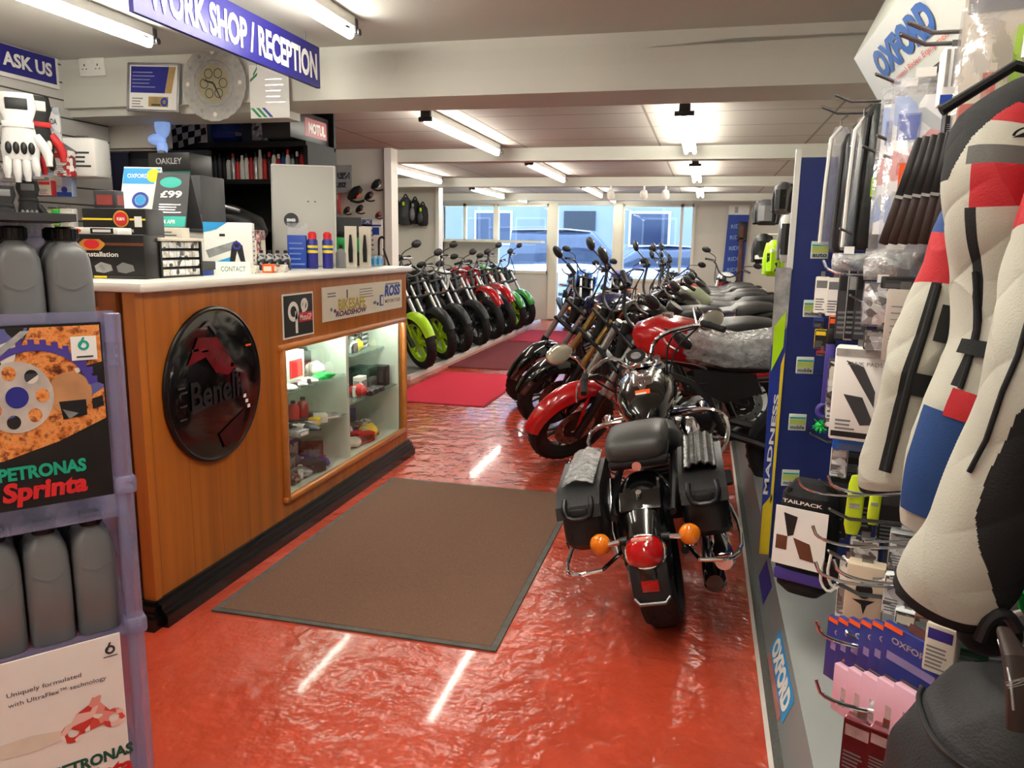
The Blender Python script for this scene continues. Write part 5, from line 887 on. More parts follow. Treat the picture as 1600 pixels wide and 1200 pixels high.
card('silver_bag','crinkled silver bag under the brown strap packets','bag',(0.389,2.120,1.406),(0.527,2.120,1.327),.05,CRINK,lambda g,F,w,h:g.rect(F,-w*.4,-h*.4,w*.4,h*.4,POLYP,0),R(-10),'crinkled bags',True); card('silver_bag','crinkled bag holding mottled brown parts','bag',(0.390,2.100,1.324),(0.478,2.100,1.211),.05,CLR,lambda g,F,w,h:g.rect(F,-w*.45,-h*.45,w*.45,h*.45,MOTS,0),R(-10),'crinkled bags',True)
card('black_tray_pack','black moulded pack above the plain grey card','pack',(0.410,2.000,1.341),(0.499,2.000,1.313),.04,BLK,G_(DGRY,BLK),R(-10)); card('plain_card','plain grey card with small print hanging beside the jacket sleeve','card',(0.416,1.950,1.313),(0.490,1.950,1.147),.01,mt('warm_grey_card',(186,176,166),.6,nz=(9,.4),dark=.95),lambda g,F,w,h:g.lines(F,-w*.35,-h*.2,w*.35,h*.35,6,GRY,.001,.12),R(-10))
def foam(g,F,w,h): g.rect(F,-w*.48,h*.4,w*.48,h*.48,SILV,.001); g.poly(F,[(-w*.3,h*.36),(w*.0,h*.3),(w*.22,h*.05),(w*.22,-h*.12)],DGRY,.0012); g.poly(F,[(-w*.3,h*.0),(w*.02,-h*.02),(w*.25,-h*.3),(w*.02,-h*.32)],DGRY,.0012); g.rect(F,-w*.46,-h*.46,w*.2,-h*.4,BLK,.0012); g.text(F,.0,h*.33,w*.6,h*.04,'TANK PADS',GRY,.0015,0); g.lines(F,-w*.4,-h*.38,-w*.05,-h*.25,3,GRY,.001)
card('pad_carton','white carton showing two dark grey parallelogram pads','carton',(0.361,2.220,1.146),(0.509,2.220,0.889),.06,WHTP,foam,R(-14)); card('blue_carton','blue carton peeping out behind the parallelogram pads carton','carton',(0.394,2.340,0.879),(0.547,2.340,0.832),.07,BLU,G_(INKB,BLU),R(-14))
card('chain_card','black and cream speckled card at the left of the parallelogram pads carton','card',(0.380,2.450,1.080),(0.434,2.450,0.867),.03,MIXB,G_(MOTS,CRM),R(-6))
t=thing('strap','purple strap hanging in front of the blue end panel','strap',(0.422,2.720,0.870),R(-6)); G(PUR).box((0,0,.115),(.03,.012,.22),bev=.005).build('webbing',t); G(PUR).torus(M.Translation((0,0,-.005))@M.Rotation(R(90),4,'X'),.022,.009).build('loop_end',t); G(BLK).box((0,0,.25),(.028,.02,.05),bev=.004).build('buckle',t)
def spiky(label,p,s,m,n=26):
    t=thing('bristle_item',label,'brush',p,0,'spiky green items'); G(m).ell((0,0,0),s*.55,s*.4,s*.35).build('core',t); g=G(m); rnd=random.Random(n)
    for k in range(n):
        d=V((rnd.uniform(-1,1),rnd.uniform(-1,.4),rnd.uniform(-.8,.8))).normalized(); g.tube([d*s*.35,d*s*.9],[s*.09,s*.05],n=6)
    g.build('bristles',t); return t
spiky('small green spiky item low on the blue end panel',(0.412,2.720,0.816),.032,GRN); 
def beltbag():
    c,w,h=span((0.275,2.420,0.703),(0.441,2.420,0.340)); t=thing('belt_bag','rounded black bag with a white picture card hanging over the plinth','bag',(c.x,c.y,c.z-h),R(-22))
    G(BLKM).loft([((0,0,0),w*.3,.03),((0,0,h*.08),w*.46,.06),((0,0,h*.5),w*.52,.08),((0,0,h*.9),w*.46,.07),((0,0,h),w*.3,.03)],n=22,e=3.4,u=(1,0,0)).build('bag_body',t)
    g=G(WHTP); F=frame((-.004,-.083,h*.56),(1,0,0),(0,.04,1)); g.prism(F,[(-w*.45,-h*.25),(w*.47,-h*.25),(w*.47,h*.25),(-w*.45,h*.25)],.003); g.poly(F,[(-w*.3,h*.2),(-w*.05,h*.18),(-w*.1,h*.02),(-w*.2,h*.0)],BLK,.004); g.poly(F,[(-w*.1,.0),(w*.2,-h*.03),(w*.3,-h*.18),(w*.05,-h*.17)],BRN,.004); g.rect(F,-w*.4,-h*.12,-w*.2,h*.0,BRN,.004); g.text(F,0,h*.3,w*.7,h*.03,'TAILPACK',WHT,.001,.02); g.build('picture_card',t); G(PUR).box((0,-.062,h*.2),(w*.9,.02,h*.1),bev=.006).build('purple_band',t); G(BLK).tube([(-w*.4,-.05,h*.2),(-w*.5,-.06,h*.6),(-w*.3,-.05,h*.95)],.008,n=6).build('side_strap',t)
beltbag()
for k in range(2):
    t=thing('webbing_loop',['left','right'][k]+' white edged black webbing loop beside the black belt bag','loop',(0.393,2.200,0.484) if k==0 else (0.401,2.140,0.521),R(-10+8*k),'webbing loops'); G(WHT).tube([(-.02,0,.06),(-.026,0,0),(-.01,0,-.035),(.012,0,-.035),(.02,0,0),(.012,0,.06)],.004,n=6,smooth=1).build('white_edge',t); G(BLK).box((-.004,.006,.01),(.03,.006,.07),bev=.002).build('webbing',t)
for k,(a,b) in enumerate((((0.417,2.200,0.793),(0.461,2.200,0.625)),((0.463,2.150,0.794),(0.493,2.150,0.675)))): 
    c,w,h=span(a,b); t=thing('hi_vis_band',['broad','narrow'][k]+' lime reflective band hanging between the chrome hooks','band',(c.x,c.y,c.z-h),R(-8),'lime bands'); G(mt('lime_fabric',(204,226,40),.6,nz=(30,.4),dark=.85)).loft([((0,0,0),w*.35,.008),((0,0,h*.15),w*.5,.012),((.003,0,h*.85),w*.5,.012),((0,0,h),w*.3,.008)],n=14,e=3,u=(1,0,0)).build('band_cloth',t); G(SILV).box((0,-.012,h*.5),(w*.6,.003,h*.08)).build('reflective_strip',t)
for k,(a,b,n) in enumerate((((0.418,2.500,0.709),(0.484,2.500,0.504),'dark moulded pack behind the chrome hooks, nearest the belt bag'),((0.478,2.400,0.763),(0.534,2.400,0.568),'dark moulded pack between the two lime bands'),((0.523,2.300,0.739),(0.613,2.300,0.575),'dark moulded pack right of the lime bands'),((0.454,2.600,0.769),(0.634,2.600,0.689),'long dark pack under the blue carton'))): card('dark_pack',n,'pack',a,b,.04,MIXB,G_(BLK,DGRY),R(-8),'dark moulded packs')
def motif(g,F,w,h): g.disc(F,0,h*.15,w*.22,h*.12,BLK,.001); g.poly(F,[(-w*.3,h*.0),(w*.3,h*.02),(w*.1,-h*.06),(w*.03,-h*.2),(-w*.05,-h*.06)],BLK,.0012); g.disc(F,0,-h*.38,w*.05,None,BLK,.001); g.text(F,0,-h*.3,w*.4,h*.03,'MOUNT',GRY,.001,0)
card('tan_carton','tan carton with a black clamp motif low on the rack','carton',(0.383,1.920,0.654),(0.469,1.920,0.477),.05,mt('tan_carton',(206,188,164),.55,nz=(6,.4),dark=.93),motif,R(-16)); card('white_card_pack','white speckled card pack left of the tan carton','pack',(0.380,2.000,0.628),(0.415,2.000,0.434),.02,WHTP,G_(MOTS,WHTP),R(-20))
for k in range(2): card('cable_pack',['upper','lower'][k]+' pale cable pack right of the tan carton','pack',((0.440,1.800,0.681),(0.448,1.720,0.635))[k],((0.486,1.800,0.586),(0.496,1.720,0.536))[k],.03,POLYP,G_(MOTS,CRM),R(-20),'pale cable packs')
NVC=mt('navy_card',(44,54,128),.35,nz=(5,.4),dark=.85)
def nav(g,F,w,h): g.rect(F,-w*.4,h*.0,w*.3,h*.12,mt('soft_purple_print',(150,130,176),.5,nz=(9,.4)),.001); g.text(F,-w*.05,h*.3,w*.6,h*.09,'OXFORD',SILV,.001,.02); g.rect(F,-w*.48,h*.43,-w*.2,h*.5,ORG,.001)
for k in range(6):
    f=k%3; r=k//3; p=V((0.354,1.620,0.620)).lerp(V((0.440,1.420,0.716)),r*.5+f*.16)
    a=(p.x-.075,p.y,p.z); b=(p.x+.075,p.y,p.z-.14); card('blue_card',['first','second','third','fourth','fifth','sixth'][k]+' from the left of the navy carded packs below the tan carton','carded pack',a,b,.014,NVC,nav,R(-54),'navy carded packs')
PNK=mt('pink_clear_case',(222,176,196),.2,nz=(8,.4),dark=.85,coat=.4)
for k in range(5):
    p=V((0.342,1.500,0.581)).lerp(V((0.396,1.280,0.676)),k/4); a=(p.x-.06,p.y,p.z); b=(p.x+.06,p.y,p.z-.1); card('pink_case',['leftmost','second','middle','fourth','rightmost'][k]+' pink clear case in the row under the navy carded packs','case',a,b,.016,PNK,lambda g,F,w,h:(g.rect(F,-w*.3,-h*.3,w*.2,h*.1,SILV,.001),g.rect(F,-w*.1,-h*.45,w*.3,-h*.36,REDM,.001)),R(-54),'pink clear cases')
for k in range(2):
    card('red_case',['left','right'][k]+' dark red clear case at the very bottom of the rack','case',((0.305,1.420,0.541),(0.331,1.340,0.578))[k],((0.360,1.420,0.431),(0.381,1.340,0.487))[k],.03,mt('dark_red_case',(120,30,40),.2,coat=.5,nz=(14,.4)),G_(mt('deep_red',(90,16,26),.3,nz=(9,.4)),SILV),R(-30),'dark red cases')
card('brown_pack','brown pack with cream edge at the left of the pink cases','pack',(0.332,1.620,0.551),(0.369,1.620,0.476),.03,mt('rust_card',(150,74,44),.5,nz=(9,.4)),G_(BRN,CRM),R(-30)); card('white_box','cream carton with blue print standing above the black backpack','box',(0.408,1.360,0.776),(0.457,1.360,0.688),.03,CRM,lambda g,F,w,h:(g.rect(F,-w*.4,h*.2,w*.4,h*.42,NAVY,.001),g.lines(F,-w*.4,-h*.4,w*.35,h*.1,6,GRY,.001)),R(-34))
for k,(a,b,m_,n) in enumerate((((0.497,1.500,0.766),(0.562,1.500,0.756),BLU,'flat blue tray behind the near jacket cuff'),((0.536,1.550,0.794),(0.600,1.550,0.756),mt('olive_grey_cloth',(150,146,128),.8,nz=(20,.4)),'grey cloth pack behind the near jacket cuff'),((0.482,1.460,0.701),(0.537,1.460,0.677),mt('deep_green_tray',(14,70,40),.4,nz=(9,.4)),'dark green tray above the black backpack'))): card('tray_pack',n,'tray',a,b,.06,m_,G_(m_,BLK),R(-12))
spiky('large bright green spiky item at the right edge under the jacket',(0.556,1.420,0.835),.055,GRN,40)
t=thing('white_chain','white plastic loop lying above the black backpack','loop',(0.490,1.300,0.814),0); G(WHT).tube([(-.03,0,0),(-.015,0,.02),(.01,0,.015),(.03,0,.025)],.005,n=8,smooth=1).build('chain',t); G(BLKM).ell((0,.03,-.03),.05,.03,.04).build('black_pad',t)
# stickers on the plinth riser
def sticker(label,y0,y1,m,txt):
    t=thing('floor_sticker',label,'sticker',(.3135,(y0+y1)/2,.068),0,'stickers on the plinth riser'); F=frame((-.0012,0,0),(0,-1,0),(.045,0,.13)); w=(y1-y0)/2
    G(m).prism(F,[(-w,-.042),(w,-.042),(w,.042),(-w,.042)],.0006).build('sticker_face',t); g=G(CYAN)
    if txt: g.text(F,0,0,w*1.8,.066,txt,WHT if m is not PLD else CYAN,.002,.06)
    else: g.rect(F,-w*.9,-.03,w*.9,.03,NAVY,.002)
    g.build('lettering',t)
sticker('purple blue sticker on the plinth riser, furthest from the viewer',2.97,3.24,NAVY,''); sticker('blue sticker on the plinth riser between the purple blue one and the nearest one',2.18,2.62,CYAN,'OXFORD'); sticker('sticker with large blue letters on the plinth riser nearest the viewer',1.40,1.86,PLD,'OXFORD')
for k,(y0,y1) in enumerate(((2.22,2.6),(1.5,1.8))):
    t=thing('riser_mark',['far','near'][k]+' faded pink strip along the plinth riser under a blue sticker','mark',(.296,(y0+y1)/2,.02),0,'faded pink strips'); F=frame((-.002,0,0),(0,-1,0),(.045,0,.13)); g=G(mt('faded_pink',(186,120,112),.6,nz=(9,.4))); g.prism(F,[(-(y1-y0)/2,-.012),((y1-y0)/2,-.012),((y1-y0)/2,.012),(-(y1-y0)/2,.012)],.0006); g.build('strip',t); G(mt('faded_pink_edge',(170,104,98),.6,nz=(9,.4))).prism(F,[(-(y1-y0)/2,-.014),((y1-y0)/2,-.014),((y1-y0)/2,-.012),(-(y1-y0)/2,-.012)],.0006).build('strip_edge',t)
# ---------------------------------------------------------------- the touring jacket
CRJ=mt('cream_jacket_cloth',(174,173,161),.8,nz=(3,.4),dark=.92,bump=(320,.35,.002)); BKJ=mt('black_jacket_cloth',(22,22,24),.85,nz=(8,.4),bump=(320,.4,.002)); RDJ=mt('red_jacket_cloth',(168,18,30),.7,nz=(6,.4),dark=.9,bump=(320,.3,.002)); BUJ=mt('blue_jacket_cloth',(22,60,116),.75,nz=(6,.4),dark=.85,bump=(320,.3,.002)); GYJ=mt('grey_jacket_cloth',(94,92,90),.8,nz=(6,.4),bump=(320,.3,.002))
JL=V((.45,1.3,.9))
jk=thing('riding_jacket','cream, black, red and blue touring jacket hanging at the front of the rack','jacket',JL)
def sleeve(path,name,matfn,n=28,sub=5,fold=.004,seed=1,yd=.045,par=None,org=None):
    """a cloth limb: path of (centre, half width); faces coloured by matfn(t, angle)"""
    P=[V(p[0]) for p in path]; W=[p[1] for p in path]; D=[p[2] if len(p)>2 else yd for p in path]; pts=[]
    for i in range(len(P)-1):
        for j in range(sub):
            f=j/sub; a=P[max(i-1,0)]; b=P[i]; c=P[i+1]; d=P[min(i+2,len(P)-1)]
            cr=lambda a,b,c,d:b+(c-a)*.5*f+(a-b*2.5+c*2-d*.5)*f*f+(b*1.5-a*.5-c*1.5+d*.5)*f**3
            pts.append((cr(a,b,c,d),W[i]+(W[i+1]-W[i])*f,D[i]+(D[i+1]-D[i])*f,(i+f)/(len(P)-1)))
    pts.append((P[-1],W[-1],D[-1],1.0)); rings=[]; rnd=random.Random(seed)
    for k,(c,w_,dd,t) in enumerate(pts):
        dr=(pts[min(k+1,len(pts)-1)][0]-pts[max(k-1,0)][0]).normalized(); u=V((1,0,0)); u=(u-dr*u.dot(dr)).normalized(); v=dr.cross(u)
        if v.y>0: v=-v
        ring=[]
        for j in range(n):
            a=2*PI*j/n; e_=1 if par is None else .62; ca=math.copysign(abs(math.cos(a))**e_,math.cos(a)); sa=math.copysign(abs(math.sin(a))**e_,math.sin(a)); fo=1+fold/w_*(.9*(1-2*abs(math.sin(9*t+1.6*math.sin(a+seed)+.5*a+seed))**.7)+.55*math.sin(13*t+2*a+seed)+.5*(1-2*abs(math.sin(21*t-1.5*a+2*seed))**.6)*math.sin(5*t+a))*(.35+.65*math.sin(PI*min(1,t*1.1)))
            ring.append(c+u*w_*ca*fo+v*dd*sa*fo)
        rings.append(ring)
    g=G(CRJ); g.X=M.Translation(-(org or JL))
    for r in rings:
        for p in r: g.v.append(g.X@p)
    for i in range(len(rings)-1):
        for j in range(n):
            k=(j+1)%n; g.f.append((i*n+j,i*n+k,(i+1)*n+k,(i+1)*n+j)); g.mi.append(g._m(matfn((pts[i][3]+pts[i+1][3])/2,(j+.5)/n*360)))
    for rr,mm in((0,0),(len(rings)-1,1)):
        g.f.append(tuple(rr*n+j for j in range(n))); g.mi.append(g._m(matfn(mm,90)))
    o=g.build(name,par or jk,ang=75); return o,rings
S=lambda *a:[(V(p),w*.00093*(V(p).y/1.25),d) for p,w,d in a]
# angle 0 = right, 90 = towards the viewer, 180 = left
far_=S(((0.387,1.380,1.464),24,.03),((0.378,1.380,1.394),34,.04),((0.365,1.370,1.312),44,.05),((0.345,1.360,1.208),47,.05),((0.334,1.360,1.122),50,.05),((0.323,1.360,1.030),50,.05),((0.322,1.360,1.015),46,.045))
def fm(t,a):
    if t<.10: return BUJ
    if t<.27: return RDJ
    if t>.94: return BKJ
    return BKJ if 105<a<128 and t<.80 else CRJ
o1,r1=sleeve(far_,'sleeve',fm,seed=2,sub=24,n=110,fold=.0035)
bod=S(((0.459,1.290,1.619),50,.05),((0.422,1.280,1.562),85,.08),((0.408,1.270,1.504),84,.09),((0.408,1.270,1.441),76,.09),((0.420,1.270,1.359),64,.08),((0.418,1.260,1.266),62,.08),((0.392,1.250,1.170),66,.075),((0.370,1.250,1.069),60,.065),((0.360,1.250,0.980),46,.05))
def bm_(t,a):
    if t<.1: return BKJ
    if t<.27 and a>118+max(0,t-.1)/.14*40: return BKJ
    if t<.15: return RDJ
    if t<.205: return CRJ
    if t<.245: return GYJ if a<146 else CRJ
    if t<.33: return RDJ if 80<a<140 else CRJ
    if abs(a-138)<6 and .33<t<.72: return BKJ
    return CRJ
o2,r2=sleeve(bod,'jacket_body',bm_,seed=5,sub=40,n=240,fold=.004)
near_=S(((0.445,1.160,1.526),42,.055),((0.437,1.130,1.453),62,.065),((0.434,1.120,1.373),70,.065),((0.422,1.100,1.285),72,.065),((0.411,1.090,1.204),75,.065),((0.395,1.090,1.118),79,.065),((0.373,1.090,1.027),83,.065),((0.350,1.090,0.966),86,.065),((0.343,1.100,0.929),78,.06),((0.338,1.100,0.914),70,.055))
def nm(t,a):
    if t<.14: return RDJ
    if t>.82: return BKJ
    K=((.32,0),(.36,60),(.39,95),(.45,121),(.556,128),(.62,123),(.667,106),(.72,80),(.78,52),(.84,52),(.87,90))
    th=0
    for (a0,b0),(a1,b1) in zip(K,K[1:]):
        if a0<=t<=a1: th=b0+(b1-b0)*(t-a0)/(a1-a0)
    return BKJ if (a<th or (a>330 and t>.38)) else CRJ
o3,r3=sleeve(near_,'sleeve',nm,seed=9,sub=40,n=240,fold=.004)
def onring(rings,t,deg,off=.004):
    f=t*(len(rings)-1); i=int(f); i2=min(i+1,len(rings)-1); f-=i; n=len(rings[0]); j=int(deg/360*n)%n
    p=rings[i][j].lerp(rings[i2][j],f); c=sum(rings[i],V())/n; return p+(p-c).normalized()*off
def surf_tube(rings,ts,degs,r,m,name,parent,n=8):
    g=G(m); g.X=M.Translation(-JL); g.tube([onring(rings,t,d) for t,d in zip(ts,degs)],r,n=n); return g.build(name,parent)
surf_tube(r1,[.28,.4,.5,.6,.7,.79],[112]*6,.006,BKJ,'zip',o1); surf_tube(r2,[.47,.53,.6,.66,.72],[140,138,136,134,130],.004,BKJ,'zip',o2); surf_tube(r3,[.24,.3,.36,.42,.5,.56],[128,132,135,138,142,146],.0035,BKJ,'zip',o3); surf_tube(r2,[.72,.8,.88,.97],[70,72,75,78],.004,BKJ,'zip',o2)
def patch(rings,t0,t1,d0,d1,m,name,off=.005,parent=None,nu=10,nv=10):
    g=G(m); g.X=M.Translation(-JL); g.sheet(lambda u,v:onring(rings,t0+(t1-t0)*u,d0+(d1-d0)*v,off),nu,nv,m,.002); return g.build(name,parent or jk,ang=60)
patch(r2,.76,.945,84,164,BUJ,'pocket',.006,o2,12,12); patch(r2,.722,.765,92,136,RDJ,'pocket_flap',.008,o2,4,8); patch(r2,.625,.66,60,150,BKJ,'waist_strap',.008,o2,4,10); patch(r2,.615,.69,88,108,BLK,'strap_buckle',.014,o2,4,6); patch(r1,.5,.56,60,114,BKJ,'arm_strap',.007,o1,4,10); patch(r1,.33,.42,62,95,BKJ,'arm_strap',.006,o1,4,8); patch(r2,.5,.52,96,112,BRN,'fabric_label',.005,o2,3,4)
lg=G(BKJ); F=frame(onring(r2,.178,92,.006)-JL,(1,0,0),(0,0,1)); lg.ring(F,0,-.002,.022,.026,BKJ,.002,20,.5,0,PI); lg.poly(F,[(-.026,-.004),(-.008,-.004),(.004,.008),(.0,.008)],BKJ,.002); lg.poly(F,[(.0,-.004),(.03,-.004),(.018,.006)],BKJ,.002); lg.build('chest_emblem',o2)
g=G(STL); g.X=M.Translation(-JL); hp=V((0.424,1.300,1.674)); g.tube([hp+V((-.1,0,-.07)),hp+V((-.01,0,-.01)),hp+V((.12,0,-.05))],.008,BLK,n=8); g.tube([hp,hp+V((0,0,.05)),hp+V((.02,0,.08)),hp+V((.05,0,.06))],.004,n=8); g.build('hanger',jk)
# black backpack at the bottom right
BP=V((.44,1.05,.5)); bp=thing('backpack','large black backpack hanging at the bottom right below the jacket','backpack',BP)
CORD=mt('black_cordura',(30,30,32),.7,nz=(7,.4),dark=.75,bump=(260,.5,.003)); CORL=mt('charcoal_panel',(46,46,47),.65,nz=(7,.4),dark=.8,bump=(260,.4,.003)); WEB=mt('dull_grey_webbing',(84,82,80),.6,nz=(40,.4)); PADB=mt('dark_brown_padding',(54,38,34),.5,nz=(14,.4))
ob,rb=sleeve([(V((.42,1.05,.48)),.09,.07),(V((.42,1.045,.5)),.135,.11),(V((.425,1.04,.6)),.145,.13),(V((.43,1.035,.72)),.135,.125),(V((.44,1.035,.8)),.105,.1),(V((.452,1.04,.84)),.07,.065),(V((.46,1.045,.86)),.03,.03)],'pack_body',lambda t,a:CORL if (t>.62 and 60<a<215) else CORD,seed=3,sub=14,n=90,fold=.004,par=bp,org=BP)
def bpt(pts,r,m,name,off=.004,par=None):
    g=G(m); g.X=M.Translation(-BP); g.tube([onring(rb,t,d,off) for t,d in pts],r,n=8,smooth=1); return g.build(name,par or ob)
bpt([(.6,d) for d in range(40,226,12)],.004,BLK,'seam_piping'); bpt([(.36,95+4*k) for k in range(15)],.005,BLK,'zip'); bpt([(.5-.012*k,150-5*k) for k in range(9)],.008,WEB,'webbing',.008)
g=G(CORL); g.X=M.Translation(-BP); g.sheet(lambda u,v:onring(rb,.06+.36*u,78+84*v,.012+.012*math.sin(PI*v)*math.sin(PI*u)),14,16,CORD,.004); g.build('front_pocket',ob)
g=G(PADB); g.X=M.Translation(-BP); q=[V((0.376,0.980,0.951)),V((0.374,0.930,0.941)),V((0.377,0.910,0.909)),V((0.377,0.910,0.865))]; g.loft([(q[0],.008,.006),(q[1],.015,.008),(q[2],.017,.008),(q[3],.012,.006)],n=16,e=3,u=(1,0,0)); so=g.build('shoulder_strap',bp); g=G(SILV); g.X=M.Translation(-BP); g.text(frame(V((0.364,0.893,0.932)),(1,0,0),(0,-.2,1)),0,0,.011,.026,'RST',SILV,.001,.02,0,R(-60)); g.tube([V((0.366,0.965,0.945)),V((0.361,0.910,0.933)),V((0.366,0.900,0.894))],.0016,n=6,smooth=1); g.build('strap_print',so)
g=G(BLK); g.X=M.Translation(-BP); g.tube([V((0.369,1.030,0.911)),V((0.376,1.030,0.943)),V((0.395,1.030,0.954)),V((0.411,1.030,0.931))],.008,n=8,smooth=2); g.build('grab_handle',bp)
for k in range(2): g=G(STL); g.X=M.Translation(-BP); g.ell(onring(rb,.5-.22*k,84+4*k,.006),.004,.004,.004); g.build('press_stud',ob)
# ---------------------------------------------------------------- gear hanging on the right beyond the rack
def garb(label,a,b,cols,kind='jacket'):
    c,w,h=span(a,b); t=thing('riding_gear',label,'riding gear',(c.x,c.y,c.z-h),R(-15),'gear on the right wall'); rnd=random.Random(len(label))
    g=G(cols[0]); g.loft([((0,0,0),w*.36,.05),((0,0,h*.1),w*.44,.08),((0,0,h*.55),w*.42,.1),((0,0,h*.85),w*.5,.08),((0,0,h),w*.2,.05)],n=20,e=3,u=(1,0,0)); g.build('body',t)
    g=G(cols[1]); g.sheet(lambda u,v:(w*(-.3+.6*u),-.112+.05*abs(u-.5),h*(.15+.6*v)),6,8,cols[1],.004); g.build('front_panel',t)
    for s in(-1,1): G(cols[2]).tube([(s*w*.36,0,h*.9),(s*w*.5,-.02,h*.55),(s*w*.46,-.05,h*.05)],[w*.16,w*.15,w*.11],n=10,smooth=1).build('sleeve',t)
    return t
garb('grey and black riding jacket hanging high beyond the rack',(0.365,6.500,1.783),(0.543,6.500,1.587),(DGRY,GRY,BLK)); garb('black and white patterned riding vest hanging below the grey riding jacket',(0.362,6.300,1.517),(0.491,6.300,1.291),(BLK,mt_print('camo_print',[(24,24,26),(220,220,220),(60,60,62),(20,20,20)],14,seed=6),BLK)); garb('lime yellow riding jersey hanging in front of the patterned vest',(0.429,6.000,1.467),(0.555,6.000,1.205),(LIME,mt_print('lime_print',[(176,226,20),(30,30,30),(190,230,40),(230,232,230),(176,226,20)],12,seed=2),LIME)); garb('white and black patterned jersey hanging right of the lime jersey',(0.468,5.400,1.646),(0.572,5.400,1.318),(mt_print('jersey_print',[(230,230,228),(40,40,42),(120,120,122),(220,222,90),(240,240,238)],14,seed=4),BLK,GRY)); garb('grey shouldered jacket hanging at the top beside the blue panel',(0.377,4.900,1.788),(0.477,4.900,1.605),(GRY,BLK,DGRY))
for k,(p,q) in enumerate((((0.513,6.200,1.766),(0.571,5.600,1.823)),((0.550,6.200,1.518),(0.586,5.600,1.520)))):
    t=thing('garment_rail',['upper','lower'][k]+' white rail carrying the gear beyond the rack','rail',p,0,'white garment rails'); d=V(q)-V(p); G(RKW).tube([(0,0,0),d],.012,n=10).build('rail_tube',t); G(RKW).tube([d,d+V((1.405-p[0]-d.x,.3,0))],.012,n=10).build('wall_arm',t)
t=thing('wall_poster','tall blue poster with white top on the far wall','poster',(0.486,14.450,1.441)); F=frame((0,0,0),(1,0,0),(0,0,1)); G(BLU).prism(F,[(-.18,-.75),(.18,-.75),(.22,.55),(-.13,.55)],.02).build('poster_sheet',t); g=G(WHT); g.rect(F,-.13,.55,.22,.72,WHT,.021); g.rect(F,-.03,.58,.03,.69,SILV,.022)
for k in range(6): g.text(F,0.0+.005*k,-.6+.19*k,.2,.07,'RIDE',mt('pale_blue_print',(150,180,232),.5,nz=(9,.4)),.022,.02,0,R(5))
g.build('print',t); t=thing('wall_box','small dark cabinet on the far wall beside the blue poster','box',(0.610,14.420,1.699)); G(mt('dark_plum_box',(44,36,52),.4,nz=(9,.4))).box((0,0,0),(.16,.1,.34),bev=.01).build('cabinet',t); G(DGRY).box((0,-.055,-.12),(.12,.01,.03)).build('slot',t)
t=thing('brown_door_post','brown wooden post standing beside the blue poster','post',(.60,14.4,0)); G(BRN).box((0,0,.9),(.07,.08,1.8),bev=.005).build('post_shaft',t); G(WOODD).box((0,0,.03),(.1,.1,.06)).build('post_foot',t)
for k,x in enumerate((-1.22,-.8,-.53)):
    t=thing('spot_light',['left','middle','right'][k]+' of three small white spotlights under the third beam','spotlight',(x,10.12,2.165),0,'white spotlights'); G(WHT).cyl((0,0,-.05),(0,0,0),.012,n=10).build('stem',t); G(WHT).lathe([(.02,.06),(.045,.03),(.05,-.05),(.046,-.055)],n=18,F=M.Translation((0,-.02,-.1))@M.Rotation(R(50),4,'X')).build('lamp_head',t); G(LENS).lathe([(.044,-.05),(.001,-.045)],n=18,F=M.Translation((0,-.02,-.1))@M.Rotation(R(50),4,'X'),cap=False).build('lamp_glass',t)

for k,(a,b,d,m_,n,bg) in enumerate((((0.408,2.440,0.811),(0.456,2.440,0.720),.02,WHTP,'narrow white blister card under the chain card',0),((0.415,2.160,1.199),(0.497,2.160,1.146),.05,BLK,'black moulded pack under the mottled brown bag',0),((0.427,1.900,1.150),(0.477,1.900,1.042),.04,CRINK,'crinkled bag behind the far jacket sleeve',1),((0.445,1.920,1.027),(0.481,1.920,0.912),.02,CRM,'cream strip card beside the parallelogram pads carton',0),((0.451,2.050,0.910),(0.512,2.050,0.835),.04,CRINK,'crinkled bag below the blue carton',1),((0.339,2.300,1.393),(0.425,2.300,1.344),.05,CRINK,'crinkled bag at the foot of the garment bags',1),((0.489,2.000,0.715),(0.557,2.000,0.615),.04,SILV,'silver pack left of the near jacket cuff',0),((0.420,1.700,0.588),(0.480,1.700,0.514),.03,CRINK,'crinkled bag behind the navy carded packs',1),((0.459,1.620,0.670),(0.500,1.620,0.563),.02,BRN,'brown card between the navy packs and the cream carton',0),((0.449,2.250,0.599),(0.526,2.250,0.527),.04,MIXB,'dark speckled pack above the tan carton',0))):
    card('packet',n,'packet',a,b,d,m_,(ins if bg else G_(MOTS,SILV)),R(-14),'loose packets on the rack',bool(bg))
for k,(p,tp,n) in enumerate((((0.452,2.200,0.745),.30,'chrome arm curving past the broad lime band'),((0.463,1.950,0.694),.31,'chrome arm curving under the two lime bands'),((0.398,1.800,0.660),.30,'chrome arm in front of the tan carton'),((0.353,1.600,0.609),.28,'chrome arm over the left navy packs'),((0.317,1.420,0.576),.26,'chrome arm over the pink clear cases'),((0.546,2.100,0.785),.36,'chrome arm under the far jacket cuff'),((0.449,1.750,0.689),.33,'chrome arm beside the near jacket cuff'),((0.417,2.300,1.342),.33,'chrome arm over the mottled brown bag'))):
    y,z=p[1],p[2]; t=thing('curved_hook',n,'hook',(.76,y,z),0,'curved chrome hooks'); l=.76-tp
    G(CHR).tube([(-.004,0,.03),(-l*.4,-.01,.01),(-l*.8,-.015,-.012),(-l,-.01,.0),(-l-.012,0,.03)],.0042,n=8,smooth=2).build('wire',t); G(CHR).tube([(-.004,.02,.03),(-l*.4,.012,.014),(-l*.75,.008,.0)],.0036,n=8,smooth=1).build('ticket_wire',t)
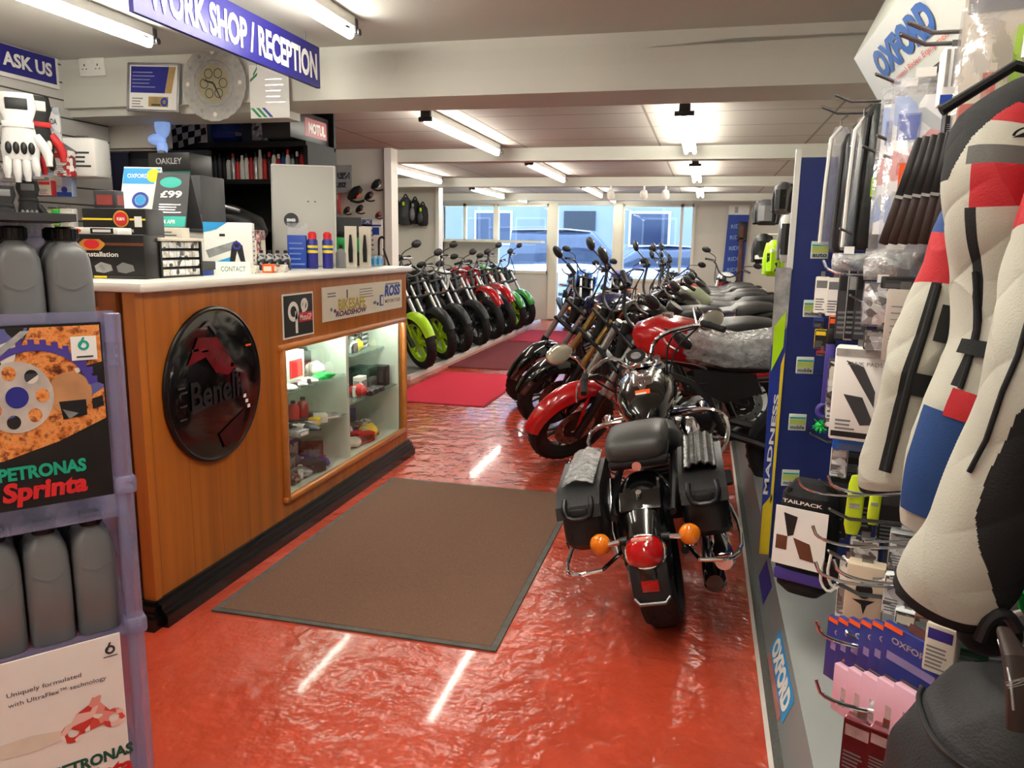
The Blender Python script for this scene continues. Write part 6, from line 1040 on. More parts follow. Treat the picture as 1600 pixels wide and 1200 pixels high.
for o in [x for x in bpy.data.objects if x.name.startswith('riding_gear') and not x.parent]:
    w_=M.Rotation(-o.rotation_euler.z,3,'Z')@V((1.4-o.location.x,.05,0)); hh=max(v[2] for c in o.children for v in c.bound_box); G(RKW).tube([(0,0,hh-.005),(w_.x,w_.y,hh+.0)],.006,n=6).build('hanging_arm',o)

# ================================================================ LEFT SIDE
# ---------------------------------------------------------------- oil bottle stand
CLP=mt('lilac_clear_acrylic',(178,176,214),.12,trans=.55,alpha=.6,nz=(4,.4),dark=.92,coat=.3); OILG=mt('graphite_oil_bottle',(112,114,116),.32,nz=(5,.4),dark=.86,spec=.5)
SD=V((.61,.79,0)).normalized(); SA=math.atan2(SD.y,SD.x)
st=thing('oil_stand','clear acrylic floor stand of grey oil bottles with printed cards, at the left','display stand',(-1.1,1.25,0),SA)
# local: x along the face to the right (0 at the right edge), y to the back, z up
for z in(.29,.605,.86,1.165): G(CLP).box((-.35,.14,z),(.7,.28,.012)).build('shelf',st)
for y in(.0,.28):
    for z0,z1 in((0,.62),(.62,.92),(.92,1.265)): G(CLP).box((-.004,y,(z0+z1)/2),(.03,.03,z1-z0-.008),bev=.004).build('post',st)
for z in(.62,.92): G(CLP).box((-.004,0,z),(.042,.042,.035),bev=.006).build('post_collar',st)
G(CLP).box((-.35,.0,1.235),(.7,.006,.06)).build('front_lip',st); G(CLP).box((-.001,.14,.63),(.004,.26,1.22)).build('side_panel',st); G(CLP).box((-.35,.282,.63),(.7,.004,1.22)).build('back_panel',st)
G(BLK).box((-.35,.14,.02),(.72,.3,.04),bev=.008).build('base',st)
F=frame((-.2,-.008,0),(1,0,0),(0,0,1))
EARTH=mt_print('flying_earth_print',[(40,22,14),(120,58,24),(206,120,56),(226,150,84),(150,78,34),(60,32,20)],42,seed=2,kind='noise'); KNOB=mt_print('tyre_tread_print',[(20,20,22),(60,58,70),(90,92,150),(30,28,28),(210,206,196),(26,24,24)],26,seed=7)
g=G(mt('black_card',(28,26,26),.4,nz=(7,.4))); g.prism(F,[(-.4,.905),(.175,.905),(.175,1.245),(-.4,1.245)],.004)
g.poly(F,[(-.4,1.0),(-.1,.992),(.0,1.0),(.09,1.025),(.172,1.06),(.172,1.24),(-.4,1.24)],EARTH,.005); g.poly(F,[(-.4,1.24),(.06,1.24),(.03,1.18),(-.01,1.15),(-.4,1.13)],KNOB,.0055); g.poly(F,[(.125,1.16),(.172,1.17),(.172,1.12),(.14,1.1)],KNOB,.0055)
g.ring(F,.06,1.11,.088,.1,PUR,.006,40,1,.2,2.2); SHB=mt('silver_hub_print',(206,196,188),.4,nz=(20,.35),dark=.6); g.disc(F,.03,1.115,.058,.066,SHB,.0062)
for k in range(11):
    a=.25+.19*k; g.rect(F,.06+.1*math.cos(a)-.005,1.11+.1*math.sin(a)-.004,.06+.1*math.cos(a)+.005,1.11+.1*math.sin(a)+.009,PUR,.0061)
for k in range(7): a=k*.9; g.disc(F,.03+.04*math.cos(a),1.115+.046*math.sin(a),.011,.013,KNOB if k%2 else EARTH,.0066)
g.disc(F,.03,1.115,.018,.02,NAVY,.0067); g.disc(F,.115,1.115,.036,.04,mt('tan_disc_print',(206,150,104),.5,nz=(12,.4)),.006); g.poly(F,[(.095,1.1),(.14,1.1),(.14,1.07),(.1,1.065)],BLK,.0061); g.poly(F,[(.1,1.085),(.125,1.075),(.11,1.065)],SILV,.0064)
g.poly(F,[(-.08,1.13),(.045,1.235),(.06,1.235),(-.06,1.13)],SILV,.0068); g.poly(F,[(.15,1.1),(.168,1.105),(.17,1.085),(.15,1.08)],BLK,.0066)
g.rect(F,.122,1.175,.165,1.22,WHTP,.0068); g.ring(F,.143,1.203,.005,.0095,TEAL,.0075); g.poly(F,[(.135,1.204),(.142,1.218),(.146,1.218),(.139,1.202)],TEAL,.0076); g.rect(F,.13,1.18,.158,1.183,DGRY,.0075)
g.text(F,.06,.974,.142,.026,'PETRONAS',mt('petrol_green_ink',(22,160,128),.45,nz=(9,.4),dark=.92),.006,.045); g.text(F,.062,.934,.138,.048,'Sprinta',REDM,.006,.045,.12); g.build('upper_card',st,label='black card with flying earth picture')
g=G(WHTP); g.prism(F,[(-.4,.18),(.165,.18),(.165,.612),(-.4,.612)],.004); g.ring(F,.145,.582,.005,.0095,DGRY,.005); g.poly(F,[(.137,.583),(.144,.598),(.148,.598),(.141,.581)],DGRY,.0052); g.rect(F,.132,.567,.158,.569,DGRY,.005)
g.text(F,.028,.545,.125,.012,'Uniquely formulated',DGRY,.005,.0); g.text(F,.05,.524,.168,.012,'with UltraFlex™ technology',DGRY,.005,.0)
SPL=mt_print('red_splash_print',[(226,150,140),(210,80,70),(236,196,186),(196,60,54),(240,228,220)],60,seed=4); PAL=mt('pale_cream_ink',(232,222,206),.5,nz=(30,.3),dark=.9)
for x,y,r_ in((.068,.428,.022),(.142,.432,.021)): g.ring(F,x,y,r_*.45,r_,SPL,.005)
g.poly(F,[(.06,.44),(.075,.465),(.1,.478),(.118,.478),(.138,.448),(.12,.425),(.09,.42)],SPL,.0053); g.poly(F,[(.095,.47),(.108,.495),(.122,.49),(.118,.472)],SPL,.0054); g.poly(F,[(.05,.44),(.0,.45),(-.1,.45),(-.11,.425),(.0,.415),(.05,.42)],PAL,.0049)
g.text(F,.1,.352,.145,.026,'PETRONAS',mt('dark_green_ink',(20,90,76),.45,nz=(9,.4)),.005,.045); g.text(F,.1,.312,.14,.048,'Sprinta',REDM,.005,.045,.12); g.build('lower_card',st,label='white card with red motorcycle picture')
G(DGRY).box((-.36,.14,1.437),(.62,.3,.014)).build('top_shelf',st,label='dark top shelf'); G(CLP).box((-.36,.284,1.34),(.62,.004,.2)).build('top_back_panel',st)
def bottle(label,loc,cap):
    t=thing('oil_bottle',label,'oil bottle',loc,SA,'grey oil bottles in the stand')
    g=G(OILG); w,d=.0405,.06
    g.rings([[V((x+ox,y+oy,z)) for x,y in [(w*k*math.copysign(abs(math.cos(a))**.45,math.cos(a)),d*k2*math.copysign(abs(math.sin(a))**.45,math.sin(a))) for a in [2*PI*j/28 for j in range(28)]]] for z,k,k2,ox,oy in((0,.93,.95,0,0),(.004,1,1,0,0),(.12,1,1,0,0),(.165,.98,.98,0,0),(.19,.92,.9,0,-.003),(.208,.75,.72,0,-.012),(.218,.48,.42,0,-.022),(.222,.4,.3,0,-.026))]); b=g.build('bottle_body',t,ang=50)
    g=G(OILG); g.sheet(lambda u,v:(-.026+.052*u,-.0595-.0015*math.sin(PI*u),.145-.012*math.sin(PI*u)+.004*v),8,2,OILG,.003); g.build('moulded_ridge',t)
    g=G(BLK); g.lathe([(.018,.216),(.018,.226)],OILG,18,F=M.Translation((0,-.028,0))); g.lathe([(.0195,.224),(.0205,.228),(.0205,.246),(.016,.25)],n=22,F=M.Translation((0,-.028,0)))
    for k in range(16): a=2*PI*k/16; g.box((.0205*math.cos(a),-.028+.0205*math.sin(a),.237),(.003,.003,.018),rot=rotz(a))
    g.build('cap',t); return t
B0=None; SDp=V((-SD.y,SD.x,0)); O=V((-1.1,1.25,0)); n_=0
ORD=['first','second','third','fourth','fifth','sixth']
for tz,nm,cnt in((.611,'middle',5),(1.171,'top',5)):
    for row in(0,1):
        for k in range(cnt):
            p=O+SD*(-.062-.082*k)+SDp*(.072+.125*row)+V((0,0,tz)); lb='grey oil bottle %s from the right in the %s row of the %s shelf'%(ORD[k],['front','back'][row],nm)
            if B0 is None: B0=bottle(lb,p,0)
            else: dup(B0,p,None,lb)
# ---------------------------------------------------------------- hanging signs
SGN=mt('deep_blue_sign',(38,34,124),.35,nz=(2,.4),dark=.92)
t=thing('hanging_sign','long blue sign with white capitals hanging over the counter','sign',(-2.0,3.15,2.285)); F=frame((.011,0,0),(0,1,0),(0,0,1)); G(SGN).box((0,0,0),(.02,1.36,.2)).build('board',t); g=G(WHT); g.text(F,.02,-.003,1.25,.128,'WORK SHOP / RECEPTION',WHT,.002,.036); g.build('lettering',t); g=G(STL)
for y in(-.55,.55): G(STL).cyl((0,y,.1),(0,y,.145),.005,n=8).build('hanger_rod',t)
t=thing('wall_sign','blue sign with white capitals fixed on the slatted wall above the gloves','sign',(-3.738,3.55,2.345)); F=frame((.006,0,0),(0,1,0),(0,0,1)); g=G(WHT); g.box((0,0,-.002),(.01,.82,.17)); g.build('white_edge',t); g=G(SGN); g.rect(F,-.4,-.065,.39,.08,SGN,.001); g.text(F,.03,.008,.66,.075,'PLEASE ASK US',WHT,.003,.038); g.build('face',t)
# ---------------------------------------------------------------- things on the main beam
YB_=3.998
t=thing('double_socket','white double power socket on the beam','socket',(-3.523,3.990,2.381)); G(WHT).box((0,0,0),(.17,.02,.1),bev=.006).build('face_plate',t); g=G(WHT)
for s in(-1,1):
    F=frame((s*.045,-.0105,0),(1,0,0),(0,0,1)); gg=G(DGRY); gg.rect(F,-.004,.004,.004,.016,None,.0005); gg.rect(F,-.018,-.014,-.008,-.009,None,.0005); gg.rect(F,.008,-.014,.018,-.009,None,.0005); gg.build('pin_hole',t)
    G(WHT).box((s*.02,-.011,.028),(.012,.006,.018),bev=.002).build('switch',t)
t=thing('framed_certificate','silver framed certificate with a blue print leaning on the beam','certificate',(-3.103,3.970,2.251),rot=(R(-4),R(3),0)); g=G(ALU)
for s in(-1,1): g.box((s*.165,0,0),(.014,.018,.27),bev=.004); g.box((0,0,s*.128),(.33,.018,.014),bev=.004)
g.build('frame',t); F=frame((0,-.001,0),(1,0,0),(0,0,1)); g=G(WHTP); g.prism(F,[(-.16,-.125),(.16,-.125),(.16,.125),(-.16,.125)],-.004); g.poly(F,[(-.15,-.03),(.075,-.03),(.1,.115),(-.15,.115)],NAVY,.001); g.poly(F,[(.075,-.03),(.12,-.03),(.145,.115),(.1,.115)],mt('old_gold_card',(190,160,104),.5,nz=(9,.4)),.0012); g.rect(F,-.03,-.105,.1,-.05,mt('gold_badge_print',(176,150,96),.5,nz=(14,.4)),.001); g.ring(F,.075,-.078,.012,.024,BLU,.0015); g.rect(F,-.01,-.1,.05,-.09,DGRY,.0014); g.lines(F,-.14,.0,.02,.1,5,mt('pale_ink',(170,176,214),.5,nz=(9,.4)),.0014,.25); g.lines(F,-.14,-.11,-.06,-.05,4,SILV,.001); g.build('print',t)
t=thing('wall_clock','round clear engraved glass clock on the beam','clock',(-2.715,3.985,2.262)); F=frame((0,-.004,0),(1,0,0),(0,0,1)); CGL=mt('engraved_glass',(214,212,206),.2,nz=(45,.35),dark=.72,alpha=.6,coat=.5)
G(CGL).prism(F,[(.2*(1+.02*(k%2))*math.cos(2*PI*k/48),.2*(1+.02*(k%2))*math.sin(2*PI*k/48)) for k in range(48)],.008).build('glass_disc',t)
g=G(mt('olive_dial',(168,160,128),.35,nz=(9,.4),dark=.85)); g.disc(F,0,0,.1,None,None,.0092); [g.ring(F,.06*math.cos(a),.06*math.sin(a),.022,.027,DGRY,.0096) for a in [k*PI/3 for k in range(6)]]; g.build('dial',t)
g=G(SILV); [g.disc(F,.165*math.cos(2*PI*k/12),.165*math.sin(2*PI*k/12),.012,None,WHT if k%3==0 else SILV,.0095) for k in range(12)]; g.ring(F,0,0,.12,.126,SILV,.0093,40); g.build('numeral_ring',t); g=G(BLK); g.poly(F,[(-.006,.0),(.006,.0),(.045,-.085),(.04,-.087)],None,.0105); g.build('hand',t); g=G(BLK); g.poly(F,[(.0,-.005),(.0,.007),(-.06,.02),(-.06,.014)],None,.0102); g.build('hand',t)
t=thing('beam_notice','white notice with green stripes hanging from the beam behind the long blue sign','notice',(-2.367,3.985,2.201)); F=frame((0,0,0),(1,0,0),(0,0,1)); G(WHTP).prism(F,[(-.13,-.13),(.11,-.13),(.11,.15),(-.13,.15)],.003).build('sheet',t); g=G(GRN); S3=mt('notice_green',(40,150,90),.5,nz=(9,.4))
for k in range(3): g.poly(F,[(-.09+.03*k,-.125),(-.06+.03*k-.012,-.125),(-.1+.03*k-.012,-.08),(-.115+.03*k,-.08)],S3,.004) if False else g.poly(F,[(-.02+.035*k-.06,-.125),(-.0+.035*k-.06,-.125),(-.05+.035*k-.06,-.075),(-.07+.035*k-.06,-.075)],S3 if k<2 else BLU,.004); g.poly(F,[(-.125+.02*k,.06+.03*k),(-.125+.02*k,.075+.03*k),(-.08,.11+.03*k),(-.08,.095+.03*k)],S3,.004)
g.lines(F,-.03,-.05,.09,.1,5,SILV,.004,.2); g.build('print',t)
# ---------------------------------------------------------------- goods on the slatted wall
def glove(label,loc,rz,ma,mb,mc,s=1.0,flip=1,group=None):
    t=thing('riding_glove',label,'glove',loc,rz,group)
    g=G(ma); g.loft([((0,0,.0*s),.055*s,.018*s),((0,0,-.05*s),.062*s,.024*s),((0,0,-.1*s),.045*s,.022*s),((0,0,-.13*s),.052*s,.024*s),((0,0,-.2*s),.062*s,.024*s),((0,0,-.235*s),.058*s,.018*s)],n=20,e=2.6,u=(1,0,0)); g.build('palm',t,ang=70)
    for k,(x,l) in enumerate(((-.042,.075),(-.014,.09),(.014,.085),(.041,.065))):
        g=G(ma if k%2 else mc); g.tube([V((x*s,0,-.225*s)),V((x*1.1*s,-.012*s,-(.225+l*.55)*s)),V((x*1.12*s,-.004*s,-(.225+l)*s))],[.0155*s,.0145*s,.010*s],n=10,smooth=1); g.build('finger',t,ang=70)
    g=G(mc); g.tube([V((flip*.05*s,0,-.15*s)),V((flip*.085*s,-.01*s,-.2*s)),V((flip*.088*s,-.014*s,-.255*s))],[.019*s,.018*s,.012*s],n=10,smooth=1); g.build('thumb',t,ang=70)
    g=G(mb); 
    for k in range(4): g.ell(((-.036+.024*k)*s,-.024*s,-.195*s),.011*s,.008*s,.022*s)
    g.build('knuckle_guard',t); g=G(mc); g.box((0,-.02*s,-.112*s),(.1*s,.012*s,.022*s),bev=.004); g.build('wrist_strap',t); g=G(mb); g.box((0,-.022*s,-.04*s),(.07*s,.008*s,.04*s),bev=.004); g.build('cuff_panel',t)
    return t
WG=mt('white_glove_leather',(226,226,224),.55,nz=(14,.4),dark=.9,bump=(120,.2)); BG=mt('black_glove_leather',(26,26,27),.6,nz=(14,.4),bump=(120,.2)); RG=mt('red_glove_leather',(196,36,38),.55,nz=(14,.4),dark=.9,bump=(120,.2))
glove('white racing glove with black knuckles hanging on the slatted wall',(-3.327,3.250,2.097),R(42),WG,BLK,WG,1.35,1,'hanging racing gloves'); glove('red and black racing glove hanging right of the white glove',(-3.371,3.400,2.111),R(60),BG,WHT,RG,1.25,1,'hanging racing gloves')
glove('plain black glove hanging under the red and black glove',(-3.409,3.350,1.689),R(45),BG,GRY,BG,.85,1,'hanging black gloves'); glove('plain black glove at the left edge under the white glove',(-3.406,3.200,1.652),R(45),BG,GRY,BG,.85,-1,'hanging black gloves')
def prong(t,dz):
    w=M.Rotation(-t.rotation_euler.z,3,'Z')@V((-3.76-t.location.x,0,0)); G(STL).tube([(0,0,dz),(w.x,w.y,dz)],.004,n=6).build('wall_prong',t); return t
for o in [x for x in bpy.data.objects if x.name.startswith('riding_glove') and not x.parent]: prong(o,-.005)
card=(lambda f:(lambda *a,**k:prong(f(*a,**k),abs(V(a[3]).z-V(a[4]).z)+.004) if V(a[3]).x<-2.9 and V(a[3]).y<4.3 else f(*a,**k)))(card)
card('clear_bag','crinkled clear bag hanging below the white racing glove','bag',(-3.747,3.500,1.770),(-3.654,3.500,1.489),.05,CRINK,ins,R(40),None,True)
SG=mt_print('silver_packet_print',[(170,174,180),(90,92,98),(206,208,212),(120,122,128),(226,226,228)],22,seed=6)
card('glove_packet','grey hanging packet right of the red racing glove','packet',(-3.537,3.620,2.096),(-3.443,3.620,1.880),.03,SG,lambda g,F,w,h:(g.text(F,0,h*.15,w*.7,h*.14,'SPADA',DGRY,.001,.03),g.lines(F,-w*.4,-h*.4,w*.3,-h*.1,3,DGRY,.001)),R(30))
card('white_box','white and black box sticking out from the slatted wall','box',(-3.527,3.750,1.946),(-3.300,3.750,1.735),.16,WHTP,lambda g,F,w,h:(g.poly(F,[(-w*.4,h*.45),(w*.1,h*.1),(-w*.4,-h*.1)],GRY,.001),g.lines(F,-w*.2,-h*.25,w*.4,h*.2,4,DGRY,.001),g.rect(F,-w*.49,h*.1,-w*.3,h*.49,DGRY,.0012)),R(12)); card('red_packet','red and white small packets box left of the white and black box','packet',(-3.412,3.560,1.860),(-3.319,3.560,1.726),.06,mt_print('red_white_print',[(226,220,216),(180,40,44),(240,236,232),(120,30,34)],30,seed=3),G_(mt_print('red_white_print2',[(236,230,226),(190,60,60),(240,236,232)],40,seed=5),REDM),R(12))
t=card('blister_pack','blue and clear rounded blister pack on the slatted wall','pack',(-3.734,3.700,1.761),(-3.470,3.700,1.628),.05,mt('pale_blue_blister',(186,198,226),.2,coat=.6,nz=(8,.4),dark=.9),lambda g,F,w,h:(g.rect(F,-w*.48,-h*.48,w*.48,-h*.3,BLU,.001),g.disc(F,-w*.33,-h*.2,h*.13,None,NAVY,.0015),g.disc(F,w*.33,-h*.2,h*.13,None,NAVY,.0015),g.rect(F,-w*.3,-h*.05,w*.3,h*.35,WHT,.0015)),R(14))
for k,(a,b,m_,n) in enumerate((((-3.596,3.600,1.552),(-3.512,3.600,1.456),LIME,'pale green pack just above the oil bottles'),((-3.512,3.620,1.560),(-3.479,3.620,1.470),GRN,'bright green small bottle pack above the oil bottles'),((-3.489,3.650,1.562),(-3.415,3.650,1.451),WHTP,'white and black pack above the oil bottles'),((-3.520,3.550,1.706),(-3.445,3.550,1.625),REDM,'small red labelled pack above the black glove'))): card('small_pack',n,'pack',a,b,.05,m_ if k else mt('pale_green_pack',(196,214,180),.5,nz=(9,.4)),G_(CRM if k!=1 else LIME,m_),R(15),'small packs on the slatted wall')
# ---------------------------------------------------------------- blacked-in doorway and shelving behind the counter
DK=mt('doorway_dark_board',(16,16,20),.6,nz=(4,.4)); b=G(DK); b.box((-3.45,4.42,.98),(.75,.04,1.96)); o=struct(b,'door_2')  # doorway darkness put in as a near-black board across the opening
g=G(WALLM); g.box((-3.58,4.4,2.06),(.46,.06,.17)); struct(g,'trim_8')
for k,(pts,n) in enumerate((([(-.32,-.05),(-.02,-.05),(-.02,-.42)],'dark slate triangle print on the upper left of the doorway'),([(-.05,-.62),(-.12,-1.0),(.15,-.75)],'dark slate triangle print lower in the doorway'))):
    t=thing('triangle_cloth',n,'cloth',(-3.45,4.397,1.96)); F=frame((0,0,0),(1,0,0),(0,0,1)); G(mt('slate_cloth',(46,48,56),.7,nz=(6,.4))).prism(F,pts,.004).build('cloth_face',t); G(DGRY).prism(F,[(p[0]*1.0,p[1]-.003) for p in pts],.002).build('hem',t)
t=thing('banner_strip','dark navy banner hanging in the doorway behind the cartons','banner',(-3.729,4.360,1.901)); G(mt('dark_navy_cloth',(22,24,52),.7,nz=(6,.4))).box((0,0,-.2),(.2,.01,.5)).build('cloth',t); G(STL).cyl((-.11,0,.05),(.11,0,.05),.006,n=8).build('pole',t)
sh=thing('shelf_unit','black wall shelf unit of bottles and boxes behind the counter','shelf unit',(-3.05,5.0,0)); DKS=mt('black_shelf_board',(13,13,14),.7,nz=(8,.4))
g=GW(sh,DKS); g.box((-3.05,5.1,1.15),(1.0,.03,2.25)); g.build('back_panel',sh)
for z in(1.79,2.03,1.48): GW(sh,DKS).box((-3.05,4.9,z),(1.0,.42,.03)).build('shelf',sh)
for x in(-3.54,-2.56): GW(sh,DKS).box((x,4.9,1.01),(.03,.4,2.02)).build('side_panel',sh)
cols=[NAVY,NAVY,DGRY,GRY,DGRY,DGRY,BLK,WHT,SILV,REDM,WHT,WHT,REDM,SILV,CRM,REDM,BLK,WHT,REDM,BLU,WHT,SILV,BLK,REDM,WHT]
def sb(k,x,m,m2,h,lb):
    t=thing('shelf_bottle',lb,'bottle',(x,4.79,1.806),0,'bottles on the black shelf'); G(m).lathe([(.0,0),(.0165,.001),(.0175,.01),(.0175,h*.66),(.011,h*.8),(.008,h*.84)],n=12).build('bottle_body',t); G(m2).lathe([(.0095,h*.82),(.0095,h*.97),(.006,h)],n=10).build('cap',t); return t
for k in range(25):
    lb='%s shelf bottle, number %s from the left of the row on the black shelf'%({id(NAVY):'navy',id(DGRY):'dark grey',id(GRY):'grey',id(BLK):'black',id(WHT):'white',id(SILV):'silver',id(REDM):'red',id(CRM):'cream',id(BLU):'blue'}[id(cols[k])],['one','two','three','four','five','six','seven','eight','nine','ten','eleven','twelve','thirteen','fourteen','fifteen','sixteen','seventeen','eighteen','nineteen','twenty','twenty-one','twenty-two','twenty-three','twenty-four','twenty-five'][k])
    sb(k,-3.43+.0345*k,cols[k],[REDM,BLK,WHT,BLK][k%4] if k>6 else BLK,.15+.03*(k%3)/2+.02*(k>12),lb)
ZS=2.046
t=thing('oil_box','long black box with red label and white lettering on the end of the black shelf','box',(-2.68,4.83,ZS)); 
G(BOXB).box((0,-.02,.095),(.2,.52,.18),bev=.004).build('carton',t); F=frame((.1,-.05,.095),(0,1,0),(0,0,1)); g=G(REDM); g.rect(F,-.04,-.055,.26,.06,mt('deep_red_label',(170,30,44),.4,nz=(9,.4)),.001); g.text(F,.12,.0,.23,.07,'MOTUL',WHT,.002,.05); g.build('print',t)
t=thing('pattern_box','dark box with a pale grey pattern next to the red labelled box on the shelf','box',(-2.93,4.82,ZS)); G(BOXB).box((0,0,.09),(.2,.22,.18),bev=.004).build('carton',t); F=frame((0,-.11,.09),(1,0,0),(0,0,1)); G(MIXB).rect(F,-.02,-.08,.09,.08,mt_print('grey_swirl_print',[(60,58,66),(150,148,156),(96,94,102),(190,188,196)],40,seed=3),.001).build('print',t)
t=thing('blue_bag','shiny blue bag lying on the black shelf','bag',(-3.18,4.84,ZS)); G(mt('blue_poly_bag',(44,72,150),.22,coat=.4,nz=(14,.35),dark=.5,bump=(24,.6,.01))).loft([((-.13,0,.07),.05,.04),((-.1,0,.075),.1,.07),((.05,0,.08),.1,.075),((.12,0,.07),.06,.04)],n=18,e=3).build('bag_body',t); G(NAVY).box((0,-.105,.05),(.16,.004,.03)).build('bag_print',t)
t=thing('chequered_flag','black and white chequered flag hanging at the left end of the black shelf','flag',(-3.42,4.68,2.0),R(10)); CH=mt('white_flag_cloth',(206,208,220),.7,nz=(9,.4)); g=G(CH); n=0
for i in range(6):
    for j in range(5):
        g.add([(-.11+.04*a+.0,.012*math.sin(a*1.3+b)*1,-.0+.042*b+.01*a) for a,b in((i,j),(i+1,j),(i+1,j+1),(i,j+1))],[(0,1,2,3)],CH if (i+j)%2 else BLKM)
g.build('cloth',t); G(mt('magenta_trim',(150,60,110),.6,nz=(9,.4))).tube([(-.115,0,-.02),(-.115,0,.24)],.007,n=8).build('pole',t)
t=thing('inflatable','pale blue inflatable ornament with a put-in glow hanging before the doorway','ornament',(-3.325,4.300,2.064)); LB=mt('pale_blue_vinyl_glow',(150,184,248),.35,emit=.35,nz=(6,.4),dark=.85); g=G(LB); g.ell((.01,0,.03),.05,.04,.075); g.ell((-.035,0,-.05),.06,.04,.035); g.ell((.0,0,-.1),.035,.03,.05); g.build('vinyl_body',t); g=G(NAVY); g.ell((-.01,-.035,.07),.015,.01,.02); g.build('eye_spot',t); G(SILV).ell((.01,-.02,-.14),.03,.03,.025).build('valve',t)  # blue light on the ornament is put in as faint emission
t=thing('eyewear_carton','dark grey carton with a white oval logo behind the tent cards','carton',(-2.6,3.52,ZT)); G(DGRY).box((0,0,.23),(.32,.2,.46),bev=.005).build('carton',t); F=frame((0,-.1,.23),(1,0,0),(0,0,1)); g=G(WHT); g.ring(F,-.09,.12,.024,.04,WHT,.001,24,.62); g.text(F,.055,.12,.13,.026,'OAKLEY',SILV,.001,.02); g.rect(F,-.16,-.2,.16,.04,mt('mauve_grey_card',(112,104,116),.5,nz=(7,.4)),.001); g.build('print',t)
t=thing('teal_carton','black carton with teal stripe stacked on the eyewear carton','carton',(-2.62,3.52,ZT+.46)); G(BOXB).box((0,0,.055),(.24,.18,.11),bev=.005).build('carton',t); F=frame((0,-.09,.055),(1,0,0),(0,0,1)); g=G(TEAL); g.rect(F,-.12,-.055,.12,-.035,mt('dark_teal',(20,100,96),.5,nz=(9,.4)),.001); g.text(F,.0,.015,.15,.03,'OAKLEY',SILV,.001,.02); g.build('print',t)
t=thing('pannier_bag','black moulded pannier bag lying on goods behind the worktop','bag',(-2.72,4.0,ZT)); g=G(BLK); g.loft([((-.2,0,.2),.05,.05),((-.15,0,.22),.12,.09),((.05,0,.25),.14,.1),((.2,0,.22),.1,.07),((.26,0,.18),.04,.03)],n=20,e=2.6); g.build('shell',t,ang=60); g=G(BLK); g.box((0,0,.07),(.3,.2,.14),bev=.02); g.build('lower_case',t); g=G(SILV); g.tube([(-.1,-.13,.31),(.06,-.145,.345),(.18,-.1,.31)],.01,n=8,smooth=1); g.build('grab_rail',t)
for k in range(3): pack('jar',['left','middle','right'][k]+' dark jar in the row before the black pannier bag','jar',(-2.82+.07*k,3.78,ZT),(.06,.06,.13),DGRY,0,'dark jars behind the worktop',kind='bottle',lid=BLK)
# ---------------------------------------------------------------- partition wall goods
YP=7.03
t=thing('wall_notice','grey framed notice with two dark photos on the partition wall','notice',(-3.488,6.980,1.999)); F=frame((0,0,0),(1,0,0),(0,0,1)); G(mt('grey_notice_board',(168,168,164),.5,nz=(6,.4))).prism(F,[(-.3,-.13),(.17,-.13),(.17,.13),(-.3,.13)],.012).build('board',t); G(MIXB).rect(F,.02,.0,.15,.06,MIXB,.013).build('photo',t); G(MIXB).rect(F,.0,-.08,.11,-.03,MIXB,.013).build('photo',t); G(WHT).disc(F,-.1,.08,.01,None,WHT,.013).build('fixing_pin',t)
def guard(label,p,s,m1,m2):
    t=thing('hand_guard',label,'guard',p,0,'orange and black guards on the partition wall'); G(m1).loft([((-s,0,-s*.3),s*.2,s*.2),((-s*.5,-.02,.0),s*.35,s*.45),((0,-.03,s*.35),s*.3,s*.5),((s*.4,-.02,s*.7),s*.15,s*.25)],n=14,e=2.4).build('shell',t); G(m2).ell((s*.1,-s*.35,s*.1),s*.3,s*.15,s*.35).build('side_cap',t); G(BLK).tube([(-s*.8,0,-s*.5),(0,-.02,-s*.7),(s*.6,0,-s*.5)],s*.12,n=8,smooth=1).build('mount_bar',t)
guard('large black guard with an orange cap, top left of the group on the partition wall',(-3.244,6.950,1.847),.1,BLK,ORG); guard('black guard at the top right of the group on the partition wall',(-3.033,6.950,1.935),.07,BLK,WHT); guard('orange and black guard in the middle of the group on the partition wall',(-3.109,6.940,1.829),.06,BLK,ORG); guard('small orange guard below the large black guard',(-3.347,6.950,1.697),.05,BLK,ORG); guard('black and red guard at the lower middle of the partition group',(-3.214,6.950,1.710),.055,BLK,mt('coral_red',(224,90,80),.5,nz=(9,.4))); guard('dark red guard at the lower right of the partition group',(-3.024,6.950,1.657),.045,mt('dark_red_part',(120,40,36),.4,nz=(9,.4)),BLK)
card('visor_pack','coral red pack hanging at the left of the orange and black guards','pack',(-3.571,6.990,1.868),(-3.455,6.990,1.675),.04,mt('coral_pack',(232,96,84),.5,nz=(9,.4)),G_(mt('coral_pack2',(226,86,76),.5,nz=(9,.4)),WHT),0); card('hi_vis_vest','lime high visibility vest packet hanging beside the coral red pack','vest',(-3.676,6.990,1.783),(-3.566,6.990,1.576),.05,mt('lime_vest_cloth',(206,220,60),.7,nz=(9,.4)),G_(LIME,SILV),0); card('lime_pack','lime pack hanging under the high visibility vest','pack',(-3.642,6.990,1.557),(-3.562,6.990,1.478),.04,LIME,G_(LIME,BLK),0)
t=thing('tool_board','white pegboard printed with blue bands and small tools on the partition wall','pegboard',(-3.209,6.970,1.458)); F=frame((0,0,0),(1,0,0),(0,0,1)); G(WHTP).prism(F,[(-.3,-.17),(.2,-.17),(.2,.17),(-.3,.17)],.015).build('board',t); g=G(BLU); g.rect(F,-.3,.1,.1,.165,mt('dusty_blue',(110,124,170),.5,nz=(9,.4)),.016); g.rect(F,-.22,.1,.19,.115,NAVY,.016); g.rect(F,.1,.02,.17,.09,BLU,.016)
for i in range(6):
    for j in range(5): g.disc(F,-.2+.06*i,.06-.045*j,.012,.008,GRY if (i*j)%3 else DGRY,.017)
for k in range(4): g.text(F,-.2+.085*k,.142,.06,.03,'X',WHT,.018,.03,.3)
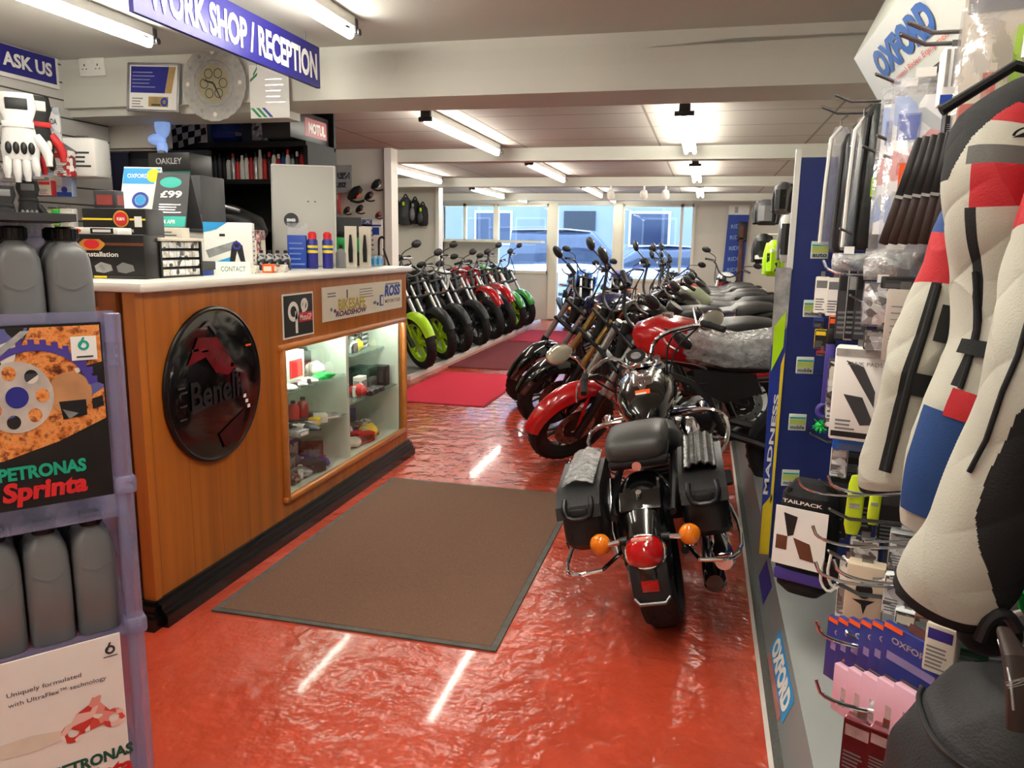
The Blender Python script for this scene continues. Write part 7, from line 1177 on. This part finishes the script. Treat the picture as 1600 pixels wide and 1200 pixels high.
g.rect(F,-.02,-.14,.02,-.05,mt('soft_pink',(220,170,164),.5,nz=(9,.4)),.017); g.rect(F,.04,-.12,.08,-.04,mt('soft_pink2',(214,150,146),.5,nz=(9,.4)),.017); g.build('print',t)
t=thing('hooked_tool','dark hooked bar hanging at the right end of the pegboard','tool',(-3.021,6.900,1.340)); G(DSTL).tube([(0,0,-.14),(0,0,.08),(.01,0,.11),(.04,0,.12),(.055,0,.1)],.011,n=8,smooth=1).build('bar',t); G(LIME).box((-.0,0,-.14),(.03,.02,.12),bev=.005).build('grip',t)
t=thing('pole_tool','black handled pole leaning by the end of the partition wall','pole',(-2.922,6.850,1.252)); G(BLK).tube([(-.03,0,.1),(.04,0,-.1)],.01,n=8).build('handle',t); G(STL).tube([(.04,0,-.1),(.1,-.1,-t.location.z)],.005,n=8).build('shaft',t)
def bag(label,a,b,m1,m2):
    c,w,h=span(a,b); t=thing('backpack',label,'backpack',(c.x,c.y,c.z-h),0,'backpacks on the pier'); G(m1).loft([((0,0,0),w*.4,.08),((0,0,h*.1),w*.5,.11),((0,0,h*.5),w*.5,.13),((0,0,h*.85),w*.42,.1),((0,0,h),w*.2,.05)],n=20,e=3,u=(1,0,0)).build('pack_body',t); G(m2).ell((0,-.1,h*.4),w*.34,.06,h*.28).build('front_pocket',t); G(BLK).tube([(-.03,0,h),(0,0,h+.05),(.03,0,h)],.01,n=8,smooth=1).build('grab_handle',t); G(LIME if m2 is DGRY else SILV).box((.02,-.14,h*.75),(.03,.01,.05)).build('swing_tag',t)
bag('black backpack at the left of the row on the pier wall',(-4.546,10.900,1.999),(-4.398,10.900,1.685),BLKM,BLK); bag('charcoal backpack in the middle of the row on the pier wall',(-4.404,10.850,2.070),(-4.227,10.850,1.667),DGRY,DGRY); bag('black backpack at the right of the row on the pier wall',(-4.253,10.900,2.037),(-4.126,10.900,1.687),BLKM,GRY); bag('small grey and black backpack at the right end on the pier wall',(-4.134,10.900,1.964),(-4.006,10.900,1.661),BLKM,DGRY)
